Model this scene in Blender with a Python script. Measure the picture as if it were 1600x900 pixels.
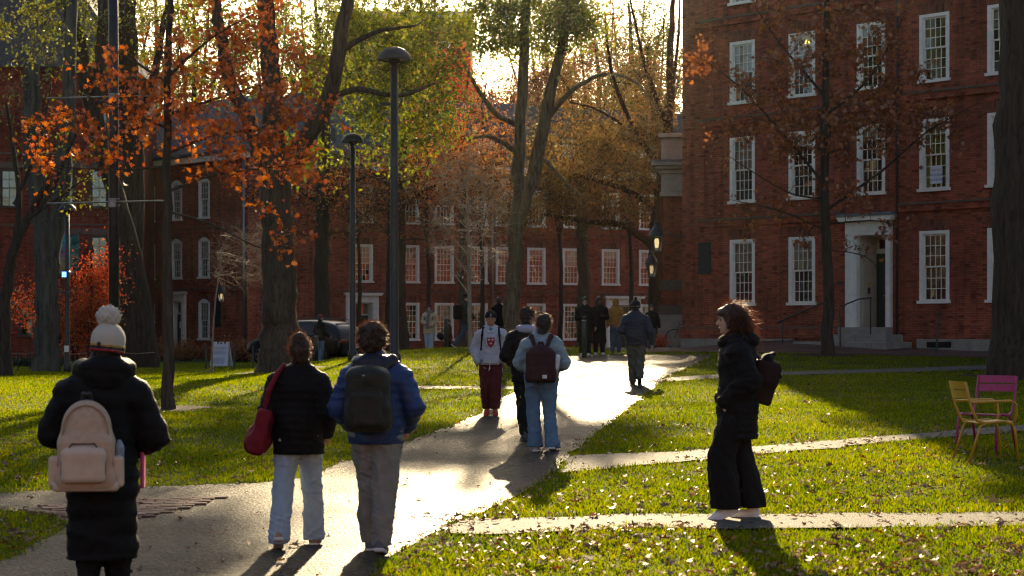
import bpy, math, random, sys
import numpy as np
from mathutils import Vector, Matrix
from mathutils.geometry import delaunay_2d_cdt

for _o in list(bpy.data.objects):
    bpy.data.objects.remove(_o)
scene = bpy.context.scene
COL = scene.collection
R = math.radians

# ------------------------------------------------------------------ camera, sky, sun, exposure
FPX = 3000.0            # focal length in pixels of the 1600 x 900 photograph
CAMZ = 1.7
HOR = 520.0             # image row of the horizon
cam_data = bpy.data.cameras.new('camera')
cam = bpy.data.objects.new('camera', cam_data)
COL.objects.link(cam)
cam.location = (0, 0, CAMZ)
cam.rotation_euler = (R(90), 0, 0)
cam_data.sensor_width = 36.0
cam_data.lens = FPX / 1600.0 * 36.0
cam_data.shift_y = (HOR - 450.0) / 1600.0
cam_data.clip_start = 0.5
cam_data.clip_end = 6000
cam_data.dof.use_dof = True
cam_data.dof.focus_distance = 31.0
cam_data.dof.aperture_fstop = 4.0
scene.camera = cam

SUN_EL, SUN_AZ = R(17.5), R(1.3)       # azimuth measured from +Y towards +X
world = bpy.data.worlds.new('World')
scene.world = world
world.use_nodes = True
_nt = world.node_tree
_nt.nodes.clear()
_out = _nt.nodes.new('ShaderNodeOutputWorld')
_bg = _nt.nodes.new('ShaderNodeBackground')
_sky = _nt.nodes.new('ShaderNodeTexSky')
_sky.sky_type = 'NISHITA'
_sky.sun_disc = False
_sky.sun_elevation = SUN_EL
_sky.sun_rotation = SUN_AZ
_sky.air_density = 1.0
_sky.dust_density = 2.2
_sky.ozone_density = 1.0
_bg.inputs['Strength'].default_value = 0.076
_nt.links.new(_sky.outputs[0], _bg.inputs[0])
_nt.links.new(_bg.outputs[0], _out.inputs[0])

sun_data = bpy.data.lights.new('sun', 'SUN')
sun = bpy.data.objects.new('sun', sun_data)
COL.objects.link(sun)
sun_data.energy = 5.0
sun_data.angle = R(0.55)
sun_data.color = (1.0, 0.77, 0.45)
_sd = Vector((math.sin(SUN_AZ) * math.cos(SUN_EL), math.cos(SUN_AZ) * math.cos(SUN_EL), math.sin(SUN_EL)))
sun.rotation_euler = _sd.to_track_quat('Z', 'Y').to_euler()
sun.location = (0, 60, 60)

vs = scene.view_settings
vs.view_transform = 'Standard'
vs.look = 'None'
vs.exposure = 1.25
vs.gamma = 1.0
vs.use_curve_mapping = False
scene.cycles.use_denoising = True
scene.cycles.filter_width = 1.15
scene.cycles.max_bounces = 8
scene.cycles.diffuse_bounces = 3
scene.cycles.glossy_bounces = 3
scene.cycles.transmission_bounces = 4
scene.cycles.transparent_max_bounces = 12
scene.cycles.sample_clamp_indirect = 4.0
scene.cycles.caustics_reflective = False
scene.cycles.caustics_refractive = False

# ------------------------------------------------------------------ tagging helpers
def tag(o, label=None, cat=None, group=None, kind=None):
    if label: o['label'] = label
    if cat: o['category'] = cat
    if group: o['group'] = group
    if kind: o['kind'] = kind
    return o

def empty(name, loc=(0, 0, 0), rz=0.0):
    o = bpy.data.objects.new(name, None)
    COL.objects.link(o)
    o.location = loc
    o.rotation_euler = (0, 0, rz)
    o.empty_display_size = 0.2
    return o

def link(name, mesh, parent=None, loc=None, rot=None, scale=None):
    o = bpy.data.objects.new(name, mesh)
    COL.objects.link(o)
    if parent is not None: o.parent = parent
    if loc is not None: o.location = loc
    if rot is not None: o.rotation_euler = rot
    if scale is not None: o.scale = scale
    return o

def copy_tree(o, parent=None):
    c = o.copy()
    COL.objects.link(c)
    c.parent = parent
    for ch in list(o.children):
        copy_tree(ch, c)
    return c

def np_mesh(name, verts, faces, mat=None, smooth=False):
    """verts (n,3) array, faces (m,k) int array with k constant"""
    me = bpy.data.meshes.new(name)
    verts = np.asarray(verts, dtype=np.float32)
    faces = np.asarray(faces, dtype=np.int32)
    n, k = faces.shape
    me.vertices.add(len(verts))
    me.vertices.foreach_set('co', verts.ravel())
    me.loops.add(n * k)
    me.loops.foreach_set('vertex_index', faces.ravel())
    me.polygons.add(n)
    me.polygons.foreach_set('loop_start', np.arange(0, n * k, k, dtype=np.int32))
    if smooth:
        me.polygons.foreach_set('use_smooth', np.ones(n, dtype=bool))
    me.update(calc_edges=True)
    if mat is not None: me.materials.append(mat)
    return me

class MB:
    """collects plain shapes into one mesh"""
    def __init__(self):
        self.v = []
        self.f = []
        self.M = Matrix.Identity(4)
    def add(self, vs, fs):
        b = len(self.v)
        self.v += [tuple(self.M @ Vector(p)) for p in vs]
        self.f += [tuple(i + b for i in f) for f in fs]
        return self
    def box(self, x0, x1, y0, y1, z0, z1):
        vs = [(x0,y0,z0),(x1,y0,z0),(x1,y1,z0),(x0,y1,z0),(x0,y0,z1),(x1,y0,z1),(x1,y1,z1),(x0,y1,z1)]
        return self.add(vs, [(3,2,1,0),(4,5,6,7),(0,1,5,4),(1,2,6,5),(2,3,7,6),(3,0,4,7)])
    def bbox(self, x0, x1, y0, y1, z0, z1, b=0.01):
        """box with chamfered vertical and top edges"""
        pr = [(x0+b,y0),(x1-b,y0),(x1,y0+b),(x1,y1-b),(x1-b,y1),(x0+b,y1),(x0,y1-b),(x0,y0+b)]
        cx, cy = (x0+x1)/2, (y0+y1)/2
        ins = [(x + (b if x < cx else -b), y + (b if y < cy else -b)) for x, y in pr]
        vs = [(x,y,z0) for x,y in pr] + [(x,y,z1-b) for x,y in pr] + [(x,y,z1) for x,y in ins]
        fs = [tuple(range(7,-1,-1)), tuple(range(16,24))]
        for i in range(8):
            j = (i+1) % 8
            fs += [(i,j,8+j,8+i), (8+i,8+j,16+j,16+i)]
        return self.add(vs, fs)
    def prism(self, pts, y0, y1):
        """outline in x,z extruded along y"""
        n = len(pts)
        vs = [(x,y0,z) for x,z in pts] + [(x,y1,z) for x,z in pts]
        fs = [tuple(range(n)), tuple(range(2*n-1, n-1, -1))]
        for i in range(n):
            j = (i+1) % n
            fs.append((j, i, n+i, n+j))
        return self.add(vs, fs)
    def zprism(self, pts, z0, z1):
        n = len(pts)
        vs = [(x,y,z0) for x,y in pts] + [(x,y,z1) for x,y in pts]
        fs = [tuple(range(n-1,-1,-1)), tuple(range(n, 2*n))]
        for i in range(n):
            j = (i+1) % n
            fs.append((i, j, n+j, n+i))
        return self.add(vs, fs)
    def tube(self, pts, radii, n=8, caps=True):
        pts = [Vector(p) for p in pts]
        if not hasattr(radii, '__len__'): radii = [radii]*len(pts)
        vs, fs = [], []
        up = None
        for i, p in enumerate(pts):
            t = (pts[min(i+1,len(pts)-1)] - pts[max(i-1,0)])
            if t.length < 1e-9: t = Vector((0,0,1))
            t.normalize()
            if up is None:
                up = Vector((1,0,0)) if abs(t.x) < .9 else Vector((0,1,0))
            s = t.cross(up); s.normalize()
            up = s.cross(t); up.normalize()
            for k in range(n):
                a = 2*math.pi*k/n
                vs.append(p + (s*math.cos(a) + up*math.sin(a))*radii[i])
        for i in range(len(pts)-1):
            for k in range(n):
                k2 = (k+1) % n
                fs.append((i*n+k, (i+1)*n+k, (i+1)*n+k2, i*n+k2))
        if caps:
            fs.append(tuple(range(n)))
            fs.append(tuple(range(len(pts)*n-1, (len(pts)-1)*n-1, -1)))
        return self.add(vs, fs)
    def lathe(self, prof, c=(0,0,0), n=20, capb=True, capt=True):
        vs, fs = [], []
        for r, z in prof:
            for k in range(n):
                a = 2*math.pi*k/n
                vs.append((c[0]+r*math.cos(a), c[1]+r*math.sin(a), c[2]+z))
        for i in range(len(prof)-1):
            for k in range(n):
                k2 = (k+1) % n
                fs.append((i*n+k, i*n+k2, (i+1)*n+k2, (i+1)*n+k))
        if capb: fs.append(tuple(range(n-1,-1,-1)))
        if capt: fs.append(tuple(range((len(prof)-1)*n, len(prof)*n)))
        return self.add(vs, fs)
    def mesh(self, name, mat=None, smooth=False):
        me = bpy.data.meshes.new(name)
        me.from_pydata(self.v, [], self.f)
        if smooth:
            me.polygons.foreach_set('use_smooth', np.ones(len(me.polygons), dtype=bool))
        me.update()
        if mat is not None: me.materials.append(mat)
        return me
    def build(self, name, mat=None, parent=None, smooth=False, loc=None, rot=None):
        return link(name, self.mesh(name, mat, smooth), parent, loc, rot)

# ------------------------------------------------------------------ materials
class NT:
    def __init__(self, name):
        self.m = bpy.data.materials.new(name)
        self.m.use_nodes = True
        self.t = self.m.node_tree
        self.t.nodes.clear()
        self.out = self.t.nodes.new('ShaderNodeOutputMaterial')
    def n(self, typ, **kw):
        nd = self.t.nodes.new(typ)
        for k, v in kw.items():
            if k.startswith('_'): setattr(nd, k[1:], v)
            else:
                key = k.replace('_', ' ')
                if key not in nd.inputs: key = k
                nd.inputs[key].default_value = v
        return nd
    def l(self, a, b): self.t.links.new(a, b)
    def ramp(self, fac, stops, interp='LINEAR'):
        r = self.t.nodes.new('ShaderNodeValToRGB')
        r.color_ramp.interpolation = interp
        els = r.color_ramp.elements
        while len(els) < len(stops): els.new(0.5)
        for e, (p, c) in zip(els, stops):
            e.position = p
            e.color = (c[0], c[1], c[2], 1) if hasattr(c, '__len__') else (c, c, c, 1)
        self.l(fac, r.inputs[0])
        return r.outputs[0]
    def math(self, op, a, b=None):
        m = self.t.nodes.new('ShaderNodeMath'); m.operation = op
        for i, x in enumerate((a, b)):
            if x is None: continue
            if hasattr(x, 'links'): self.l(x, m.inputs[i])
            else: m.inputs[i].default_value = x
        return m.outputs[0]
    def mix(self, fac, a, b, blend='MIX'):
        m = self.t.nodes.new('ShaderNodeMix'); m.data_type = 'RGBA'; m.blend_type = blend
        for i, x in ((0, fac), (6, a), (7, b)):
            if hasattr(x, 'links'): self.l(x, m.inputs[i])
            elif i == 0: m.inputs[i].default_value = x
            else: m.inputs[i].default_value = (x[0], x[1], x[2], 1)
        return m.outputs[2]
    def coord(self, kind='Object'):
        return self.t.nodes.new('ShaderNodeTexCoord').outputs[kind]
    def noise(self, scale, vec=None, detail=4.0, rough=0.55):
        nz = self.t.nodes.new('ShaderNodeTexNoise')
        nz.inputs['Scale'].default_value = scale
        nz.inputs['Detail'].default_value = detail
        nz.inputs['Roughness'].default_value = rough
        self.l(vec if vec is not None else self.coord(), nz.inputs['Vector'])
        return nz.outputs['Fac']
    def bump(self, h, strength=0.3, dist=0.01, normal=None):
        b = self.t.nodes.new('ShaderNodeBump')
        b.inputs['Strength'].default_value = strength
        b.inputs['Distance'].default_value = dist
        self.l(h, b.inputs['Height'])
        if normal is not None: self.l(normal, b.inputs['Normal'])
        return b.outputs['Normal']
    def principled(self, color, rough=0.7, spec=0.5, metal=0.0, normal=None):
        p = self.t.nodes.new('ShaderNodeBsdfPrincipled')
        for key, x in (('Base Color', color), ('Roughness', rough), ('Specular IOR Level', spec), ('Metallic', metal)):
            if hasattr(x, 'links'): self.l(x, p.inputs[key])
            elif key == 'Base Color': p.inputs[key].default_value = (x[0], x[1], x[2], 1)
            else: p.inputs[key].default_value = x
        if normal is not None: self.l(normal, p.inputs['Normal'])
        return p
    def finish(self, sh):
        self.l(sh.outputs[0] if hasattr(sh, 'outputs') else sh, self.out.inputs['Surface'])
        return self.m

_mats = {}
def cached(fn):
    def w(*a):
        k = repr((fn.__name__,) + a)
        if k not in _mats: _mats[k] = fn(*a)
        return _mats[k]
    return w

@cached
def m_plain(name, col, rough=0.6, spec=0.4, var=0.18, scale=9.0, metal=0.0, bump=0.15):
    """painted / solid surface with slight colour wear and fine relief"""
    t = NT(name)
    nz = t.noise(scale)
    c = t.mix(t.ramp(nz, [(0.3, 0.0), (0.7, 1.0)]), [x*(1-var) for x in col], [min(1, x*(1+var)) for x in col])
    fine = t.noise(scale*9)
    return t.finish(t.principled(c, rough, spec, metal, t.bump(fine, bump, 0.004)))

@cached
def m_cloth(name, col, var=0.25, fuzz=0.0, scale=14.0):
    t = NT(name)
    nz = t.noise(scale)
    c = t.mix(t.ramp(nz, [(0.3, 0.0), (0.72, 1.0)]), [x*(1-var) for x in col], [x*(1+var) for x in col])
    wv = t.noise(260.0, detail=2)
    big = t.noise(22.0, detail=3)
    nrm = t.bump(wv, 0.25, 0.003, t.bump(big, 0.35, 0.012))
    p = t.principled(c, 0.85, 0.25, 0, nrm)
    if fuzz:
        p.inputs['Sheen Weight'].default_value = fuzz
        p.inputs['Sheen Roughness'].default_value = 0.4
    return t.finish(p)

@cached
def m_nylon(name, col, rough=0.48, spec=0.3):
    t = NT(name)
    nz = t.noise(18.0)
    c = t.mix(t.ramp(nz, [(0.3, 0.0), (0.7, 1.0)]), [x*0.8 for x in col], [x*1.2 for x in col])
    n2 = t.noise(60.0, detail=3)
    p = t.principled(c, rough, spec, 0, t.bump(n2, 0.4, 0.008))
    p.inputs['Sheen Weight'].default_value = 0.03
    return t.finish(p)

@cached
def m_brick(name, c1, c2, mortar, bw=0.215, rh=0.075, dark=0.5):
    t = NT(name)
    sep = t.n('ShaderNodeSeparateXYZ'); t.l(t.coord(), sep.inputs[0])
    com = t.n('ShaderNodeCombineXYZ')
    t.l(t.math('ADD', sep.outputs[0], sep.outputs[1]), com.inputs[0]); t.l(sep.outputs[2], com.inputs[1])
    br = t.n('ShaderNodeTexBrick', Scale=1.0, Mortar_Size=0.009, Mortar_Smooth=0.25, Bias=0.0, Brick_Width=bw, Row_Height=rh)
    br.inputs['Color1'].default_value = (*c1, 1); br.inputs['Color2'].default_value = (*c2, 1)
    br.inputs['Mortar'].default_value = (*mortar, 1)
    t.l(com.outputs[0], br.inputs['Vector'])
    big = t.noise(0.55, detail=6)
    # headers of darker, over-burnt bricks
    mp = t.n('ShaderNodeMapping'); mp.inputs['Scale'].default_value = (1/bw, 1/rh, 1); t.l(com.outputs[0], mp.inputs[0])
    wn = t.n('ShaderNodeTexVoronoi', Scale=1.0, Randomness=0.35); t.l(mp.outputs[0], wn.inputs['Vector'])
    sepc = t.n('ShaderNodeSeparateColor'); t.l(wn.outputs['Color'], sepc.inputs[0])
    dk = t.ramp(sepc.outputs[0], [(0.0, 1.2), (0.45, 1.0), (0.85, 0.85), (0.98, 0.5)])
    st = t.ramp(big, [(0.25, dark), (0.55, 1.0), (0.8, 1.2)])
    c = t.mix(1.0, br.outputs['Color'], dk, 'MULTIPLY')
    c = t.mix(1.0, c, st, 'MULTIPLY')
    sm = t.n('ShaderNodeMapping'); sm.inputs['Scale'].default_value = (2.6, 0.22, 1); t.l(com.outputs[0], sm.inputs[0])
    sk = t.noise(1.0, sm.outputs[0], 5, .65)
    c = t.mix(1.0, c, t.ramp(sk, [(.34, (.58, .60, .64)), (.5, (1, 1, 1)), (.68, (1.12, 1.1, 1.08))]), 'MULTIPLY')
    pt = t.noise(1.7, com.outputs[0], 6, .7)
    c = t.mix(t.ramp(pt, [(.62, 0.0), (.78, .35)]), c, (.30, .21, .17))
    fine = t.noise(90.0, detail=3)
    inv = t.math('SUBTRACT', 1.0, br.outputs['Fac'])
    nrm = t.bump(inv, 0.9, 0.012, t.bump(fine, 0.3, 0.006))
    return t.finish(t.principled(c, 0.88, 0.25, 0, nrm))

@cached
def m_stone(name, col, scale=3.0):
    t = NT(name)
    a = t.noise(scale, detail=8, rough=0.7); b = t.noise(scale*22, detail=4)
    c = t.mix(t.ramp(a, [(0.3, 0.0), (0.7, 1.0)]), [x*0.62 for x in col], [x*1.15 for x in col])
    c = t.mix(t.ramp(b, [(0.42, 0.0), (0.6, 0.55)]), c, [x*0.7 for x in col])
    return t.finish(t.principled(c, 0.9, 0.25, 0, t.bump(b, 0.5, 0.01, t.bump(a, 0.4, 0.03))))

@cached
def m_bark(name, col, scale=1.0):
    t = NT(name)
    mp = t.n('ShaderNodeMapping'); mp.inputs['Scale'].default_value = (9*scale, 9*scale, 1.3*scale); t.l(t.coord(), mp.inputs[0])
    a = t.n('ShaderNodeTexNoise', Scale=1.6, Detail=7.0, Roughness=0.65, Distortion=0.4); t.l(mp.outputs[0], a.inputs['Vector'])
    big = t.noise(0.8, detail=4)
    c = t.mix(t.ramp(a.outputs['Fac'], [(0.35, 0.0), (0.62, 1.0)]), [x*0.4 for x in col], [x*1.2 for x in col])
    c = t.mix(t.ramp(big, [(0.45, 0.0), (0.7, 0.5)]), c, [col[0]*0.9, col[1]*1.05, col[2]*0.8])
    return t.finish(t.principled(c, 0.92, 0.2, 0, t.bump(a.outputs['Fac'], 0.9, 0.05)))

@cached
def m_leaf(name, stops, trans=0.5, gloss=0.06, patch=0):
    """thin leaf: per-leaf colour, part of the light passes through"""
    t = NT(name)
    g = t.n('ShaderNodeNewGeometry')
    k = len(stops)
    c = t.ramp(g.outputs['Random Per Island'], [((i + 0.5)/k, s) for i, s in enumerate(stops)])
    if patch:
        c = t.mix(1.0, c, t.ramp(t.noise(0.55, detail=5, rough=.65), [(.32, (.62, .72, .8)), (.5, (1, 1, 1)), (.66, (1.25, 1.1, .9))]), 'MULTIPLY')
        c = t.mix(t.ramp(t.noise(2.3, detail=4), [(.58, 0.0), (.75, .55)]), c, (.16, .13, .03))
    d = t.n('ShaderNodeBsdfDiffuse'); t.l(c, d.inputs[0])
    tr = t.n('ShaderNodeBsdfTranslucent')
    hs = t.n('ShaderNodeHueSaturation', Saturation=1.1, Value=1.25); t.l(c, hs.inputs['Color']); t.l(hs.outputs[0], tr.inputs[0])
    mx = t.n('ShaderNodeMixShader'); mx.inputs[0].default_value = trans
    t.l(d.outputs[0], mx.inputs[1]); t.l(tr.outputs[0], mx.inputs[2])
    gl = t.n('ShaderNodeBsdfGlossy', Roughness=0.35)
    m2 = t.n('ShaderNodeMixShader'); m2.inputs[0].default_value = gloss
    t.l(mx.outputs[0], m2.inputs[1]); t.l(gl.outputs[0], m2.inputs[2])
    return t.finish(m2)

@cached
def m_glass(name, refl=0.12, tint=(0.75, 0.8, 0.78), wave=0.02):
    t = NT(name)
    lw = t.n('ShaderNodeFresnel', IOR=1.5)
    fac = t.math('ADD', lw.outputs[0], refl)
    tr = t.n('ShaderNodeBsdfTransparent'); tr.inputs[0].default_value = (*tint, 1)
    nz = t.noise(2.2, detail=1)
    gl = t.n('ShaderNodeBsdfGlossy', Roughness=0.015); gl.inputs[0].default_value = (1, 1, 1, 1)
    t.l(t.bump(nz, wave, 0.3), gl.inputs['Normal'])
    mx = t.n('ShaderNodeMixShader'); t.l(fac, mx.inputs[0]); t.l(tr.outputs[0], mx.inputs[1]); t.l(gl.outputs[0], mx.inputs[2])
    return t.finish(mx)

@cached
def m_emit(name, col, strength):
    t = NT(name)
    e = t.n('ShaderNodeEmission', Strength=strength); e.inputs[0].default_value = (*col, 1)
    return t.finish(e)

@cached
def m_hair(name, col):
    t = NT(name)
    g = t.n('ShaderNodeNewGeometry')
    c = t.ramp(g.outputs['Random Per Island'], [(0.0, [x*0.6 for x in col]), (1.0, [x*1.5 for x in col])])
    d = t.principled(c, 0.42, 0.6)
    tr = t.n('ShaderNodeBsdfTranslucent'); tr.inputs[0].default_value = (min(.9, col[0]*6+.36), min(.7, col[1]*5+.18), min(.4, col[2]*3+.04), 1)
    mx = t.n('ShaderNodeMixShader'); mx.inputs[0].default_value = 0.5
    t.l(d.outputs[0], mx.inputs[1]); t.l(tr.outputs[0], mx.inputs[2])
    return t.finish(mx)

@cached
def m_hairmass(name, col):
    t = NT(name)
    mp = t.n('ShaderNodeMapping'); mp.inputs['Scale'].default_value = (60, 60, 14); t.l(t.coord(), mp.inputs[0])
    a = t.n('ShaderNodeTexNoise', Scale=1.0, Detail=4.0); t.l(mp.outputs[0], a.inputs['Vector'])
    c = t.mix(a.outputs['Fac'], [x*0.5 for x in col], [x*1.6 for x in col])
    return t.finish(t.principled(c, 0.5, 0.4, 0, t.bump(a.outputs['Fac'], 0.8, 0.01)))

@cached
def m_skin(name, col):
    t = NT(name)
    nz = t.noise(25.0)
    c = t.mix(nz, [col[0]*.88, col[1]*.84, col[2]*.82], [col[0]*1.08, col[1]*1.05, col[2]*1.05])
    p = t.principled(c, 0.55, 0.4)
    p.inputs['Subsurface Weight'].default_value = 0.12
    p.inputs['Subsurface Radius'].default_value = (0.02, 0.008, 0.004)
    return t.finish(p)

WHITE = m_plain('painted_wood_white', (0.74, 0.71, 0.64), 0.55, 0.4, 0.1, 5.0)
BLACKM = m_plain('black_iron', (0.02, 0.021, 0.022), 0.42, 0.5, 0.2, 12.0)
DARKGREEN = m_plain('dark_green_paint', (0.018, 0.035, 0.026), 0.42, 0.5, 0.2, 8.0)
GREYM = m_plain('weathered_grey_metal', (0.038, 0.036, 0.034), 0.5, 0.5, 0.25, 10.0, 0.3)
GALV = m_plain('galvanised_steel', (0.22, 0.23, 0.235), 0.45, 0.5, 0.2, 14.0, 0.7)

# ------------------------------------------------------------------ the lie of the land
def sstep(a, b, x):
    t = np.clip((x - a) / (b - a), 0, 1)
    return t*t*(3 - 2*t)

def zg(x, y):
    x = np.asarray(x, dtype=float); y = np.asarray(y, dtype=float)
    A = 0.0262 * (np.clip(y, 8, 62) - 15)
    A = A - 0.72 * sstep(58, 96, y)
    A = A + 0.13 * sstep(-0.6, 1.2, x) * (1 - sstep(24, 46, y)) * sstep(4, 12, y)
    A = A + 0.70 * sstep(5.0, 11.0, x) * sstep(58, 70, y) * (1 - sstep(80, 96, y))
    L = 0.02 * (np.clip(y, 8, 40) - 15) - 0.10 * sstep(45, 75, y)
    w = sstep(-10.0, -1.6, x)
    # lateral blend only matters farther out
    w = 1 - (1 - w) * sstep(18, 52, y)
    z = L + (A - L) * w
    z = z + 0.02*np.sin(x*0.55 + 1.3)*np.sin(y*0.41) * sstep(16, 24, y)
    return z

def zf(x, y): return float(zg(x, y))

def G(px, py):
    """ground point that the photograph shows at pixel px, py"""
    t = (px - 800.0) / FPX; q = (py - HOR) / FPX
    ys = np.arange(7.0, 130.0, 0.02)
    h = CAMZ - q*ys - zg(t*ys, ys)
    i = np.nonzero(h <= 0)[0]
    y = ys[i[0]] if len(i) else 75.0
    return Vector((t*y, y, zf(t*y, y)))

def P(px, py, y):
    """point at depth y seen at pixel"""
    return Vector(((px - 800.0)/FPX*y, y, CAMZ + (HOR - py)/FPX*y))
# ================================================================== ground, paths, lawn
rng = np.random.default_rng(11)
random.seed(5)

def m_soil():
    t = NT('lawn_soil')
    a = t.noise(0.9, detail=6); b = t.noise(14, detail=5)
    c = t.mix(t.ramp(a, [(0.35, 0.0), (0.65, 1.0)]), (0.030, 0.050, 0.012), (0.055, 0.075, 0.016))
    c = t.mix(t.ramp(b, [(0.45, 0.0), (0.7, 0.8)]), c, (0.045, 0.034, 0.018))
    return t.finish(t.principled(c, 0.95, 0.1, 0, t.bump(b, 0.7, 0.04)))

def m_asphalt():
    t = NT('worn_asphalt')
    a = t.noise(0.7, detail=6, rough=0.6)
    v = t.n('ShaderNodeTexVoronoi', Scale=34.0); t.l(t.coord(), v.inputs['Vector'])
    b = t.noise(30, detail=6, rough=.7)
    c = t.mix(t.ramp(a, [(0.3, 0.0), (0.7, 1.0)]), (0.016, 0.0145, 0.013), (0.034, 0.030, 0.026))
    sp = t.n('ShaderNodeSeparateColor'); t.l(v.outputs['Color'], sp.inputs[0])
    c = t.mix(t.ramp(sp.outputs[0], [(0.55, 0.0), (1.0, 0.7)]), c, (0.11, 0.10, 0.085))
    md = t.noise(6.5, detail=6, rough=.75)
    c = t.mix(1.0, c, t.ramp(md, [(.35, .55), (.65, 1.35)]), 'MULTIPLY')
    # hairline cracks
    cr = t.n('ShaderNodeTexVoronoi', Scale=0.42, _feature='DISTANCE_TO_EDGE')
    wob = t.n('ShaderNodeTexNoise', Scale=2.5, Detail=5.0); t.l(t.coord(), wob.inputs['Vector'])
    mx = t.mix(0.22, t.coord(), wob.outputs['Color']); t.l(mx, cr.inputs['Vector'])
    ck = t.ramp(cr.outputs['Distance'], [(0.0, 1.0), (0.011, 0.0)])
    c = t.mix(ck, c, (0.015, 0.014, 0.012))
    h = t.math('ADD', t.math('MULTIPLY', v.outputs['Distance'], 0.7), b)
    rg = t.ramp(a, [(0.3, 0.44), (0.7, 0.58)])
    p = t.principled(c, rg, 0.065, 0, t.bump(h, 1.0, 0.045, t.bump(a, 0.3, 0.06)))
    return t.finish(p)

def m_concrete():
    t = NT('path_concrete')
    a = t.noise(1.1, detail=6); b = t.noise(60, detail=4)
    c = t.mix(t.ramp(a, [(0.3, 0.0), (0.7, 1.0)]), (0.085, 0.078, 0.066), (0.13, 0.12, 0.10))
    c = t.mix(t.ramp(b, [(0.45, 0.0), (0.7, 0.5)]), c, (0.09, 0.08, 0.07))
    return t.finish(t.principled(c, 0.75, 0.14, 0, t.bump(b, 0.7, 0.02)))

SOIL, ASPHALT, CONC = m_soil(), m_asphalt(), m_concrete()

# one sheet of ground out to the horizon
gx = np.unique(np.concatenate([np.arange(-34, 34.01, 0.5), np.sign(np.arange(-16, 17))*34*1.29**np.abs(np.arange(-16, 17))]))
gy = np.unique(np.concatenate([np.arange(6, 112.01, 0.5), 112 + 2*(1.35**np.arange(1, 22)), 6 - 2*(1.4**np.arange(0, 19))]))
XX, YY = np.meshgrid(gx, gy)
ZZ = zg(np.clip(XX, -60, 60), np.clip(YY, 6, 160))
nx_, ny_ = len(gx), len(gy)
idx = np.arange(nx_*ny_).reshape(ny_, nx_)
fq = np.stack([idx[:-1, :-1], idx[:-1, 1:], idx[1:, 1:], idx[1:, :-1]], -1).reshape(-1, 4)
ground = link('ground', np_mesh('ground', np.stack([XX, YY, ZZ], -1).reshape(-1, 3), fq, SOIL, True))
tag(ground, 'wide lawn ground under grass rising gently to the halls', kind='structure')

POLYS = []       # everything the grass keeps clear of (arrays of x, y)

def inside(poly, x, y):
    c = np.zeros(len(x), bool)
    j = len(poly) - 1
    for i in range(len(poly)):
        xi, yi = poly[i]; xj, yj = poly[j]
        if yi != yj:
            m = ((yi > y) != (yj > y)) & (x < (xj - xi)*(y - yi)/(yj - yi) + xi)
            c ^= m
        j = i
    return c

def densify(pts, step=0.35):
    out = []
    n = len(pts)
    for i in range(n):
        a, b = np.array(pts[i]), np.array(pts[(i+1) % n])
        k = max(1, int(np.linalg.norm(b - a)/step))
        for s in range(k): out.append(a + (b - a)*s/k)
    return np.array(out)

def drape(name, pts, mat, lift, label, wob=0.03, step=0.45, avoid=True, kind='structure', cat=None):
    pl = densify(pts, 0.35)
    r = np.random.default_rng(len(pl))
    pl = pl + r.normal(0, wob, pl.shape)
    x0, y0 = pl.min(0); x1, y1 = pl.max(0)
    gx, gy = np.meshgrid(np.arange(x0, x1, step), np.arange(y0, y1, step))
    gx, gy = gx.ravel(), gy.ravel()
    ok = inside(pl, gx, gy)
    vs = [Vector(p) for p in pl] + [Vector((a, b)) for a, b in zip(gx[ok], gy[ok])]
    res = delaunay_2d_cdt(vs, [], [list(range(len(pl)))], 1, 1e-5)
    v2 = np.array([(v.x, v.y) for v in res[0]])
    fs = np.array([f for f in res[2] if len(f) == 3])
    z = zg(v2[:, 0], v2[:, 1]) + lift
    a = v2[fs]
    cr = (a[:,1,0]-a[:,0,0])*(a[:,2,1]-a[:,0,1]) - (a[:,1,1]-a[:,0,1])*(a[:,2,0]-a[:,0,0])
    fs[cr < 0] = fs[cr < 0][:, ::-1]
    o = link(name, np_mesh(name, np.column_stack([v2, z]), fs, mat, True))
    tag(o, label, cat, kind=kind)
    if avoid: POLYS.append(pl)
    return o

def gp(*px): return [tuple(G(a, b)[:2]) for a, b in px]

# main walk, from the crest in front of the far hall to the lower left corner
main_pts = gp((880, 557), (985, 555), (1112, 556), (1040, 590), (985, 637), (935, 676), (895, 708), (868, 738), (800, 781),
              (728, 811), (672, 838), (628, 862), (585, 890))
main_pts += [(-0.9, 12.6), (-1.4, 10.5), (-1.6, 8.0), (-9.0, 8.0)]
main_pts += gp((-60, 905), (20, 870), (92, 838), (105, 818), (60, 803), (-40, 796), (-40, 775), (60, 769), (230, 762), (400, 757), (478, 748),
               (540, 724), (640, 690), (742, 652), (800, 615), (850, 585))
drape('path', main_pts, ASPHALT, 0.014, 'broad worn asphalt walk leading up between the lawns')
drape('path', gp((726, 813), (900, 812), (1150, 808), (1400, 805), (1700, 801), (1700, 823), (1400, 827), (1150, 830), (900, 833), (690, 837)), CONC, 0.020,
      'pale narrow walk under the striding woman, nearest of the cross paths')
drape('path', gp((893, 713), (960, 712), (1050, 708), (1200, 698), (1400, 682), (1700, 659), (1700, 669), (1400, 692), (1200, 711), (1050, 726), (950, 736), (872, 741)), CONC, 0.020,
      'middle narrow walk crossing the right lawn behind the chairs')
drape('path', gp((1040, 591), (1210, 582), (1400, 577), (1700, 567), (1700, 573), (1400, 583), (1210, 588), (1030, 598)), CONC, 0.020,
      'farthest narrow walk across the right lawn below the brick hall')
drape('path', gp((500, 604), (640, 604), (800, 605), (815, 609), (640, 609), (500, 608)), CONC, 0.020,
      'thin pale walk across the left lawn behind the couple')
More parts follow.
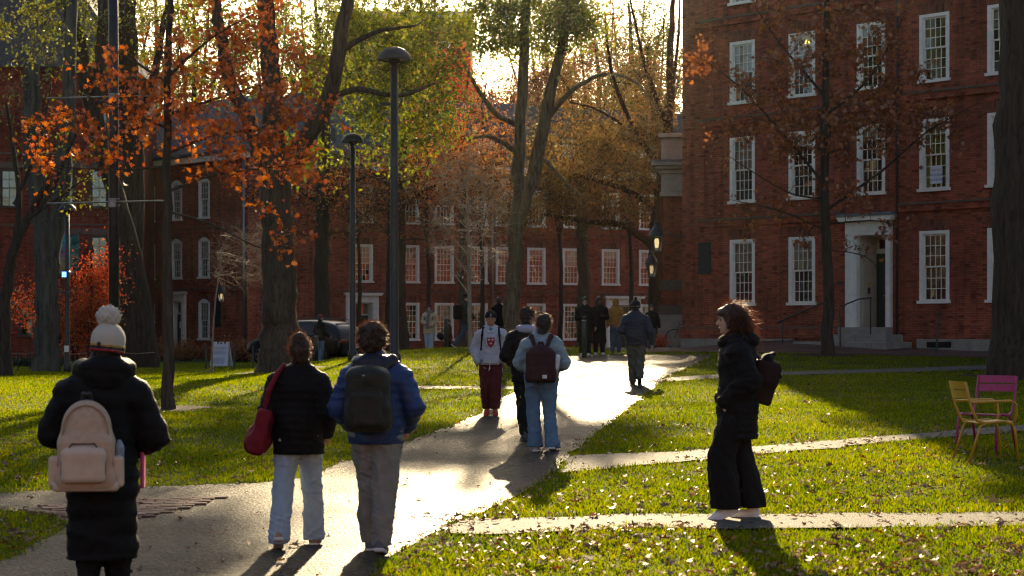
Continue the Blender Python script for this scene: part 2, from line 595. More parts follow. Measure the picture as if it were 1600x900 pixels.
drape('pavement', [(4.2, 57.0), (9.0, 56.2), (13.5, 52.4), (19.5, 48.0), (21.5, 49.9), (15, 57.2), (6.3, 66.6), (5.4, 70), (3.2, 69), (2.6, 60)],
      m_brick('brick_paving', (0.17, 0.07, 0.05), (0.11, 0.05, 0.04), (0.07, 0.06, 0.055), 0.21, 0.11), 0.022,
      'brick and asphalt pavement along the foot of the right hall')

# patch of loose-laid bricks set in the branch path at the left
pb = NT('paving_bricks')
g_ = pb.n('ShaderNodeObjectInfo')
pc = pb.ramp(g_.outputs['Random'], [(0.0, (0.13, 0.06, 0.042)), (0.5, (0.20, 0.10, 0.07)), (1.0, (0.26, 0.17, 0.12))])
pn = pb.noise(40, detail=5)
PAVB = pb.finish(pb.principled(pc, 0.8, 0.3, 0, pb.bump(pn, 0.6, 0.01)))
bpoly = gp((30, 799), (105, 789), (250, 782), (345, 779), (300, 795), (225, 812), (150, 815), (108, 812))
bo = drape('brick_paving', bpoly, m_plain('joint_sand', (0.10, 0.08, 0.065), 0.95, 0.1), 0.024, 'worn patch of small paving bricks in the branch path at left', avoid=False)
BRK = MB().bbox(-0.100, 0.100, -0.049, 0.049, -0.03, 0.022, 0.006).mesh('brick', PAVB)
pa = np.array(bpoly)
row = 0
yy = pa[:, 1].min()
nb = 0
while yy < pa[:, 1].max():
    xx = pa[:, 0].min() + (row % 2)*0.103
    while xx < pa[:, 0].max():
        if inside(pa, np.array([xx]), np.array([yy]))[0] and nb < 298:
            o = link('brick', BRK, bo, (xx + random.gauss(0, .003), yy + random.gauss(0, .003), zf(xx, yy) + 0.008 + random.gauss(0, .002)),
                     (random.gauss(0, .02), random.gauss(0, .02), random.gauss(0, .025)))
            nb += 1
        xx += 0.208
    yy += 0.106
    row += 1

# worn soil round the tree feet
for px, py, rad, lab in ((263, 640, .75, 'bare soil ring at the foot of the young oak'), (437, 579, 1.3, 'bare soil ring at the foot of the elm'), (1294, 556, .9, 'bare soil ring at the foot of the brown oak'), (1584, 590, 1.1, 'bare soil ring at the foot of the right-edge trunk')):
    g0 = G(px, py)
    drape('soil', [(g0.x + rad*(1 + .25*math.sin(3*a + px))*math.cos(a), g0.y + 1.3*rad*math.sin(a)) for a in [i*math.pi/10 for i in range(20)]],
          m_plain('mulch_soil', (.055, .036, .022), .95, .1, .4, 6.0, 0.0, .8), .012, lab, wob=.07, step=.3)

# grass: real blades, thinner farther away
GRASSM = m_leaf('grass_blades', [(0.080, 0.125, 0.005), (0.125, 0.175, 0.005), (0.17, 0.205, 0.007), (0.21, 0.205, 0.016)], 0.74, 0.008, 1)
bands = [(11.5, 15, 2000), (15, 19, 1500), (19, 24, 1000), (24, 32, 600), (32, 44, 330), (44, 60, 180), (60, 82, 80)]
gpts = []
for a, b, dens in bands:
    w0 = b*0.2900 + 1.2
    n = int((b - a)*2*w0*dens)
    y = rng.uniform(a, b, n); x = rng.uniform(-w0, w0, n)
    keep = np.abs(x) < y*0.285 + 0.8
    x, y = x[keep], y[keep]
    m = np.zeros(len(x), bool)
    jx, jy = rng.normal(0, .05, len(x)), rng.normal(0, .08, len(x))
    for pl in POLYS: m |= inside(pl, x + jx, y + jy)
    x, y = x[~m], y[~m]
    # thin, worn patches
    th = np.sin(x*1.7 + 2)*np.sin(y*1.1 + .6) + 0.6*np.sin(x*4.1)*np.sin(y*3.3 + 1)
    k = rng.uniform(0, 1, len(x)) < np.clip(1.02 - 0.35*(th > 0.95), 0, 1)
    gpts.append(np.column_stack([x[k], y[k]]))
gpts = np.concatenate(gpts)
n = len(gpts)
gx_, gy_ = gpts[:, 0], gpts[:, 1]
gz = zg(gx_, gy_)
hgt = rng.uniform(0.018, 0.055, n)*(1 + 0.35*np.sin(gx_*2.1)*np.sin(gy_*1.3) + .2*np.sin(gx_*6.3 + 1)*np.sin(gy_*5.1))
wid = (0.0026 + gy_*0.00019)*rng.uniform(0.7, 1.4, n)
ang = rng.uniform(0, 2*np.pi, n)
lean = rng.uniform(0.1, 0.8, n)*hgt; la = rng.uniform(0, 2*np.pi, n)
dx, dy = np.cos(ang)*wid, np.sin(ang)*wid
lx, ly = np.cos(la)*lean, np.sin(la)*lean
v0 = np.column_stack([gx_, gy_, gz - 0.01])
v1 = np.column_stack([gx_ + dx + lx*.35, gy_ + dy + ly*.35, gz + hgt*.55])
v2 = np.column_stack([gx_ + lx, gy_ + ly, gz + hgt])
v3 = np.column_stack([gx_ - dx + lx*.35, gy_ - dy + ly*.35, gz + hgt*.55])
gv = np.stack([v0, v1, v2, v3], 1).reshape(-1, 3)
grass = link('grass', np_mesh('grass', gv, np.arange(4*n).reshape(-1, 4), GRASSM))
tag(grass, 'short sunlit green grass of the lawns on both sides of the walk', 'grass', kind='stuff')

# fallen leaves
LITTER = m_leaf('fallen_leaves', [(0.10, 0.045, 0.02), (0.20, 0.11, 0.05), (0.28, 0.19, 0.10), (0.14, 0.06, 0.03), (0.36, 0.27, 0.17), (0.26, 0.07, 0.02)], 0.22, 0.03)
def leaf_outline(kind):
    if kind == 'oak':
        return np.array([(0,-.5),(.08,-.28),(.30,-.30),(.16,-.08),(.46,.04),(.18,.14),(.30,.40),(.08,.30),(0,.52),(-.08,.30),(-.30,.40),(-.18,.14),(-.46,.04),(-.16,-.08),(-.30,-.30),(-.08,-.28)])
    if kind == 'oval':
        return np.array([(0,-.5),(.22,-.2),(.24,.12),(0,.5),(-.24,.12),(-.22,-.2)])
    return np.array([(0,-.5),(.26,0),(0,.5),(-.26,0)])

def leaf_mesh(name, pts, size, kind, mat, rng, flat=0.0, droop=0.35):
    """pts (n,3) leaf centres; size (n,) lengths; every leaf its own island, slightly cupped"""
    ol = leaf_outline(kind); k = len(ol)
    n = len(pts)
    # random orthonormal frames
    nrm = rng.normal(0, 1, (n, 3))
    if flat: nrm = nrm*np.array([1-flat, 1-flat, .2]) + np.array([0, 0, flat*2.2])
    nrm /= np.linalg.norm(nrm, axis=1)[:, None]
    t = rng.normal(0, 1, (n, 3)) + np.array([0, 0, -droop*2])*(1 - flat)
    t -= (t*nrm).sum(1)[:, None]*nrm
    t /= np.linalg.norm(t, axis=1)[:, None]
    s = np.cross(nrm, t)
    cup = (np.abs(ol[:, 0])*0.55 - (ol[:, 1]**2)*0.5)
    v = pts[:, None, :] + size[:, None, None]*(s[:, None, :]*ol[None, :, 0, None] + t[:, None, :]*ol[None, :, 1, None] + nrm[:, None, :]*cup[None, :, None])
    return np_mesh(name, v.reshape(-1, 3), np.arange(n*k).reshape(n, k), mat)

def litter(name, n, yr, label, kind, smin, smax, seed, onpath=0.06):
    r = np.random.default_rng(seed)
    y = 1/np.sqrt(r.uniform(1/yr[1]**2, 1/yr[0]**2, n*2)); x = r.uniform(-1, 1, n*2)*(y*0.285 + .6)
    m = np.zeros(len(x), bool)
    for pl in POLYS: m |= inside(pl, x, y)
    clump = 0.5 + 0.5*np.sin(x*1.3 + 1)*np.sin(y*0.9) + 0.3*np.sin(x*3.7)*np.sin(y*2.9)
    keep = ((~m) & (r.uniform(0, 1, len(x)) < clump + .25)) | (m & (r.uniform(0, 1, len(x)) < onpath))
    x, y, m = x[keep][:n], y[keep][:n], m[keep][:n]
    z = zg(x, y) + np.where(m, 0.028, r.uniform(0.035, 0.075, len(x)))
    me = leaf_mesh(name, np.column_stack([x, y, z]), r.uniform(smin, smax, len(x)), kind, LITTER, r, flat=0.72)
    return tag(link(name, me), label, 'leaves', kind='stuff')
def drift(n, seed):
    r = np.random.default_rng(seed)
    pts = []
    for pl in POLYS[:5]:
        j = np.roll(pl, -1, 0); s = r.integers(0, len(pl), n); f = r.uniform(0, 1, n)[:, None]
        d = j[s] - pl[s]; nn = np.column_stack([d[:, 1], -d[:, 0]]); nn /= np.maximum(np.linalg.norm(nn, axis=1), 1e-6)[:, None]
        pts.append(pl[s] + d*f + nn*r.normal(.05, .16, n)[:, None])
    p = np.concatenate(pts)
    p = p[(p[:, 1] > 11.5) & (p[:, 1] < 62) & (np.abs(p[:, 0]) < p[:, 1]*.285)]
    p = p[r.uniform(0, 1, len(p)) < .25 + .75*(np.sin(p[:, 0]*1.9)*np.sin(p[:, 1]*1.4) > .1)]
    z = zg(p[:, 0], p[:, 1]) + r.uniform(.028, .05, len(p))
    tag(link('fallen_leaves', leaf_mesh('fallen_leaves', np.column_stack([p, z]), r.uniform(.03, .085, len(p)), 'oval', LITTER, r, flat=.7)), 'dry leaves drifted along the edges of the walks', 'leaves', kind='stuff')
drift(420, 77)
litter('fallen_leaves', 2800, (11.8, 70), 'small tan and brown leaves scattered over the grass', 'oval', 0.045, 0.08, 3)
litter('fallen_leaves', 700, (12.5, 60), 'larger lobed oak leaves lying on the lawn', 'oak', 0.08, 0.13, 4, 0.03)
# ================================================================== buildings
GLASS = m_glass('old_window_glass', 0.10)
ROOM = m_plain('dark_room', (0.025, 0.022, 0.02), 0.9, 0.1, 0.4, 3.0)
BLIND = m_plain('roller_blind', (0.42, 0.38, 0.30), 0.9, 0.1, 0.15, 4.0)
SCREEN = m_plain('insect_screen_grey', (0.03, 0.032, 0.03), 0.7, 0.3, 0.1, 6.0)
BRICK_R = m_brick('brick_dark_red', (0.37, 0.069, 0.030), (0.26, 0.050, 0.024), (0.22, 0.13, 0.09))
BRICK_F = m_brick('brick_red', (0.39, 0.072, 0.028), (0.28, 0.054, 0.024), (0.23, 0.155, 0.12))
BRICK_L = m_brick('brick_crimson', (0.27, 0.048, 0.022), (0.19, 0.036, 0.018), (0.12, 0.05, 0.035), 0.215, 0.072)
ARCHB = m_brick('gauged_brick', (0.27, 0.075, 0.04), (0.22, 0.06, 0.035), (0.20, 0.10, 0.07), 0.075, 0.30)
BROWNSTONE = m_stone('brownstone', (0.15, 0.105, 0.085))
GRANITE = m_stone('granite', (0.30, 0.27, 0.235))
LIMESTONE = m_stone('limestone', (0.42, 0.38, 0.31))
SLATE = m_stone('roof_slate', (0.10, 0.105, 0.115), 6.0)
LEAD = m_plain('lead_roofing', (0.13, 0.14, 0.15), 0.6, 0.4, 0.3, 4.0)

def wall_mesh(name, L, H, D, z0, openings, mat, reveal=0.32):
    """brick block: pierced front at y=0, plain sides and back; openings are (x0,x1,z0,z1)"""
    xs = sorted({0, L, *[o[0] for o in openings], *[o[1] for o in openings]})
    zs = sorted({z0, H, *[o[2] for o in openings], *[o[3] for o in openings]})
    v, f = [], []
    def q(*p):
        b = len(v); v.extend(p); f.append((b, b+1, b+2, b+3))
    for i in range(len(xs)-1):
        for j in range(len(zs)-1):
            cx, cz = (xs[i]+xs[i+1])/2, (zs[j]+zs[j+1])/2
            if any(o[0] < cx < o[1] and o[2] < cz < o[3] for o in openings): continue
            q((xs[i],0,zs[j]), (xs[i+1],0,zs[j]), (xs[i+1],0,zs[j+1]), (xs[i],0,zs[j+1]))
    for a, b, c, d in openings:
        q((a,0,c), (a,0,d), (a,reveal,d), (a,reveal,c)); q((b,0,d), (b,0,c), (b,reveal,c), (b,reveal,d))
        q((a,0,d), (b,0,d), (b,reveal,d), (a,reveal,d)); q((b,0,c), (a,0,c), (a,reveal,c), (b,reveal,c))
    q((0,D,z0), (0,0,z0), (0,0,H), (0,D,H)); q((L,0,z0), (L,D,z0), (L,D,H), (L,0,H)); q((L,D,z0), (0,D,z0), (0,D,H), (L,D,H))
    q((0,0,H), (L,0,H), (L,D,H), (0,D,H))
    return np_mesh(name, np.array(v, float), np.array(f), mat)

def window_kit(w, h, cols, rows, single_panes, arched=0.0, WHITE=WHITE):
    """mesh data for one sash window of that size; origin at the middle of the sill line, y=0 the wall face"""
    k = {}
    cw = 0.115
    b = MB()
    if arched:
        n = 8; hw = w/2
        arc = [(-hw + w*i/n, h - arched + arched*math.sin(math.pi*i/n)**0.8) for i in range(n+1)]
        b.prism([(-hw,0),(-hw+cw,0),(-hw+cw,h-arched),(-hw,h-arched)][::1], -0.02, 0.10)
        b.prism([(hw-cw,0),(hw,0),(hw,h-arched),(hw-cw,h-arched)], -0.02, 0.10)
        b.prism([(-hw,h-arched)] + [(hw,h-arched)] + arc[::-1][1:-1], -0.02, 0.10)
        top = h - arched
    else:
        b.box(-w/2, -w/2+cw, -0.02, 0.10, 0, h); b.box(w/2-cw, w/2, -0.02, 0.10, 0, h)
        b.box(-w/2+cw, w/2-cw, -0.02, 0.10, h-cw*.9, h)
        b.box(-w/2+cw, -w/2+cw+.02, 0.0, 0.12, 0, h-cw*.9); b.box(w/2-cw-.02, w/2-cw, 0.0, 0.12, 0, h-cw*.9)
        top = h - cw*.9
    k['frame'] = b.mesh('window', WHITE)
    k['sill'] = MB().prism([(-w/2-.05,-.09),(w/2+.05,-.09),(w/2+.05,0.0),(-w/2-.05,0.0)], -0.09, 0.10).mesh('sill', WHITE)
    iw = w/2 - cw - .02
    mid = top/2
    def sash(z0, z1, yo, mt):
        s = MB(); r = 0.045
        s.box(-iw, -iw+r, yo, yo+.035, z0, z1); s.box(iw-r, iw, yo, yo+.035, z0, z1)
        s.box(-iw+r, iw-r, yo, yo+.035, z0, z0+r); s.box(-iw+r, iw-r, yo, yo+.035, z1-r, z1)
        gw = 2*(iw - r); gh = z1 - z0 - 2*r
        for i in range(1, cols):
            x = -iw + r + gw*i/cols
            s.box(x-.011, x+.011, yo+.004, yo+.03, z0+r, z1-r)
        for j in range(1, rows):
            z = z0 + r + gh*j/rows
            s.box(-iw+r, iw-r, yo+.006, yo+.028, z-.011, z+.011)
        cells = [(-iw + r + gw*(i+.5)/cols, yo+.018, z0 + r + gh*(j+.5)/rows, gw/cols, gh/rows) for i in range(cols) for j in range(rows)]
        return s.mesh('sash', mt), cells
    k['up'], cu = sash(mid, top, 0.045, WHITE)
    k['lo'], cl = sash(0.0, mid+.04, 0.085, WHITE)
    k['cells'] = cu + cl
    pw, ph = cu[0][3], cu[0][4]
    k['pane'] = np_mesh('pane', [(-pw/2,0,-ph/2),(pw/2,0,-ph/2),(pw/2,0,ph/2),(-pw/2,0,ph/2)], [(0,1,2,3)], GLASS)
    v, f = [], []
    rr = random.Random(int(w*1000))
    for x, y, z, a, c in cu + cl:
        e = [rr.gauss(0, .004) for _ in range(4)]; bse = len(v)
        v += [(x-a/2, y+e[0], z-c/2), (x+a/2, y+e[1], z-c/2), (x+a/2, y+e[2], z+c/2), (x-a/2, y+e[3], z+c/2)]
        f.append((bse, bse+1, bse+2, bse+3))
    k['glass'] = np_mesh('glass', v, f, GLASS)
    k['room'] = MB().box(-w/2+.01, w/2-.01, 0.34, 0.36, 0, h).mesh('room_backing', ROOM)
    k['iw'] = iw; k['top'] = top; k['h'] = h; k['w'] = w; k['mid'] = mid
    k['single'] = single_panes
    k['arch'] = None
    lw = w/2
    if not arched:
        k['arch'] = MB().prism([(-lw, h+.003), (lw, h+.003), (lw+.16, h+.36), (-lw-.16, h+.36)], -0.006, 0.05).mesh('lintel', ARCHB)
    else:
        n = 8
        pts_i = [(-lw + w*i/n, h - arched + arched*math.sin(math.pi*i/n)**0.8 + .004) for i in range(n+1)]
        pts_o = [(x*1.16, z + .24) for x, z in pts_i]
        k['arch'] = MB().prism(pts_i + pts_o[::-1], -0.025, 0.05).mesh('lintel', ARCHB)
    return k

def put_window(parent, k, x, z, blind=0.5, screen=False, rr=random, arch=True):
    w = link('window', k['frame'], parent, (x, 0, z))
    link('sill', k['sill'], w)
    link('sash', k['up'], w)
    ls = link('sash', k['lo'], w)
    if k['single']:
        for cx, cy, cz, a, b in k['cells']:
            link('pane', k['pane'], w, (cx, cy, cz), (rr.gauss(0, .010), 0, rr.gauss(0, .010)))
    else:
        link('glass', k['glass'], w)
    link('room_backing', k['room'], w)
    if blind > 0:
        zt = k['top']; zb = zt - blind*k['top']
        MB().box(-k['iw'], k['iw'], 0.16, 0.165, zb, zt).build('blind', BLIND, w)
    if screen:
        MB().box(-k['iw']-.01, k['iw']+.01, 0.135, 0.14, 0.02, k['mid']).build('insect_screen', SCREEN, w)
    if arch: link('lintel', k['arch'], w)
    return w

def facade(p0, p1):
    """empty at p0 with local x towards p1 (left to right as the camera sees it)"""
    a = math.atan2(p1[1]-p0[1], p1[0]-p0[0])
    return a, math.hypot(p1[0]-p0[0], p1[1]-p0[1])

def line_hit(p0, a, px):
    """distance along the facade line seen at image column px"""
    t = (px - 800.0)/FPX
    ex, ey = math.cos(a), math.sin(a)
    # p0x + u ex = t (p0y + u ey)
    return (t*p0[1] - p0[0])/(ex - t*ey)

def gable_roof(name, L, D, z, rise, mat, parent, over=0.45):
    return MB().prism([(0,0)]*0 or [(-over, z), (L+over, z), (L+over-2.5, z+rise), (-over+2.5, z+rise)], D*0.45, D*0.55).build(name, mat, parent)

def hip_roof(L, D, z, rise, mat, parent, over=0.5):
    v = [(-over,-over,z),(L+over,-over,z),(L+over,D+over,z),(-over,D+over,z),(D*.4,D/2,z+rise),(L-D*.4,D/2,z+rise)]
    v = v + [(a,b,c-.15) for a,b,c in v[:4]]
    f = [(0,1,5,4),(1,2,5),(2,3,4,5),(3,0,4),(6,7,1,0),(7,8,2,1),(8,9,3,2),(9,6,0,3),(9,8,7,6)]
    return MB().add(v, f).build('roof', mat, parent)

# ---------------------------------------------------------------- right hall
PR0 = (5.96, 67.2); PR1 = (5.96 + .683*34, 67.2 - .731*34)
aR, LR = facade(PR0, PR1)
hallR = empty('brick_hall', (PR0[0], PR0[1], 0), aR)
tag(hallR, 'tall shaded red brick hall at the right with white sash windows and recessed door', 'building')
uR = lambda px: line_hit(PR0, aR, px)
cols = [uR(p) for p in (1160, 1253, 1361, 1460)]
sp = (cols[3]-cols[0])/3
cols_more = [cols[3] + sp*(i+1) - .12 for i in range(3)]
WR = 1.10; HR = 2.17
rowsR = [2.70, 6.18, 9.56, 12.95]
ops, wins = [], []
for r, z in enumerate(rowsR):
    for c, u in enumerate(cols + cols_more):
        if r == 0 and c == 2: continue
        h = HR if r < 2 else 2.05
        ops.append((u-WR/2, u+WR/2, z, z+h)); wins.append((u, z, r, c))
DX0, DX1, DZ0, DZ1 = uR(1343), uR(1388), 1.88, 4.82
ops.append((DX0, DX1, DZ0, DZ1))
HTOP = 16.0
link('wall', wall_mesh('wall', LR, HTOP, 13.0, 0.6, ops, BRICK_R), hallR)
kR1 = window_kit(WR, HR, 4, 3, True); kR2 = window_kit(WR, 2.05, 4, 3, True)
rr = random.Random(4)
for u, z, r, c in wins:
    w = put_window(hallR, kR1 if r < 2 else kR2, u, z, blind=[.47, .35, .3, .5][r]*rr.choice([1.2, 1, .55, 0, 1.6]), screen=rr.random() < .7, rr=rr)
    if rr.random() < .45:
        for sx in (-1, 1):
            cw_ = rr.uniform(.10, .24)
            cu = MB()
            for i in range(5):
                x0 = sx*(.42 - cw_*i/5); cu.box(min(x0, x0 - sx*cw_/5.5), max(x0, x0 - sx*cw_/5.5), .20 + .02*(i % 2), .215 + .02*(i % 2), .02, 1.95)
            cu.build('curtain', BLIND, w)
# cut-stone water table and granite base, block by block
u = 0.02
i = 0
while u < LR - 1:
    wd = rr.uniform(1.1, 1.9)
    u1 = min(u+wd, LR)
    skip = (u1 > DX0-.9 and u < DX1+.6)
    if not skip:
        MB().bbox(u+.006, u1-.006, -0.13, 0.0, 0.7, 1.50 + rr.uniform(-.008, .008), .015).build('base_stone', GRANITE, hallR)
    u = u1
u = 0.0
MB().prism([(-.08, 1.515), (DX0-.75, 1.515), (DX0-.75, 1.84), (-.08, 1.84)], -.10, 0).build('plinth', BRICK_R, hallR)
MB().prism([(-.08, 1.84), (DX0-.75, 1.84), (DX0-.75, 1.90), (-.08, 1.90)], -.07, 0).build('water_table', BROWNSTONE, hallR)
for zb, segs in ((5.34, [(uR(1094), uR(1318)), (uR(1406), LR-1)]), (8.80, [(uR(1096), uR(1400)), (uR(1416), LR-1)]), (12.22, [(uR(1096), uR(1400)), (uR(1416), LR-1)])):
    for s0, s1 in segs:
        up = 0.16 if s0 > 9 else 0
        bc = MB()
        bc.prism([(s0, zb+up), (s1, zb+up), (s1, zb+up+.20), (s0, zb+up+.20)], -.11, 0)
        bc.build('belt_course', BRICK_R, hallR)
        x = s0
        while x < s1-.05:
            x1 = min(x + rr.uniform(.8, 1.3), s1)
            MB().bbox(x+.004, x1-.004, -.15, 0, zb+up+.203, zb+up+.27, .01).build('coping_stone', BROWNSTONE, hallR)
            x = x1
hip_roof(LR, 13.0, HTOP, 4.0, SLATE, hallR)
MB().prism([(-.3, HTOP-.5), (LR+.3, HTOP-.5), (LR+.3, HTOP-.02), (-.3, HTOP-.02)], -.35, 0).build('cornice', WHITE, hallR)
# door case
S0, S1 = uR(1325)+.0, uR(1395)
ds = MB()
ds.box(S0, DX0, -.16, 0.0, DZ0, 4.95); ds.box(DX1, S1, -.16, 0.0, DZ0, 4.95)
ds.box(S0+.07, DX0-.07, -.19, -.16, DZ0, 4.85); ds.box(DX1+.05, S1-.05, -.19, -.16, DZ0, 4.85)
ds.box(S0, S1, -.16, 0.0, 4.95, 5.26); ds.box(DX0, DX1, -.14, 0, 4.82, 4.95)
door_s = ds.build('door_surround', WHITE, hallR)
MB().prism([(S0-.12, 5.26), (S1+.12, 5.26), (S1+.22, 5.42), (S0-.22, 5.42)], -.34, 0.0).build('hood', WHITE, door_s)
MB().prism([(S0-.24, 5.42), (S1+.24, 5.42), (S1+.16, 5.52), (S0-.16, 5.52)], -.38, 0.0).build('hood_flashing', LEAD, door_s)
DEP = 0.95
rv = MB()
rv.box(DX0-.02, DX0+.012, .0, DEP, DZ0, DZ1); rv.box(DX1-.012, DX1+.02, .0, DEP, DZ0, DZ1); rv.box(DX0+.012, DX1-.012, 0, DEP, DZ1-.02, DZ1)
rv.box(DX0+.012, DX0+.03, .15, DEP-.12, DZ0+.15, DZ0+1.15); rv.box(DX0+.012, DX0+.03, .15, DEP-.12, DZ0+1.3, DZ1-.2)
rv.box(DX0+.012, DX1-.012, DEP-.10, DEP, DZ0+2.38, DZ0+2.48)
rv.box(DX0-.02, DX1+.02, DEP, DEP+.04, DZ0+2.48, DZ1)
rv.build('door_reveal', m_plain('cream_paint', (0.52, 0.47, 0.38), 0.6, 0.35, 0.08, 4.0), hallR)
dr = MB().box(DX0+.015, DX1-.015, DEP-.06, DEP, DZ0+.0, DZ0+2.38)
for a, b in ((.15, .85), (1.02, 1.95)):
    dr.box(DX0+.16, DX0+.62, DEP-.075, DEP-.06, DZ0+a, DZ0+b); dr.box(DX1-.62, DX1-.16, DEP-.075, DEP-.06, DZ0+a, DZ0+b)
dr_ = dr.build('door', DARKGREEN, hallR)
MB().box(DX0+.30, DX0+.52, DEP-.11, DEP-.075, DZ0+1.0, DZ0+1.03).build('handle', GALV, dr_)
PAPER = m_plain('paper_notice', (0.72, 0.72, 0.74), 0.8, 0.2, 0.04, 6.0)
tz = MB()
for i in range(2):
    tz.box(DX0+.10+i*.52, DX0+.56+i*.52, DEP-.03, DEP-.026, DZ0+2.54, DZ1-.1)
tz.build('transom_pane', m_plain('dark_red_glass', (0.04, 0.015, 0.015), 0.1, 0.8), dr_)
np_ = MB().box(DX1-.34, DX1-.10, DEP-.085, DEP-.078, DZ0+1.45, DZ0+1.85).build('door_notice', PAPER, hallR)
MB().box(DX0+.03, DX0+.045, .40, .52, DZ0+1.08, DZ0+1.28).build('door_buzzer', BLACKM, hallR)
MB().box(DX0+.03, DX0+.038, .40, .56, DZ0+1.36, DZ0+1.46).build('yellow_notice', m_plain('yellow_notice', (0.55, 0.38, 0.05)), hallR)
MB().box(S0-.42, S0-.22, -.03, 0, 3.25, 3.37).build('name_plate', BLACKM, hallR)
# steps
for i, (x0, x1, d) in enumerate(((S0-1.15, S1+.75, 1.25), (S0-.30, S1+.42, .80), (S0-.02, S1+.05, .38))):
    z = 1.18 + .232*i
    x = x0; k = 0
    while x < x1-.01:
        x2 = min(x1, x + (1.3 if i else 1.55))
        MB().bbox(x+.005, x2-.005, -d-.16, -.01, z-.35 if i == 0 else z, z+.232, .02).build('step_stone', GRANITE, hallR)
        x = x2
# hand rails at the door steps
def rail(pts, posts, label):
    r = empty('hand_rail', (PR0[0], PR0[1], 0), aR)
    tag(r, label, 'railing', 'iron hand rails at the door steps')
    MB().tube(pts, .025, 8).build('rail', BLACKM, r, True)
    for (x, y, z0, z1) in posts:
        MB().tube([(x, y, z0), (x, y, z1)], .02, 8).build('post', BLACKM, r, True)
rail([(S0-1.75, -1.45, 2.02), (S0-1.65, -1.45, 2.06), (S0-.65, -1.1, 2.50), (S0-.30, -.95, 2.66), (S0+.1, -.8, 2.70), (S0+.14, -.8, 2.66)],
     [(S0-1.55, -1.4, 1.16, 2.10), (S0-.05, -.85, 1.4, 2.70)], 'black iron hand rail left of the hall steps, sloping straight')
rail([(S0+.98, -1.55, 2.02), (S0+.85, -1.55, 2.16), (S0+.80, -1.5, 2.38), (S0+.95, -1.35, 2.60), (S0+1.25, -1.1, 2.76), (S0+1.60, -.9, 2.80)],
     [(S0+.84, -1.52, 1.16, 2.2), (S0+1.55, -.9, 1.5, 2.80)], 'black iron hand rail right of the hall steps, curling at its end')
# plaque, down pipe, cellar vents, window notice
MB().box(uR(1092), uR(1111), -.035, 0, 3.73, 4.83).build('plaque', m_plain('bronze_plaque_dark', (0.02, 0.022, 0.024), 0.4, 0.5), hallR)
MB().tube([(uR(1404), -.09, 1.4), (uR(1404), -.09, HTOP-.6)], .045, 8).build('down_pipe', m_plain('dark_copper', (0.05, 0.03, 0.025), 0.6, 0.4, 0.3), hallR, True)
for p0, p1 in ((1232, 1262), (1452, 1490)):
    MB().box(uR(p0), uR(p1), -.14, -.10, 1.24, 1.42).build('cellar_window', ROOM, hallR)
def text_mesh(txt, size, mat, name='lettering'):
    cu = bpy.data.curves.new(name, 'FONT'); cu.body = txt; cu.size = size; cu.align_x = 'CENTER'; cu.align_y = 'CENTER'
    o = bpy.data.objects.new(name, cu); COL.objects.link(o)
    dg = bpy.context.evaluated_depsgraph_get()
    me = bpy.data.meshes.new_from_object(o.evaluated_get(dg))
    bpy.data.objects.remove(o); me.name = name; me.materials.clear(); me.materials.append(mat)
    return me
nx, nz_ = cols[3]+.02, 6.18+.42
wn = MB().box(nx-.22, nx+.22, .072, .078, nz_-.27, nz_+.27).build('window_notice', m_plain('notice_white', (0.62, 0.63, 0.70), 0.7, 0.2, .04), hallR)
for txt, dz, mt in (('VERITAS', .15, m_plain('notice_red', (0.35, 0.03, 0.05))), ('REQUIRES', 0, m_plain('notice_blue', (0.04, 0.06, 0.25))), ('BACKBONE', -.15, m_plain('notice_blue', (0.04, 0.06, 0.25)))):
    link('lettering', text_mesh(txt, .098, mt), wn, (nx, .069, nz_+dz), (R(90), 0, 0))
# small lamp glowing in an upper window
MB().lathe([(.05, 0), (.13, -.16)], (cols[1]+.1, .22, 9.56+1.86), 12).build('room_lamp', m_emit('lit_lamp_shade', (1.0, .62, .12), 2.2), hallR)

# ---------------------------------------------------------------- gate wing beside the hall's corner
wing = empty('gate_wing', (5.25, 69.4, 0), aR + R(0))
tag(wing, 'low brick and limestone gate pier with cornice beside the hall corner', 'building')
aw = math.radians(0)
wing.rotation_euler = (0, 0, R(-8))
MB().box(0.30, 2.6, 0.0, 2.6, 3.4, 6.62).build('wall', BRICK_R, wing)
MB().box(0.22, 0.62, -.10, 0.0, 3.5, 6.6).build('corner_pilaster', BRICK_R, wing)
for i, (z0, z1, o, m) in enumerate(((1.0, 1.75, .12, GRANITE), (1.75, 2.35, .12, GRANITE), (2.35, 2.70, .10, BROWNSTONE), (2.70, 3.22, .0, BRICK_R), (3.22, 3.40, .08, BROWNSTONE), (3.40, 3.62, .02, BROWNSTONE))):
    MB().bbox(.15-o, 2.6, -.14-o, 2.6, z0+.004, z1-.004, .02).build('base_stone', m, wing)
for z0, z1, o in ((6.62, 6.80, .05), (6.80, 7.45, .0), (7.45, 7.60, .06), (7.60, 7.72, .22), (7.72, 7.86, .34)):
    MB().bbox(.15-o, 2.6, -.14-o, 2.6, z0+.002, z1-.002, .03).build('cornice_stone', LIMESTONE, wing)
MB().box(-.20, 2.6, -.5, 2.6, 7.86, 7.92).build('cornice_flashing', LEAD, wing)
MB().bbox(.15, 2.6, -.1, 2.6, 7.92, 8.75, .03).build('parapet', LIMESTONE, wing)
MB().bbox(.05, 2.6, -.2, 2.6, 8.75, 8.9, .03).build('parapet_cap', LIMESTONE, wing)

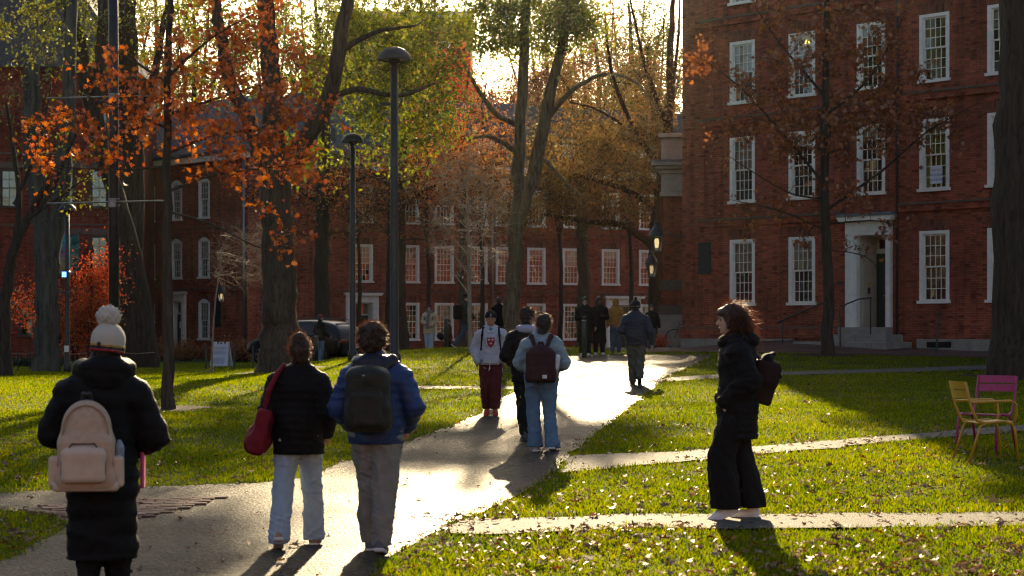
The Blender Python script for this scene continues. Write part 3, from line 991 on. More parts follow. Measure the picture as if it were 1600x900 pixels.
# ---------------------------------------------------------------- far hall, facing the camera
def far_hall(name, label, p0, p1, H, D, brick, rows, wcols, wsize, doors, belts, kit, z0=0.3, arch=True, dep=.7):
    a, L = facade(p0, p1)
    e = empty(name, (p0[0], p0[1], 0), a)
    tag(e, label, 'building')
    ops = []
    rr = random.Random(len(label))
    w, h = wsize
    for r, z in enumerate(rows):
        for px in wcols[r]:
            u = line_hit(p0, a, px) if px is not None else None
            ops.append((u-w/2, u+w/2, z, z+h))
    dd = []
    for (pa_, pb_, zb, zt) in doors:
        u0, u1 = line_hit(p0, a, pa_), line_hit(p0, a, pb_)
        dd.append((u0, u1, zb, zt)); ops.append((u0, u1, zb, zt))
    link('wall', wall_mesh('wall', L, H, D, z0, ops, brick), e)
    for (x0, x1, za, zb) in ops[:len(ops)-len(doors)]:
        put_window(e, kit, (x0+x1)/2, za, blind=rr.choice([0, .25, .5, .5]), screen=False, rr=rr, arch=arch)
    for x0, x1, za, zb in dd:
        f = MB(); m = .32
        f.box(x0-m, x0, -.12, 0, za, zb+.05); f.box(x1, x1+m, -.12, 0, za, zb+.05); f.box(x0-m, x1+m, -.12, 0, zb+.05, zb+.42)
        f.box(x0-m+.09, x0-.09, -.15, -.12, za, zb); f.box(x1+.09, x1+m-.09, -.15, -.12, za, zb)
        s = f.build('door_surround', WHITE, e)
        MB().prism([(x0-m-.1, zb+.42), (x1+m+.1, zb+.42), (x1+m+.2, zb+.56), (x0-m-.2, zb+.56)], -.35, 0).build('hood', WHITE, s)
        MB().box(x0-m-.22, x1+m+.22, -.37, 0, zb+.56, zb+.60).build('hood_flashing', LEAD, s)
        rv = MB(); rv.box(x0-.01, x0+.02, 0, dep, za, zb); rv.box(x1-.02, x1+.01, 0, dep, za, zb); rv.box(x0, x1, 0, dep, zb-.02, zb+.01); rv.box(x0, x1, dep-.08, dep, zb-.62, zb-.55)
        rv.build('door_reveal', WHITE, e)
        d = MB().box(x0+.02, x1-.02, dep-.06, dep, za, zb-.62)
        for q in (.2, 1.1):
            d.box(x0+.2, (x0+x1)/2-.06, dep-.08, dep-.06, za+q, za+q+.7); d.box((x0+x1)/2+.06, x1-.2, dep-.08, dep-.06, za+q, za+q+.7)
        d = d.build('door', DARKGREEN, e)
        MB().box(x0+.05, x1-.05, dep-.04, dep-.03, zb-.54, zb-.03).build('transom_pane', GLASS, d)
        MB().box((x0+x1)/2-.13, (x0+x1)/2+.13, dep-.10, dep-.09, za+1.25, za+1.6).build('door_notice', PAPER, e)
    for zb in belts:
        MB().box(0.05, L-.05, -.09, 0, zb, zb+.16).build('belt_course', brick, e)
        MB().box(0.05, L-.05, -.12, 0, zb+.163, zb+.21).build('belt_capping', BROWNSTONE, e)
    return e, a, L

kF = window_kit(1.12, 1.95, 4, 3, False)
kC = window_kit(0.98, 2.06, 4, 3, False, 0.2)
bpx = [496, 567, 640, 694, 747, 789, 838, 893, 954, 1012, 1062, 1112]
PB0 = (-13.9, 105.3 - .46*13.9); PB1 = (17.0, 105.3 + .46*17.0)
hallB, aB, LB = far_hall('brick_hall', 'long red brick hall across the far end of the walk with two white doorways', PB0, PB1, 10.6, 11.0, BRICK_F,
    [1.36, 4.44, 7.6], [[422, 496, 640, 694, 747, 789, 838, 893, 1014, 1062, 1112], [422] + bpx, [422] + bpx], (1.12, 1.95),
    [(549, 582, .62, 3.25), (954, 992, .62, 3.2)], [3.72, 6.95], kF)
hip_roof(LB, 11.0, 10.75, 4.2, SLATE, hallB)
MB().box(-.25, LB+.25, -.4, 0, 10.3, 10.6).build('cornice', WHITE, hallB)
MB().box(-.4, LB+.4, -.55, -.4, 10.55, 10.72).build('gutter', WHITE, hallB)
for px in (490, 768):
    u = line_hit(PB0, aB, px if px != 490 else 395)
    MB().tube([(u, -.12, .6), (u, -.12, 10.3)], .06, 8).build('down_pipe', GALV, hallB, True)
for u in (6.0,):
    MB().bbox(u-.8, u+.8, 4.8, 6.2, 13.2, 17.0, .05).build('chimney', BRICK_F, hallB)
for u in (4.5, 9.5, 14, 19, 24):
    dm = MB().prism([(u-.8, 11.0), (u+.8, 11.0), (u+.8, 12.5), (u, 13.2), (u-.8, 12.5)], .6, 4.0).build('dormer', SLATE, hallB)
    MB().box(u-.5, u+.5, .55, .6, 11.3, 12.5).build('dormer_window', WHITE, dm)

PC0 = (-24.2, 83.7 + 24.2); PC1 = (-13.35, 83.7 + 13.35)
hallC, aC, LC = far_hall('brick_house', 'narrow brick hall with arched white windows behind the young oak at left', PC0, PC1, 10.9, 9.0, BRICK_F,
    [1.40, 4.60, 7.7], [[195, 234, 319], [195, 234, 276, 319], [195, 234, 276, 319]], (0.98, 2.06), [(271.5, 285.5, .7, 3.3)], [3.82, 6.95], kC, dep=.28)
hip_roof(LC, 9.0, 11.0, 3.6, SLATE, hallC)
MB().box(-.2, LC+.2, -.35, 0, 10.55, 10.9).build('cornice', WHITE, hallC)
u = line_hit(PC0, aC, 384)
MB().tube([(u, -.13, .6), (u, -.13, 10.5)], .075, 8).build('down_pipe', GALV, hallC, True)
u0, u1 = line_hit(PC0, aC, 334), line_hit(PC0, aC, 345)
MB().box(u0, u1, -.05, 0, 2.0, 3.35).build('plaque', DARKGREEN, hallC)

# ---------------------------------------------------------------- red hall at the far left
hallD = empty('brick_hall', (-31.0, 93.0, 0), R(2))
tag(hallD, 'deep crimson brick hall with stone bands at the far left edge', 'building')
dpx = lambda p: (p - 800)/FPX*93.0 + 31.0
LD = 12.2
dz = lambda p: CAMZ + (HOR - p)/FPX*93.0
opsD = []
for c, rows_ in ((40, (0,)), (100, (1, 2)), (152, (1, 2, 3)), (12, (2,))):
    for r_ in rows_:
        opsD.append([(dpx(c)-.42, dpx(c)+.42, dz(524), dz(478)), (dpx(c)-.5, dpx(c)+.5, dz(428), dz(366)), (dpx(c)-.5, dpx(c)+.5, dz(322), dz(262)), (dpx(c)-.5, dpx(c)+.5, dz(215), dz(165))][r_])
link('wall', wall_mesh('wall', LD, 14.6, 10, 0.1, opsD, BRICK_L), hallD)
for (x0, x1, z0, z1) in opsD:
    kk = (round(x1-x0, 3), round(z1-z0, 3))
    key = ('kD',) + kk
    if key not in _mats: _mats[key] = window_kit(kk[0], kk[1], 2, 2, False, 0.0, m_plain('brown_window_paint', (.06, .035, .025)))
    w_ = put_window(hallD, _mats[key], (x0+x1)/2, z0, blind=0, arch=False)
    MB().bbox(x0-.3, x1+.3, -.06, 0, z1+.01, z1+.30, .02).build('stone_lintel', BROWNSTONE, hallD)
for z in (dz(352), dz(455), dz(240)):
    MB().box(0, LD, -.05, 0, z, z+.09).build('stone_band', BROWNSTONE, hallD)
MB().prism([(-.4, 14.6), (LD+.4, 14.6), (LD-3, 19.5), (3, 19.5)], -.3, 10).build('roof', SLATE, hallD)

# ---------------------------------------------------------------- tall block rising beyond the far hall
tower = empty('tall_brick_block', (-14.0, 150.0, 0), 0)
tag(tower, 'tall plain brick block rising behind the trees beyond the far hall', 'building')
topz = CAMZ + (HOR - 28)/FPX*150
x1_ = (735-800)/FPX*150 + 14
opsT = [(x, x+1.2, z, z+1.9) for x in (2, 5, 8) for z in (11, 15, 19, 22.6)]
link('wall', wall_mesh('wall', x1_, topz, 10, 0, opsT, BRICK_F), tower)
kT = window_kit(1.2, 1.9, 2, 2, False)
for x0, x1, z0, z1 in opsT: put_window(tower, kT, (x0+x1)/2, z0, blind=.3, arch=False)
MB().box(-.2, x1_+.2, -.25, 10.2, topz+.003, topz+.5).build('parapet', LIMESTONE, tower)

# halls on the far side of the yard: seen mirrored in the window panes
kQ = window_kit(1.2, 2.1, 2, 2, False)
for nm, p0, p1, H, lab in (('brick_hall', (30, -30), (-30, -36), 13.0, 'sunlit brick hall facing the yard behind the viewer'),
                           ('brick_hall', (62.0, 76.0), (40.0, 34.0), 13.0, 'sunlit brick hall out of view to the right'),
                           ('brick_hall', (-46.0, 8.0), (-40.0, 78.0), 14.0, 'brick hall out of view to the left')):
    a, L = facade(p0, p1)
    e = empty(nm, (p0[0], p0[1], 0), a); tag(e, lab, 'building')
    ops = [(2 + i*4.0, 3.2 + i*4.0, z, z+2.1) for i in range(int((L-4)/4)) for z in (2.2, 5.6, 9.0)]
    link('wall', wall_mesh('wall', L, H, 10, -.5, ops, BRICK_F), e)
    for x0, x1, z0, z1 in ops: put_window(e, kQ, (x0+x1)/2, z0, blind=.4, arch=False)
    hip_roof(L, 10, H+.02, 4, SLATE, e)
# ================================================================== trees
def tubes_np(polys, radii, sides):
    """polys (N,K,3), radii (N,K) -> verts, quads"""
    N, K, _ = polys.shape
    t = np.empty_like(polys)
    t[:, 1:-1] = polys[:, 2:] - polys[:, :-2]; t[:, 0] = polys[:, 1] - polys[:, 0]; t[:, -1] = polys[:, -1] - polys[:, -2]
    t /= np.maximum(np.linalg.norm(t, axis=2), 1e-9)[..., None]
    ref = np.where((np.abs(t[:, :1, 2]) > .8)[..., None], np.array([1., 0, 0]), np.array([0, 0, 1.]))
    s = np.cross(t, np.broadcast_to(ref, t.shape)); s /= np.maximum(np.linalg.norm(s, axis=2), 1e-9)[..., None]
    u = np.cross(s, t)
    a = np.arange(sides)*2*np.pi/sides
    v = polys[:, :, None, :] + radii[:, :, None, None]*(s[:, :, None, :]*np.cos(a)[None, None, :, None] + u[:, :, None, :]*np.sin(a)[None, None, :, None])
    base = (np.arange(N)*K*sides)[:, None, None] + (np.arange(K-1)*sides)[None, :, None]
    k = np.arange(sides); k2 = (k+1) % sides
    q = np.stack([base + k, base + k2, base + sides + k2, base + sides + k], -1)
    return v.reshape(-1, 3), q.reshape(-1, 4)

def resample(pts, K):
    pts = np.asarray(pts, float)
    # smooth polyline (Catmull-Rom like) then resample by arc length
    m = np.linspace(0, len(pts)-1, max(K*3, 8))
    i = np.clip(np.floor(m).astype(int), 0, len(pts)-2); f = (m - i)[:, None]
    p0 = pts[np.clip(i-1, 0, None)]; p1 = pts[i]; p2 = pts[i+1]; p3 = pts[np.clip(i+2, None, len(pts)-1)]
    c = .5*((2*p1) + (-p0+p2)*f + (2*p0-5*p1+4*p2-p3)*f**2 + (-p0+3*p1-3*p2+p3)*f**3)
    d = np.concatenate([[0], np.cumsum(np.linalg.norm(np.diff(c, axis=0), axis=1))])
    s = np.linspace(0, d[-1], K)
    return np.column_stack([np.interp(s, d, c[:, k]) for k in range(3)])

def tree(name, label, base, limbs, crowns, leafmat, bark, seed, leaf=(0.10, 0.15), kind='diamond', group=None, flare=1.5,
         twigs=4, twig_len=(0.35, 0.9), per=26, twig_r=0.006, spread=0.30, trunk_sides=14):
    """limbs: [(pixel points with depth offset, r0, r1)]; crowns: [(px, py, depth offset, rx px, ry px, rdepth m, clusters)]"""
    r = np.random.default_rng(seed)
    base = Vector(base); d = base.y
    root = empty(name, base)
    tag(root, label, 'tree', group)
    off = np.array(base)
    nodes = []; nrad = []
    lv, lf, nv = [], [], 0
    for li, (pts, r0, r1) in enumerate(limbs):
        w = []
        for p in pts:
            q = P(p[0], p[1], d + (p[2] if len(p) > 2 else 0))
            w.append((q.x, q.y, q.z))
        if li == 0: w[0] = (base.x, base.y, base.z - .25)
        K = 26 if li == 0 else 18
        c = resample(w, K)
        seg = np.linalg.norm(c[-1] - c[0])
        c[1:-1] += r.normal(0, min(.03, r0*.10), (K-2, 3))
        rad = np.linspace(r0, r1, K)
        if li == 0:
            h = c[:, 2] - base.z
            rad = rad*(1 + (flare - 1)*np.exp(-np.clip(h, 0, None)/(0.9*r0*2)))
        rad = rad*(1 + r.normal(0, .012, K))
        sides = trunk_sides if li == 0 else 10
        v, q = tubes_np(c[None], rad[None], sides)
        # knobbly, slightly fluted bark
        ang = np.tile(np.arange(sides)/sides*2*np.pi, K)
        cc = np.repeat(c, sides, 0)
        v = cc + (v - cc)*(1 + .06*np.sin(ang*5 + r.uniform(0, 6)) + r.normal(0, .03, len(v)))[:, None]
        lv.append(v); lf.append(q + nv); nv += len(v)
        for p, ra in zip(c[2:], rad[2:]):
            nodes.append(p); nrad.append(ra)
    nl = len(nodes)
    nodes = list(map(np.array, nodes)); nrad = list(nrad)
    limbnode = np.array(nodes)
    # attractors
    at = []
    for (px, py, do, rx, ry, rd, n) in crowns:
        c = P(px, py, d + do); s = (d + do)/FPX
        dirs = r.normal(0, 1, (n, 3)); dirs /= np.linalg.norm(dirs, axis=1)[:, None]
        rr_ = r.uniform(0.15, 1, n)**(1/2.2)
        pp = np.array(c) + dirs*rr_[:, None]*np.array([rx*s, rd, ry*s])
        at.append(pp)
    br, brr = [], []
    ends = []
    if at:
        at = np.concatenate(at)
        at[:, 2] = np.maximum(at[:, 2], base.z + .6)
        dist = np.min(np.linalg.norm(at[:, None] - limbnode[None], axis=2), axis=1)
        order = np.argsort(dist)
        narr = np.zeros((nl + len(at)*4 + 8, 3)); narr[:nl] = limbnode
        cnt = nl
        for k in order:
            p = at[k]
            dd = narr[:cnt] - p
            # prefer joining from nearer the trunk and from below
            cost = np.sqrt((dd**2).sum(1)) + np.clip(dd[:, 2], 0, None)*.8
            j = int(np.argmin(cost))
            a = narr[j]
            L = np.linalg.norm(p - a)
            if L < .05: continue
            m1 = a + (p - a)*.35 + r.normal(0, .08*L, 3) + np.array([0, 0, .05*L])
            m2 = a + (p - a)*.70 + r.normal(0, .09*L, 3) + np.array([0, 0, .06*L])
            poly = resample([a, m1, m2, p], 6)
            ra = min(0.45*nrad[j] if j < nl else nrad[j]*.75, twig_r*2.2 + L*.012 + (.012 if j < nl else 0))
            br.append(poly); brr.append(np.linspace(ra, max(twig_r, ra*.35), 6))
            for f in (2, 3, 4, 5):
                narr[cnt] = poly[f]; nrad.append(brr[-1][f]); cnt += 1
            ends.append((p, poly[5] - poly[3], ra))
    tw, twr = [], []
    lp = []
    for p, dr, ra in ends:
        dr = dr/max(np.linalg.norm(dr), 1e-6)
        for i in range(twigs):
            v = dr*r.uniform(.2, 1.0) + r.normal(0, .55, 3); v /= np.linalg.norm(v)
            ln = r.uniform(*twig_len)
            st = p - dr*r.uniform(0, .5)
            e = st + v*ln; mid = st + v*ln*.5 + r.normal(0, .06*ln, 3)
            tw.append([st, mid, e]); twr.append([twig_r, twig_r*.7, twig_r*.3])
            if per:
                n = max(1, int(per/twigs*r.uniform(.4, 1.6)))
                f = r.uniform(.15, 1.05, n)[:, None]
                lp.append(st + (e - st)*f + r.normal(0, spread*ln*.5, (n, 3)))
    if br:
        v, q = tubes_np(np.array(br), np.array(brr), 5)
        lv.append(v); lf.append(q + nv); nv += len(v)
        v, q = tubes_np(np.array(tw), np.array(twr), 3)
        lv.append(v); lf.append(q + nv); nv += len(v)
    link('trunk', np_mesh('trunk', np.concatenate(lv) - off, np.concatenate(lf), bark, True), root)
    if per and lp:
        lp = np.concatenate(lp)
        if kind == 'oak': lp[:, 2] -= .03
        link('crown', leaf_mesh('crown', lp - off, r.uniform(leaf[0], leaf[1], len(lp)), kind, leafmat, r), root)
    return root

BARK = m_bark('bark_brown', (0.09, 0.066, 0.045))
BARK_LIT = m_bark('bark_lit', (0.17, 0.135, 0.085))  # bark lightened to olive, standing in for light and haze on the ash
BARK_D = m_bark('bark_dark', (0.06, 0.045, 0.033))
BARK_G = m_bark('bark_grey', (0.095, 0.092, 0.08), .6)
SILVER = m_plain('smooth_twig_bark', (.27, .215, .165), .75, .2, .25, 12.0)
LF_ORANGE = m_leaf('oak_leaves_orange', [(0.42, 0.085, 0.012), (0.52, 0.14, 0.02), (0.34, 0.055, 0.012), (0.55, 0.20, 0.03), (0.26, 0.06, 0.015)], 0.55)
LF_BROWN = m_leaf('oak_leaves_brown', [(0.24, 0.085, 0.03), (0.33, 0.12, 0.04), (0.18, 0.06, 0.025), (0.42, 0.15, 0.045)], 0.5)
LF_GREEN = m_leaf('elm_leaves_green', [(0.055, 0.080, 0.010), (0.085, 0.115, 0.014), (0.13, 0.145, 0.018), (0.19, 0.17, 0.02)], 0.6)
LF_ELM = m_leaf('elm_leaves', [(0.055, 0.085, 0.010), (0.095, 0.125, 0.012), (0.14, 0.165, 0.016), (0.22, 0.20, 0.02)], 0.68)
LF_ASH = m_leaf('ash_leaves', [(0.07, 0.11, 0.010), (0.12, 0.16, 0.012), (0.17, 0.20, 0.016), (0.22, 0.22, 0.02)], 0.76)
LF_YGREEN = m_leaf('leaves_yellow_green', [(0.10, 0.13, 0.015), (0.17, 0.18, 0.02), (0.24, 0.20, 0.025), (0.075, 0.10, 0.013)], 0.55)
LF_OLIVE = m_leaf('leaves_olive_brown', [(0.13, 0.095, 0.022), (0.19, 0.115, 0.025), (0.10, 0.085, 0.02), (0.24, 0.11, 0.025)], 0.5)
LF_RED = m_leaf('maple_leaves_red', [(0.50, 0.05, 0.012), (0.62, 0.10, 0.015), (0.40, 0.035, 0.012), (0.65, 0.18, 0.02)], 0.55)
LF_RUST = m_leaf('leaves_rust', [(0.32, 0.10, 0.03), (0.40, 0.15, 0.04), (0.26, 0.07, 0.025), (0.36, 0.2, 0.05)], 0.5)

def B(px, py): return G(px, py)
def BD(px, y):  # base at column px and depth y
    x = (px - 800)/FPX*y
    return Vector((x, y, zf(x, y)))

# --- big elm left of the walk
tree('elm_tree', 'large green elm with forked trunk beside the parked car', B(437, 579),
     [([(437, 579), (436, 460), (432, 360), (429, 265)], .46, .40), ([(430, 280), (427, 160), (418, 60), (412, -60)], .34, .20),
      ([(436, 275), (470, 225), (512, 155), (530, 80), (548, -50)], .27, .15), ([(426, 275), (392, 200), (352, 95), (330, -40)], .24, .13),
      ([(512, 155), (560, 140), (620, 150), (680, 130)], .10, .03), ([(530, 80), (590, 50), (650, 40)], .09, .03)],
     [(640, 180, 4, 90, 100, 2.0, 120), (560, 110, 4, 110, 100, 2.2, 90), (470, 50, 4, 120, 90, 2.5, 66), (360, 60, 3, 110, 110, 2.4, 70), (620, 30, 4, 120, 70, 2.2, 80),
      (490, 250, 3, 80, 40, 1.4, 26), (680, 90, 3, 60, 60, 1.5, 34), (430, -120, 0, 230, 110, 3.5, 130), (668, -85, 4, 82, 52, 2.0, 190), (560, -130, 4, 90, 60, 2.0, 90)],
     LF_ELM, BARK, 21, (0.10, 0.17), 'oval', per=26, twigs=5, spread=.55)
# --- twin-stemmed tree right of the walk's left edge
tree('ash_tree', 'tall ash with two upright stems rising behind the walking students', BD(801, 60),
     [([(801, 556), (800, 470), (805, 390), (812, 320)], .27, .24), ([(810, 335), (811, 240), (816, 130), (824, -50)], .21, .13),
      ([(816, 330), (838, 250), (858, 160), (880, 60), (898, -50)], .23, .12), ([(852, 190), (890, 145), (945, 116), (995, 130), (1030, 178)], .10, .025),
      ([(808, 195), (772, 175), (742, 130), (722, 95), (692, 72)], .10, .03), ([(804, 235), (765, 214), (722, 218)], .09, .03), ([(842, 240), (900, 300), (935, 315)], .07, .02)],
     [(835, 35, 0, 100, 55, 2.0, 150), (768, 45, 0, 50, 60, 1.5, 60), (900, 30, 0, 55, 50, 1.6, 55)],
     LF_ASH, BARK_LIT, 22, (0.10, 0.17), 'oval', per=32, twigs=5, spread=.5)
# --- young oak with orange leaves on the left lawn
tree('young_oak_tree', 'slender young oak with bright orange leaves on the left lawn', B(263, 640),
     [([(263, 640), (263, 520), (262, 400), (261, 250), (263, 100), (268, -40)], .10, .045),
      ([(261, 300), (330, 275), (420, 262), (490, 255)], .026, .006), ([(262, 240), (340, 210), (430, 200), (520, 172)], .026, .006), ([(262, 180), (350, 150), (450, 120)], .03, .008),
      ([(262, 120), (330, 60), (400, 20)], .03, .008), ([(261, 200), (190, 170), (110, 140)], .026, .007), ([(262, 130), (200, 90), (150, 70)], .026, .007),
      ([(261, 330), (330, 350), (400, 385), (455, 400)], .022, .006), ([(261, 260), (180, 265), (60, 260)], .022, .006)],
     [(370, 170, 0, 170, 130, 1.8, 84), (300, 110, 0, 140, 110, 1.4, 40), (420, 250, 0, 100, 60, 1.2, 26), (210, 170, 0, 100, 90, 1.1, 30), (110, 210, 0, 90, 70, 1.0, 20), (480, 175, 0, 45, 14, .5, 6),
      (400, 30, 0, 110, 40, 1, 24), (445, 375, 0, 30, 40, .4, 4)],
     LF_ORANGE, BARK, 23, (0.075, 0.14), 'oak', per=17, twigs=3, twig_len=(.25, .55), spread=.35, twig_r=.004, flare=1.35)
# bare lower twigs of the same kind catch the light
tree('sapling', 'bare sapling with silvery twigs between the young oak and the elm', B(330, 585),
     [([(330, 585), (334, 500), (342, 430)], .035, .02)],
     [(375, 395, 0, 70, 55, 1.2, 60)], None, SILVER, 24, per=0, twigs=6, twig_len=(.4, 1.1), twig_r=.005, flare=1.2)
# --- brown-leaved oak in front of the right hall
tree('oak_tree', 'half-bare oak with withered brown leaves before the right hall', B(1294, 556),
     [([(1294, 556), (1293, 430), (1289, 300), (1288, 180), (1292, 60), (1292, -60)], .17, .07),
      ([(1289, 290), (1240, 230), (1160, 140), (1095, 90)], .045, .01), ([(1289, 330), (1380, 265), (1450, 205), (1530, 160)], .05, .012),
      ([(1290, 180), (1360, 120), (1410, 30)], .045, .012), ([(1289, 150), (1220, 70), (1180, 10)], .045, .012), ([(1290, 360), (1220, 330), (1130, 310)], .03, .007),
      ([(1290, 350), (1370, 345), (1420, 360)], .03, .007), ([(1291, 390), (1350, 400), (1380, 430)], .02, .005), ([(1289, 310), (1230, 300), (1140, 245)], .03, .008)],
     [(1300, 150, 0, 170, 110, 2.2, 92), (1280, 30, 0, 150, 90, 2.2, 56), (1400, 190, 0, 130, 60, 1.6, 34), (1180, 200, 0, 80, 80, 1.2, 26), (1100, 100, 0, 25, 40, .5, 8), (1290, 330, 0, 150, 60, 1.6, 20)],
     LF_BROWN, BARK_D, 25, (0.12, 0.20), 'oak', per=22, twigs=4, twig_len=(.3, .8), spread=.35, twig_r=.006, flare=1.4)
# --- great trunk at the right edge
tree('old_tree', 'massive dark trunk at the right edge beside the painted chairs', B(1584, 590),
     [([(1584, 590), (1584, 430), (1586, 250), (1592, 60), (1594, -200), (1600, -420)], .46, .38)],
     [(1680, -420, 0, 160, 140, 3.0, 60)], LF_BROWN, BARK_D, 26, (.1, .16), 'oval', per=24, flare=1.25, trunk_sides=22)
# --- bare young tree
tree('bare_young_tree', 'bare young tree with fine silver twigs behind the hoodie wearer', BD(736, 57),
     [([(736, 553), (734, 470), (732, 380), (730, 300), (733, 225)], .075, .02)] +
     [([(733, y0), (733 + s*35, y0 - 40), (733 + s*w, y0 - h)], .022, .006) for y0, s, w, h in
      ((430, -1, 75, 30), (440, 1, 50, 55), (400, -1, 70, 90), (395, 1, 65, 85), (360, -1, 55, 100), (360, 1, 60, 110), (330, -1, 35, 95), (325, 1, 40, 95), (460, -1, 60, 10))],
     [(732, 330, 0, 72, 110, 1.3, 130)], None, SILVER, 27, per=0, twigs=7, twig_len=(.3, .9), twig_r=.0065, flare=1.3)
# --- dark spreading tree at the hall corner
tree('spreading_oak_tree', 'dark spreading tree behind the lanterns with olive foliage', BD(1028, 77),
     [([(1028, 548), (1027, 460), (1026, 380), (1034, 290), (1045, 190), (1049, 60), (1056, -90)], .40, .045), ([(1020, 385), (975, 352), (915, 345), (850, 335)], .17, .05),
      ([(1028, 330), (985, 300), (940, 285), (880, 270)], .15, .04), ([(1036, 270), (990, 200), (955, 110), (945, 20)], .13, .04), ([(1045, 200), (1010, 110), (985, 0)], .11, .04),
      ([(1048, 150), (1060, 60), (1062, -40)], .08, .03), ([(990, 205), (930, 170), (890, 160)], .08, .03)],
     [(940, 300, 0, 110, 60, 2.5, 120), (1000, 240, 0, 70, 70, 2.5, 75), (890, 240, 1, 90, 60, 2.5, 70), (860, 330, 0, 60, 40, 1.8, 34), (1020, 150, 0, 50, 90, 2, 60), (950, 160, 2, 90, 90, 2.5, 80), (800, 300, 2, 70, 60, 2.5, 60)],
     LF_OLIVE, BARK_D, 28, (0.11, 0.18), 'oval', per=30, twigs=5, spread=.6, twig_r=.009)
tree('lawn_tree', 'straight grey-brown trunk in front of the far doorway', BD(912, 92),
     [([(911, 545), (911, 430), (909, 330), (905, 230)], .33, .22), ([(909, 340), (880, 290), (850, 270)], .1, .04), ([(908, 330), (940, 270), (960, 240)], .1, .04)],
     [(905, 240, 0, 80, 50, 3, 70)], LF_OLIVE, BARK, 29, (.12, .2), 'oval', per=24, twig_r=.01)
tree('lawn_tree', 'slim straight trunk rising just behind the parked car', BD(503, 84),
     [([(503, 552), (503, 440), (503, 330), (506, 230), (510, 120)], .36, .22), ([(503, 330), (560, 280), (640, 285)], .1, .03), ([(503, 320), (450, 290), (400, 300)], .1, .03)],
     [(520, 330, 0, 110, 45, 2.6, 90), (590, 290, 0, 80, 70, 2.4, 90), (440, 300, 0, 60, 40, 2, 34)], LF_RUST, BARK_D, 30, (.11, .17), 'oval', per=11, twig_r=.010, twigs=6)
tree('lawn_tree', 'broad trunk standing behind the tall dome lamp', BD(619, 86),
     [([(619, 548), (619, 430), (620, 320), (624, 200)], .48, .34), ([(620, 330), (680, 290), (740, 290)], .1, .03), ([(620, 300), (570, 260), (520, 240)], .1, .03)],
     [(660, 330, 0, 90, 50, 2.4, 64), (690, 260, 0, 80, 70, 2.6, 110), (760, 300, 0, 60, 60, 2.4, 60)], LF_RUST, BARK_D, 31, (.11, .17), 'oval', per=18, twig_r=.010, twigs=6)
tree('lawn_tree', 'thin grey trunk just left of the bare young tree', BD(724, 80),
     [([(722, 552), (721, 460), (722, 380), (724, 300)], .16, .10)], [(735, 255, 0, 70, 60, 2, 70)], LF_RUST, BARK, 32, (.11, .16), 'oval', per=16, twig_r=.009)
for i, (px, y, cy, rx, ry, lf, lab) in enumerate(((668, 97, 230, 65, 75, LF_RED, 'reddish young tree before the far hall eaves, left of the ash'), (752, 94, 215, 70, 80, LF_RUST, 'rusty young tree before the far hall eaves, right of the bare tree'),
                                              (875, 96, 210, 75, 85, LF_OLIVE, 'olive young tree before the far hall, between ash and far doorway'), (985, 92, 215, 75, 85, LF_OLIVE, 'olive young tree before the far hall at the second doorway'),
                                              (560, 98, 280, 70, 45, LF_RUST, 'rusty young tree before the far hall, above the first doorway'))):
    tree('young_tree', lab, BD(px, y), [([(px, 545), (px+2, 430), (px-2, 330), (px+3, cy-ry*.4)], .13, .04), ([(px, 380), (px-28, cy+30), (px-40, cy-10)], .05, .015), ([(px, 370), (px+26, cy+30), (px+38, cy-15)], .05, .015)],
         [(px, cy, 0, rx, ry, 2.2, 150), (px, cy+ry*.9, 0, rx*.8, ry*.5, 1.8, 30)], lf, BARK_D, 80+i, (.11, .17), 'oval', group='young trees before the far hall', per=19, twigs=5, twig_r=.009, spread=.6)
# --- left group
tree('lawn_tree', 'thick upright trunk behind the grey pole with crossbars', B(205, 572),
     [([(205, 572), (206, 460), (208, 330), (206, 200), (200, 60), (198, -60)], .47, .34), ([(206, 230), (240, 120), (262, 0)], .2, .1), ([(204, 160), (170, 60), (165, -40)], .18, .09)],
     [(170, 40, 0, 90, 80, 2.5, 60), (270, 40, 1, 90, 90, 2.5, 50)], LF_YGREEN, BARK_D, 33, (.11, .17), 'oval', per=26, flare=1.3, trunk_sides=20)
tree('lawn_tree', 'leaning dark trunk forking high at the upper left', BD(232, 71),
     [([(232, 560), (220, 460), (196, 360), (170, 270), (150, 190), (128, 100), (95, -50)], .36, .25), ([(150, 195), (156, 110), (160, 20), (166, -50)], .26, .16)],
     [(110, 30, 0, 80, 60, 2.2, 44), (40, 40, 0, 60, 60, 2, 26)], LF_YGREEN, BARK_D, 34, (.11, .17), 'oval', per=22, flare=1.3)
tree('plane_tree', 'thick mottled grey trunk before the crimson hall', BD(74, 61.5),
     [([(74, 556), (73, 470), (72, 400), (62, 330), (52, 240), (50, 100)], .40, .24), ([(76, 400), (92, 320), (100, 240), (108, 120), (112, 0)], .31, .17)],
     [(40, 120, 0, 70, 110, 2.5, 40)], LF_YGREEN, BARK_G, 35, (.11, .17), 'oval', per=10, flare=1.2, trunk_sides=18)
tree('lawn_tree', 'small dark branching tree cut by the left edge', BD(5, 54),
     [([(5, 575), (8, 470), (22, 390), (44, 340), (78, 280)], .21, .09), ([(20, 395), (30, 320), (22, 240), (10, 160)], .1, .04), ([(44, 340), (80, 300), (110, 230), (150, 150)], .08, .03),
      ([(40, 345), (90, 310), (130, 280)], .06, .02), ([(22, 320), (60, 230), (80, 130)], .06, .02)],
     [(110, 250, 0, 60, 80, 1.6, 16), (60, 60, 0, 80, 70, 1.8, 22), (130, 310, 0, 40, 50, 1.2, 8)], LF_YGREEN, BARK_D, 36, (.09, .13), 'oval', per=9, twigs=5, twig_r=.006)
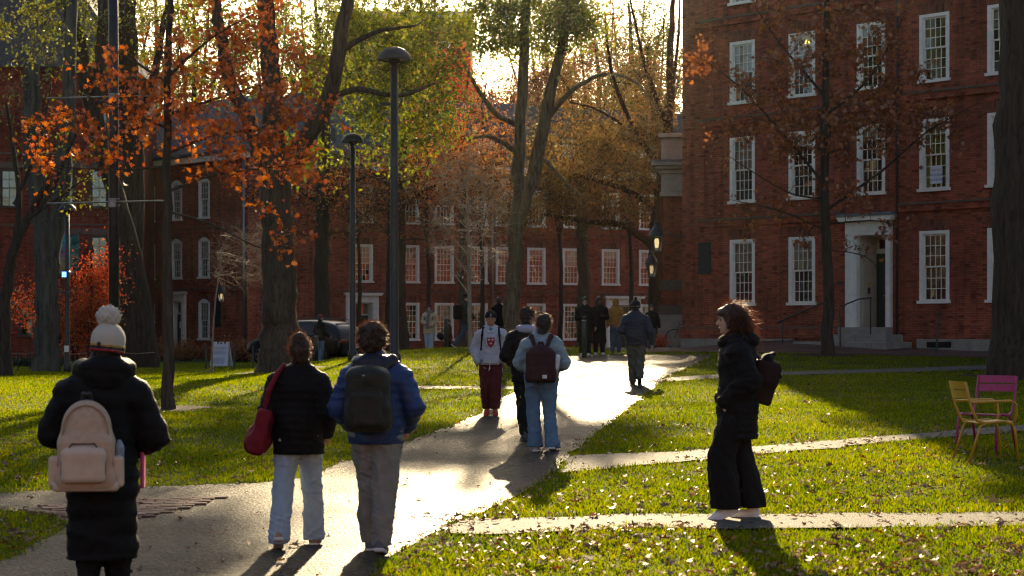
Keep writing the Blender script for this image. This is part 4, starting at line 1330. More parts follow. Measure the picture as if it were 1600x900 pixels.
tree('maple_tree', 'small flaming red maple glowing in front of the crimson hall', BD(140, 63),
     [([(141, 556), (141, 500), (142, 440), (142, 390)], .10, .03)],
     [(145, 468, 0, 26, 72, 1.0, 90), (118, 505, 0, 40, 38, 1.0, 44), (60, 480, 1, 40, 40, 1.0, 26), (165, 450, 0, 20, 60, .8, 26)], LF_RED, BARK_D, 37, (.07, .12), 'oval', per=36, twigs=4, spread=.6, flare=1.2)
# --- trees beyond the halls, lit from behind
bgs = [(60, 116, 30, 110, 150, LF_YGREEN, 'pale green tree above the crimson hall roof'), (180, 124, 80, 110, 150, LF_OLIVE, 'olive tree above the arched brick hall'),
       (300, 120, 90, 110, 140, LF_YGREEN, 'yellow-green tree behind the young oak top'), (420, 128, 110, 110, 130, LF_OLIVE, 'olive tree showing through the elm crown'),
       (560, 122, 90, 110, 130, LF_YGREEN, 'yellow-green tree behind the tall dome lamp'), (705, 124, 180, 55, 110, LF_RED, 'red autumn tree before the tall brick block'),
       (770, 127, 220, 80, 90, LF_OLIVE, 'golden-olive tree behind the twin-stemmed ash'), (860, 124, 190, 70, 100, LF_RUST, 'rusty sparse tree beyond the far hall roof'),
       (930, 130, 140, 80, 150, LF_RUST, 'tall thin-leaved rusty tree against the white sky'), (1010, 122, 150, 70, 160, LF_YGREEN, 'tall yellowing tree beside the right hall edge')]
bgs += [(240, 136, 60, 110, 170, LF_OLIVE, 'tall olive tree far beyond the arched hall'), (490, 140, 60, 110, 170, LF_YGREEN, 'tall yellow-green tree far behind the elm'), (655, 142, 70, 70, 160, LF_ELM, 'tall green tree beside the tall brick block'),
        (850, 140, 110, 80, 150, LF_YGREEN, 'tall pale tree far behind the ash stems'), (980, 138, 90, 90, 170, LF_ELM, 'tall yellow-green tree against the sky left of the right hall')]
for i, (px, y, cy, rx, ry, lf, lab) in enumerate(bgs):
    n = 190 if i < 5 else 290
    pr = 26 if i < 6 else 34 if i < 10 else 22
    tree('autumn_tree', lab, BD(px, y),
         [([(px, 540), (px+4, 400), (px-3, 300), (px+5, cy+20), (px+2, cy-ry*.5)], .40, .10), ([(px, 330), (px-40, cy+30), (px-60, cy-40)], .16, .05), ([(px, 300), (px+35, cy+40), (px+55, cy-50)], .16, .05),
          ([(px, 260), (px-18, cy-20), (px-25, cy-ry*.8)], .13, .04), ([(px, 260), (px+22, cy-20), (px+28, cy-ry*.8)], .13, .04)],
         [(px, cy, 0, rx, ry, 3.5, n), (px, cy+ry*.5, 0, rx*.9, ry*.5, 3.0, n//3)], lf, BARK_D, 50+i, (.14, .24), 'oval', group='trees beyond the halls', per=pr, twigs=5, twig_r=.011, twig_len=(.5, 1.3), spread=.55)

# --- low shrubs by the arched hall
def shrub(name, label, px, y, w, h, mat, n, seed, group=None, leaf=(.07, .12), cat='shrub'):
    r = np.random.default_rng(seed)
    b = BD(px, y)
    root = empty(name, b); tag(root, label, cat, group)
    st = []; lp = []
    for i in range(n):
        a = r.uniform(0, 2*np.pi); rr_ = r.uniform(0, 1)**.6
        e = np.array([np.cos(a)*rr_*w/2, np.sin(a)*rr_*w/2.4, h*r.uniform(.55, 1.0)*(1 - .35*rr_**2)])
        s0 = np.array([e[0]*.3, e[1]*.3, -.05])
        st.append([s0, s0 + (e - s0)*.5 + r.normal(0, .05, 3), e])
        k = 16
        f = r.uniform(.3, 1.02, k)[:, None]
        lp.append(s0 + (e - s0)*f + r.normal(0, .09, (k, 3)))
    v, q = tubes_np(np.array(st), np.tile([.012, .008, .004], (n, 1)), 4)
    link('stems', np_mesh('stems', v, q, BARK_D), root)
    lp = np.concatenate(lp); lp[:, 2] = np.maximum(lp[:, 2], .02)
    link('foliage', leaf_mesh('foliage', lp, r.uniform(leaf[0], leaf[1], len(lp)), 'oval', mat, r), root)
for i, (px, w, h, lab) in enumerate(((258, 1.7, 1.25, 'orange shrub right beside the arched hall door'), (290, 1.5, 1.1, 'orange shrub to the right of the hall door'), (348, 1.9, 1.3, 'tall orange-brown shrub behind the white sandwich board'),
                                     (378, 1.7, 1.2, 'orange-brown shrub at the foot of the down pipe'), (404, 1.3, 1.1, 'dull brown shrub beside the car front'))):
    shrub('shrub', lab, px, 88 - i*.6, w, h, LF_RUST, 70, 70+i, 'shrubs along the arched hall')
for i, px in enumerate((18, 52, 84)):
    shrub('ground_cover', ['dark low plants at the left edge inside the rope fence', 'dark low plants below the mottled trunk', 'dark low plants beside the emergency lamp post'][i], px, 72, 1.5, .38, m_leaf('ivy_leaves', [(0.02, .035, .012), (.03, .05, .015), (.045, .06, .02)], .3), 60, 90+i, 'ground cover bed behind the rope', (.06, .10), 'plants')
# ================================================================== people: bodies and clothes grown from smooth distance fields
V3 = lambda *a: np.array(a, float)

def rotm(rx=0, ry=0, rz=0):
    return np.array(Matrix.Rotation(R(rz), 3, 'Z') @ Matrix.Rotation(R(ry), 3, 'Y') @ Matrix.Rotation(R(rx), 3, 'X'))

def cone(a, b, ra, rb, k=.03, flat=1.0, op='u'):
    return ('c', V3(*a), V3(*b), ra, rb, k, flat, op)
def ell(c, r, rot=None, k=.02, op='u'):
    return ('e', V3(*c), V3(*(r if hasattr(r, '__len__') else (r, r, r))), rot, k, op)
def rbox(c, h, rr=.02, rot=None, k=.01, op='u'):
    return ('b', V3(*c), V3(*h), rr, rot, k, op)
def cut(p, n):      # keep the side the normal points away from
    return ('p', V3(*p), V3(*n))

def surface_nets(D, org, h):
    ins = D < 0
    nx, ny, nz = D.shape
    acc = np.zeros((nx-1, ny-1, nz-1, 3)); cnt = np.zeros((nx-1, ny-1, nz-1))
    sl = lambda o, n: slice(o, n-1+o)
    for ax in range(3):
        for o1 in (0, 1):
            for o2 in (0, 1):
                o = [0, 0, 0]; oth = [i for i in range(3) if i != ax]
                o[oth[0]], o[oth[1]] = o1, o2
                e = list(o); e[ax] = 1
                A = D[sl(o[0], nx), sl(o[1], ny), sl(o[2], nz)]; Bv = D[sl(e[0], nx), sl(e[1], ny), sl(e[2], nz)]
                m = (A < 0) != (Bv < 0)
                t = np.where(m, A/(A - Bv + 1e-12*(A == Bv)), 0)
                cnt += m
                acc[..., ax] += np.where(m, t, 0)
                acc[..., oth[0]] += np.where(m, o1, 0); acc[..., oth[1]] += np.where(m, o2, 0)
    act = cnt > 0
    ii = np.argwhere(act)
    vid = -np.ones(act.shape, np.int64); vid[act] = np.arange(len(ii))
    v = org + h*(ii + acc[act]/cnt[act][:, None])
    quads = []
    for ax in range(3):
        oth = [(ax+1) % 3, (ax+2) % 3]
        s0 = [slice(None)]*3; s1 = [slice(None)]*3
        s0[ax] = slice(0, D.shape[ax]-1); s1[ax] = slice(1, D.shape[ax])
        a, b = ins[tuple(s0)], ins[tuple(s1)]
        for flip, m in ((False, a & ~b), (True, ~a & b)):
            e = np.argwhere(m)
            e = e[(e[:, oth[0]] > 0) & (e[:, oth[1]] > 0) & (e[:, oth[0]] < D.shape[oth[0]]-1) & (e[:, oth[1]] < D.shape[oth[1]]-1)]
            if not len(e): continue
            def at(da, db):
                q = e.copy(); q[:, oth[0]] += da; q[:, oth[1]] += db
                return vid[q[:, 0], q[:, 1], q[:, 2]]
            qd = np.stack([at(-1, -1), at(0, -1), at(0, 0), at(-1, 0)], 1)
            quads.append(qd[:, ::-1] if flip else qd)
    return v, np.concatenate(quads)

def prim_bounds(p):
    if p[0] == 'c':
        r = max(p[3], p[4]); return np.minimum(p[1], p[2]) - r, np.maximum(p[1], p[2]) + r
    if p[0] == 'e':
        r = p[2] if p[3] is None else np.full(3, p[2].max()); return p[1] - r, p[1] + r
    r = (p[2] + p[3]) if p[4] is None else np.full(3, np.linalg.norm(p[2]) + p[3]); return p[1] - r, p[1] + r

def sdf(prims, h, disp=None, cuts=()):
    solid = [p for p in prims if p[0] != 'p']
    cuts = list(cuts) + [p for p in prims if p[0] == 'p']
    bb = [prim_bounds(p) for p in solid]
    lo = np.min([b[0] for b in bb], 0) - .05; hi = np.max([b[1] for b in bb], 0) + .05
    n = np.ceil((hi - lo)/h).astype(int) + 1
    ax = [lo[i] + h*np.arange(n[i]) for i in range(3)]
    D = np.full(n, 1.0, np.float64)
    for p, (a, b) in zip(solid, bb):
        k = p[5] if p[0] != 'e' else p[4]
        op = p[-1]
        mg = k*1.3 + .045
        i0 = np.maximum(np.floor((a - mg - lo)/h).astype(int), 0); i1 = np.minimum(np.ceil((b + mg - lo)/h).astype(int) + 1, n)
        X, Y, Z = np.meshgrid(*[ax[i][i0[i]:i1[i]] for i in range(3)], indexing='ij')
        if p[0] == 'c':
            f = p[6]
            sc = np.array([1, 1/f, 1])
            A = p[1]*sc; Bv = p[2]*sc; ba = Bv - A
            px, py, pz = X - A[0], Y/f - A[1], Z - A[2]
            t = np.clip((px*ba[0] + py*ba[1] + pz*ba[2])/max(ba @ ba, 1e-9), 0, 1)
            d = np.sqrt((px - t*ba[0])**2 + (py - t*ba[1])**2 + (pz - t*ba[2])**2) - (p[3] + (p[4] - p[3])*t)
            d = d*min(1, (1+f)/2)
        else:
            q = np.stack([X - p[1][0], Y - p[1][1], Z - p[1][2]], -1)
            rot = p[3] if p[0] == 'e' else p[4]
            if rot is not None: q = q @ rot      # into local axes
            if p[0] == 'e':
                k0 = np.linalg.norm(q/p[2], axis=-1); k1 = np.linalg.norm(q/p[2]**2, axis=-1)
                d = k0*(k0 - 1)/np.maximum(k1, 1e-6)
            else:
                w = np.abs(q) - p[2] + 0
                d = np.linalg.norm(np.maximum(w, 0), axis=-1) + np.minimum(w.max(-1), 0) - p[3]
        S = (slice(i0[0], i1[0]), slice(i0[1], i1[1]), slice(i0[2], i1[2]))
        E = D[S]
        if op == 'u':
            hh = np.clip(.5 + .5*(E - d)/k, 0, 1)
            D[S] = E*(1 - hh) + d*hh - k*hh*(1 - hh)
        else:
            hh = np.clip(.5 - .5*(E + d)/k, 0, 1)
            D[S] = E*(1 - hh) - d*hh + k*hh*(1 - hh)
    if disp is not None or cuts:
        X, Y, Z = np.meshgrid(*ax, indexing='ij', sparse=True)
        if disp is not None: D = D + disp(X, Y, Z)
        for c in cuts:
            D = np.maximum(D, (X - c[1][0])*c[2][0] + (Y - c[1][1])*c[2][1] + (Z - c[1][2])*c[2][2])
    return surface_nets(D, lo, h)

def wrinkle(amp, freq, seed, an=(1, 1, 1)):
    r = np.random.default_rng(seed)
    ks = r.normal(0, 1, (7, 3))*freq*np.array(an); ph = r.uniform(0, 6.28, 7)
    def f(X, Y, Z):
        s = 0
        for k, p in zip(ks, ph): s = s + np.sin(k[0]*X + k[1]*Y + k[2]*Z + p)
        return amp*s/3.5
    return f
def quilt(sp, amp, seed=1, z0=0):
    w = wrinkle(amp*.7, 22, seed)
    def f(X, Y, Z):
        zz = Z + .012*np.sin(X*9 + seed)
        return -amp*(np.abs(np.sin(np.pi*(zz - z0)/sp))**.6 - .6) + w(X, Y, Z)
    return f
def folds(amp, freq, seed, an=(.6, .6, 1.3)):
    r = np.random.default_rng(seed)
    ks = r.normal(0, 1, (4, 3))*freq*np.array(an); ph = r.uniform(0, 6.28, 4); k2 = r.normal(0, 9, (4, 3))
    def f(X, Y, Z):
        s = 0
        for k, p, q in zip(ks, ph, k2):
            w = np.sin(q[0]*X + q[1]*Y + q[2]*Z + p)
            s = s - np.clip(1 - np.abs(np.sin(k[0]*X + k[1]*Y + k[2]*Z + p + 1.1*w))*2.2, 0, 1)*np.clip(.3 + w, 0, 1)
        return amp*(s + .5)
    return f
def both(*fs):
    return lambda X, Y, Z: sum(f(X, Y, Z) for f in fs)

DEF = dict(pel=(0, 0, .95), chest=(0, 0, 1.27), neck=(0, .0, 1.47), head=(0, .02, 1.625), shL=(-.185, 0, 1.41), shR=(.185, 0, 1.41),
           elL=(-.25, -.03, 1.13), elR=(.25, -.03, 1.13), wrL=(-.25, .08, .90), wrR=(.25, .08, .90),
           hpL=(-.09, 0, .93), hpR=(.09, 0, .93), knL=(-.10, .02, .50), knR=(.10, .02, .50), anL=(-.10, -.02, .085), anR=(.10, -.02, .085), hrot=(0, 0, 0), footL=0, footR=0)

def hand_prims(wr, el, curl, side):
    """palm, four unequal fingers and a thumb leaving the side of the palm"""
    wr, el = np.array(wr), np.array(el)
    d = wr - el; d /= np.linalg.norm(d)
    s = np.array([0, 1., 0]) - d*d[1]; s /= np.linalg.norm(s)          # across the knuckles (towards the front)
    nrm = np.cross(d, s)*(-side)                                        # palm normal, towards the body
    out = [cone(wr - d*.05, wr + d*.02, .030, .028, .01), ell(wr + d*.055, (.040, .040, .045), None, .012)]
    out = [cone(wr - d*.06, wr + d*.01, .029, .027, .012), cone(wr + d*.02 + s*.018, wr + d*.085 + s*.026, .019, .016, .015), cone(wr + d*.02 - s*.016, wr + d*.08 - s*.024, .019, .015, .015), cone(wr + d*.02, wr + d*.088, .020, .017, .015)]
    for i, (o, ln) in enumerate(((.030, .068), (.010, .078), (-.011, .072), (-.030, .055))):
        b = wr + d*.085 + s*o
        a1 = curl; a2 = curl*2.1
        p1 = b + (d*math.cos(a1) + nrm*math.sin(a1))*ln*.5
        p2 = p1 + (d*math.cos(a2) + nrm*math.sin(a2))*ln*.5
        out += [cone(b, p1, .0095, .009, .004), cone(p1, p2, .009, .0075, .004)]
    b = wr + d*.025 + s*.03
    p1 = b + (d*.7 + s*.55 + nrm*.3)*.04; p2 = p1 + (d*.9 + nrm*.4)*.032
    out += [cone(b, p1, .013, .011, .006), cone(p1, p2, .011, .009, .004)]
    return out

def dn_frame(d):
    d = np.array(d); x = np.cross(d, V3(0, 1, 0)); x /= np.linalg.norm(x); y = np.cross(d, x)
    return np.column_stack([x, y, d])

class Person:
    def __init__(self, label, px, py, top, head_deg, J=None, skin=(.45, .25, .16), vox=.012, group=None, depth=None, hands='', face=False, zbase=None, H=None):
        self.J = dict(DEF); self.J.update(J or {})
        b = G(px, py) if depth is None else BD(px, depth)
        if depth is not None and zbase is not None: b.z = zbase
        self.b = b
        if H is None: H = (py - top)/FPX*b.y
        self.k = H/1.75
        self.v = vox
        self.o = empty('person', b, R(head_deg))
        self.o.scale = (self.k,)*3
        tag(self.o, label, 'person', group)
        self.rot = R(head_deg)
        J = self.J
        hc = V3(*J['head']); RH = rotm(*J['hrot']); self.hc, self.RH = hc, RH
        hp = lambda *p: hc + RH @ V3(*p)
        self.hp = hp
        pr = [ell(hp(0, -.012, .022), (.076, .094, .098), RH), ell(hp(0, .020, -.045), (.058, .070, .075), RH, .03), ell(hp(0, .064, -.096), (.024, .020, .020), RH, .02),
              cone(hp(0, .088, .004), hp(0, .108, -.030), .008, .014, .008), ell(hp(0, .076, .020), (.050, .018, .012), RH, .015), ell(hp(0, .083, -.062), (.022, .012, .009), RH, .008),
              ell(hp(.077, -.008, -.012), (.010, .022, .030), RH, .008), ell(hp(-.077, -.008, -.012), (.010, .022, .030), RH, .008),
              ell(hp(.031, .098, .001), (.016, .014, .011), RH, .008, 's'), ell(hp(-.031, .098, .001), (.016, .014, .011), RH, .008, 's'),
              cone(hp(0, -.015, -.06), J['neck'], .052, .058, .03), cone(J['neck'], J['chest'], .07, .135, .05, .7), cone(J['chest'], J['pel'], .13, .14, .06, .68)]
        for s in 'LR':
            sb = np.array(J['sh'+s])*V3(.86, 1, 1) - V3(0, 0, .07)
            pr += [cone(np.array(J['neck']) - V3(0, 0, .02), sb, .05, .05, .05), cone(sb, J['el'+s], .05, .036, .02), cone(J['el'+s], J['wr'+s], .038, .027, .015),
                   cone(J['hp'+s], J['kn'+s], .085, .055, .03), cone(J['kn'+s], J['an'+s], .055, .035, .02)]
            if s not in hands: pr.append(ell(np.array(J['wr'+s]) + V3(0, 0, -.05), (.03, .035, .055), None, .02))
        v, q = sdf(pr, self.v)
        for s in hands:
            hv, hq = sdf(hand_prims(J['wr'+s], J['el'+s], .45, 1 if s == 'R' else -1), .0055)
            q = np.concatenate([q, hq + len(v)]); v = np.concatenate([v, hv])
        link('body', np_mesh('body', v, q, m_skin('skin_%.2f_%.2f' % (skin[0], skin[1]), tuple(skin)), True), self.o)
        if face:
            EYE = m_plain('eye_dark', (.015, .012, .01), .25, .6, .1)
            for s in (-1, 1):
                v, q = sdf([ell(hp(s*.031, .086, .001), (.013, .007, .006), RH)], .0028)
                link('eye', np_mesh('eye', v, q, EYE, True), self.o)
                v, q = sdf([cone(hp(s*.017, .094, .018), hp(s*.046, .083, .020), .0045, .003)], .0028)
                link('eyebrow', np_mesh('eyebrow', v, q, m_hairmass('brow', (.02, .015, .012)), True), self.o)
            v, q = sdf([ell(hp(0, .091, -.062), (.021, .006, .0045), RH)], .0028)
            link('lips', np_mesh('lips', v, q, m_plain('lips', (skin[0]*.75, skin[1]*.45, skin[2]*.45), .5, .4, .1), True), self.o)
    def add(self, name, prims, mat, vox=None, disp=None, label=None, parent=None):
        v, q = sdf(prims, vox or self.v, disp)
        o = link(name, np_mesh(name, v, q, mat, True), parent or self.o)
        if label: o['label'] = label
        return o
    # ---------------- clothes
    def jacket(self, mat, hem=.86, w=.185, wh=.19, sl=(.075, .068, .055), flat=.72, disp=None, collar=.06, name='jacket', vox=None, flare=None, shr=.085, cutfront=None, neckr=.08):
        J = self.J
        ch = V3(*J['chest']); pe = V3(*J['pel'])
        ax = (pe - ch); ax = ax/ax[2]
        hm = ch + ax*(hem - ch[2])
        mid = ch + ax*((hem + ch[2])/2 - ch[2])
        pr = [cone(ch + V3(0, 0, .06), mid, w*.92, w, .05, flat), cone(mid, hm - V3(0, 0, .1), w, wh, .05, flat), cone(J['neck'], ch + V3(0, 0, .05), neckr, w*.9, .06, .8)]
        for s in 'LR':
            sh = np.array(J['sh'+s])*V3(.95, 1, 1) - V3(0, 0, sl[0]*.62)
            nk = np.array(J['neck'])
            pr += [cone(nk + V3(np.sign(sh[0])*.035, -.005, -.035), sh + V3(0, 0, .012), min(neckr*.8, .075), sl[0]*.95, .06), cone(sh, J['el'+s], sl[0]*1.02, sl[1], .03), cone(J['el'+s], J['wr'+s], sl[1], sl[2], .02)]
        pr.append(cut(hm, -np.array([0, 0, 1.])))
        if collar: pr.append(cone(np.array(J['neck']) + V3(0, -.005, .0), np.array(J['neck']) + V3(0, .0, collar), neckr*.95, neckr*.9, .02))
        return self.add(name, pr, mat, vox, both(disp, folds(.008, 24, 7 + int(hem*100))) if disp else None)
    def trousers(self, mat, r=(.105, .085, .07, .07), top=.98, bot=.07, seat=.145, disp=None, flat=.85, name='trousers'):
        J = self.J
        pe = V3(*J['pel'])
        pr = [cone(pe + V3(0, -.0, .06), pe + V3(0, -.012, -.05), seat*.88, seat*1.04, .05, .72), ell(pe + V3(.065, -.055, -.06), (.085, .058, .095), None, .05), ell(pe + V3(-.065, -.055, -.06), (.085, .058, .095), None, .05)]
        for s in 'LR':
            hp_, kn, an = V3(*J['hp'+s]), V3(*J['kn'+s]), V3(*J['an'+s])
            mid = (hp_ + kn)/2
            dn = (an - kn)/np.linalg.norm(an - kn)
            end = an + V3(0, 0, bot - .085)
            calf = (kn + end)/2
            pr += [cone(hp_ + V3(0, -.01, -.02), mid, r[0], (r[0]+r[1])/2*1.02, .03, flat), cone(mid, kn, (r[0]+r[1])/2*1.02, r[1]*.97, .02, flat), cone(kn, calf, r[1]*.97, (r[1]*.5+r[2]*.5), .02, .95), cone(calf, end, r[1]*.5+r[2]*.5, r[3], .02, .95)]
        lo_ = min(J['anL'][2], J['anR'][2])
        for s in 'LR':
            an = V3(*J['an'+s]); kn = V3(*J['kn'+s]); dn = (an - kn)/np.linalg.norm(an - kn)
            if an[2] - lo_ < .05: pr.append(cut((0, 0, an[2] + bot - .085), (0, 0, -1))) if an[2] == lo_ else None
            else: pr.append(('b', an + dn*(.085 - bot + .10) , V3(.13, .13, .075), .02, np.array(dn_frame(dn)), .01, 's'))
        pr.append(cut((0, 0, top), (0, 0, 1)))
        return self.add(name, pr, mat, None, both(disp or wrinkle(.007, 30, 3, (1, 1, .55)), folds(.009, 26, 40 + int(r[0]*1000), (1.2, 1.2, .16) if r[2] > .12 else (.6, .6, 1.3))))
    def shoes(self, mat, sole, length=.27):
        J = self.J
        for s in 'LR':
            an = V3(*J['an'+s]); pit = J['foot'+s]
            RM = rotm(pit, 0, -6 if s == 'R' else 6)
            f = lambda x, y, z: an + RM @ V3(x, y, z)
            z0 = -.085
            o = self.add('shoe', [cone(f(0, -.02, .0), f(0, -.015, z0+.05), .043, .045, .02), cone(f(0, -.03, z0+.042), f(0, .09, z0+.038), .040, .038, .02), cone(f(0, .09, z0+.036), f(0, .15, z0+.03), .040, .032, .02), cut(f(0, 0, z0+.012), RM @ V3(0, 0, -1))], mat, .009)
            self.add('sole', [rbox(f(0, .045, z0+.012), (.030, .115, .004), .012, RM)], sole, .008, parent=o)
    def cap_hair(self, col, extra=(), disp=None, lift=1.0, cover=.03, strands=0, sl=(.03, .07), seed=1, spread=1.0, down=0.0):
        hp, RH = self.hp, self.RH
        m = m_hairmass('hair_%d' % int(col[0]*1e4), tuple(col))
        pr = [ell(hp(0, -.018, .032), (.084*lift, .100*lift, .100*lift), RH), cone(hp(0, -.07, .0), hp(0, -.065, -.05), .055, .045, .03)] + list(extra) + \
             [ell(hp(0, .125, -.045), (.085, .062, .095), RH, .02, 's')]
        o = self.add('hair', pr, m, .009, disp or wrinkle(.006, 60, seed))
        if strands: self.strands(o, pr, strands, sl, col, seed, spread, down)
        return o
    def strands(self, parent, prims, n, sl, col, seed, spread=1.0, down=0.0, keep=None):
        r = np.random.default_rng(seed)
        v = np.array([p.co for p in parent.data.vertices]); nn = np.array([p.normal for p in parent.data.vertices])
        if keep is not None:
            kk = keep(v); v, nn = v[kk], nn[kk]
        i = r.integers(0, len(v), n)
        st = v[i] - nn[i]*.006
        d = nn[i] + r.normal(0, .6*spread, (n, 3)) + V3(0, 0, -down); d /= np.linalg.norm(d, axis=1)[:, None]
        ln = r.uniform(*sl, n)[:, None]
        bend = r.normal(0, .5, (n, 3)) + V3(0, 0, -down)
        poly = np.stack([st, st + d*ln*.5, st + d*ln + bend*ln*.45], 1)
        w = np.tile([.0016, .0014, .0006], (n, 1))/self.k
        tv, tq = tubes_np(poly, w, 3)
        h = link('strands', np_mesh('strands', tv, tq, m_hair('strand_%d' % int(col[0]*1e4), tuple(col))), parent)
        h['kind'] = 'stuff'
    def thing(self, name, label, cat, group=None):
        e = empty(name, self.b, self.rot); e.scale = (self.k,)*3
        return tag(e, label, cat, group)
    def piece(self, root, name, prims, mat, vox=.01, disp=None, label=None):
        v, q = sdf(prims, vox, disp)
        o = link(name, np_mesh(name, v, q, mat, True), root)
        if label: o['label'] = label
        return o

BLK = m_nylon('black_nylon', (.005, .005, .0055), .65, .15); BLK2 = m_cloth('black_wool', (.007, .0065, .007)); CHAR = m_cloth('charcoal_cloth', (.03, .03, .032))
DENIM = m_cloth('light_denim', (.36, .44, .52), .1); DENIM2 = m_cloth('blue_denim', (.115, .19, .28), .12); DENIMJ = m_cloth('washed_denim_jacket', (.24, .32, .36), .2)
DKDENIM = m_cloth('dark_denim', (.05, .075, .11), .2)
WSOLE = m_plain('white_rubber', (.62, .60, .56), .6, .4, .08); WSHOE = m_plain('white_leather', (.60, .58, .55), .5, .4, .08); BSHOE = m_plain('black_leather', (.02, .02, .02), .45, .5)
HAIRB = (.018, .013, .010); HAIRBR = (.035, .02, .012); HAIRR = (.045, .022, .012)

# ------------------------------------------------ woman in pom-pom hat with beige backpack (nearest, left)
p = Person('woman in long black puffer coat and white bobble hat, nearest the camera at left', 160, 948, 508, 8, dict(
    head=(.035, .0, 1.615), hrot=(-4, 6, -14), neck=(.02, 0, 1.46), shL=(-.215, .0, 1.37), shR=(.215, .0, 1.37), elL=(-.295, .03, 1.08), elR=(.305, .03, 1.06), wrL=(-.16, .24, 1.02), wrR=(.18, .24, .98),
    knL=(-.08, .02, .5), knR=(.09, .03, .5), anL=(-.085, -.05, .085), anR=(.095, .06, .085)), vox=.014)
p.jacket(BLK, hem=.30, w=.21, wh=.225, sl=(.10, .10, .085), flat=.78, disp=quilt(.11, .007, 4), collar=.05, name='puffer_coat', shr=.12, neckr=.12)
p.add('hood', [ell((.015, -.07, 1.475), (.165, .105, .085), rotm(-12), .05), cone((-.11, .0, 1.47), (-.08, .10, 1.45), .075, .06, .04), cone((.13, .0, 1.47), (.10, .10, 1.45), .075, .06, .04), ell((.015, -.10, 1.40), (.12, .07, .07), None, .05),
               ell((.03, .03, 1.60), (.075, .10, .10), None, .03, 's')], BLK, .014, quilt(.07, .008, 7))
p.trousers(BLK2, r=(.10, .085, .075, .075))
p.shoes(BSHOE, BSHOE)
p.cap_hair(HAIRB)
KNIT = NT('cream_knit'); _w = KNIT.n('ShaderNodeTexWave', Scale=55.0, Distortion=3.0, Detail=2.0); KNIT.l(KNIT.coord(), _w.inputs['Vector']); _w.bands_direction = 'Z'
KNITM = KNIT.finish(KNIT.principled(KNIT.mix(_w.outputs['Fac'], (.52, .48, .40), (.72, .68, .59)), .95, .15, 0, KNIT.bump(_w.outputs['Fac'], .5, .01)))
hp = p.hp
RHm = p.RH
hat = p.add('bobble_hat', [ell(hp(0, -.015, .045), (.098, .112, .105), RHm), cone(hp(0, -.012, -.01), hp(0, -.015, .04), .103, .102, .02, 1.08), cut(hp(0, 0, -.035), RHm @ V3(0, -.12, -1)), cut(hp(0, 0, -.035), RHm @ V3(0, 0, -1))], KNITM, .008, wrinkle(.002, 90, 2, (1, 1, .2)))
p.add('pompom', [ell(hp(-.012, -.03, .185), (.072, .070, .068), None)], KNITM, .007, wrinkle(.010, 120, 5), parent=hat)
for z, m in ((.004, m_cloth('mustard_knit', (.55, .33, .04))), (-.010, m_cloth('navy_knit', (.02, .02, .04))), (-.026, m_cloth('crimson_knit', (.30, .03, .04)))):
    p.add('stripe', [cone(hp(0, -.012, z-.003), hp(0, -.012, z+.003), .108, .108, .01, 1.08), cut(hp(0, 0, z-.0075), RHm @ V3(0, 0, -1)), cut(hp(0, 0, z+.0075), RHm @ V3(0, 0, 1))], m, .006, parent=hat)
BEIGE = m_plain('beige_leather', (.50, .36, .25), .5, .4, .10, 30.0); BEIGE2 = m_plain('pale_cream_leather', (.62, .48, .36), .48, .4, .06, 20.0)
bp = p.thing('backpack', 'beige leather backpack with cream pocket on the woman in the bobble hat', 'backpack')
ox, oy = -.075, -.275
p.piece(bp, 'pack_body', [rbox((ox, oy, .92), (.125, .05, .11), .045), ell((ox, oy, 1.12), (.150, .085, .175), None, .07), rbox((ox, oy-.005, .80), (.15, .05, .02), .035, None, .05)], BEIGE, .010)
p.piece(bp, 'front_pocket', [rbox((ox-.01, oy-.10, .90), (.095, .018, .07), .035), ell((ox-.01, oy-.10, .97), (.12, .045, .05), None, .04)], BEIGE2, .008)
arch = [(ox + .135*math.cos(a), oy - .062, 1.10 + .165*math.sin(a)) for a in [i*math.pi/10 for i in range(11)]]
arch = [(ox + .165, oy - .075, .90)] + arch + [(ox - .165, oy - .075, .90)]
p.piece(bp, 'main_zip', [cone(a_, b_, .006, .006, .004) for a_, b_ in zip(arch[:-1], arch[1:])], m_plain('zip_gold', (.36, .24, .13), .4, .5), .005)
p.piece(bp, 'base_panel', [rbox((ox, oy-.005, .775), (.172, .062, .008), .025)], BEIGE2, .008)
p.piece(bp, 'zip', [cone((ox-.14, oy-.115, .85), (ox-.137, oy-.12, .95), .005, .005, .004), cone((ox-.137, oy-.12, .95), (ox-.075, oy-.125, 1.035), .005, .005, .004), cone((ox-.075, oy-.125, 1.035), (ox+.055, oy-.125, 1.035), .005, .005, .004), cone((ox+.055, oy-.125, 1.035), (ox+.117, oy-.12, .95), .005, .005, .004), cone((ox+.117, oy-.12, .95), (ox+.12, oy-.115, .85), .005, .005, .004)], BSHOE, .005)
for sx in (-1, 1):
    p.piece(bp, 'side_pocket', [rbox((ox+sx*.185, oy, .86), (.018, .045, .075), .02)], BEIGE2, .008)
    p.piece(bp, 'strap', [cone((ox+sx*.08, oy+.07, 1.06), (ox+sx*.10+.03, oy+.20, 1.30), .014, .018, .02, .8), cone((ox+sx*.10+.03, oy+.20, 1.30), (ox+sx*.15+.04, oy+.36, 1.26), .026, .024, .02)], BEIGE, .01)
p.piece(bp, 'top_handle', [cone((ox-.03, oy+.02, 1.28), (ox-.02, oy-.0, 1.33), .012, .012, .01), cone((ox-.02, oy, 1.33), (ox+.02, oy, 1.33), .012, .012, .01), cone((ox+.02, oy, 1.33), (ox+.03, oy+.02, 1.28), .012, .012, .01)], BSHOE, .007)
p.piece(bp, 'emblem', [ell((ox-.0, oy-.146, .985), (.018, .004, .009))], m_plain('gold_stamp', (.42, .25, .10), .4, .5, .1, 9.0, .5), .003)
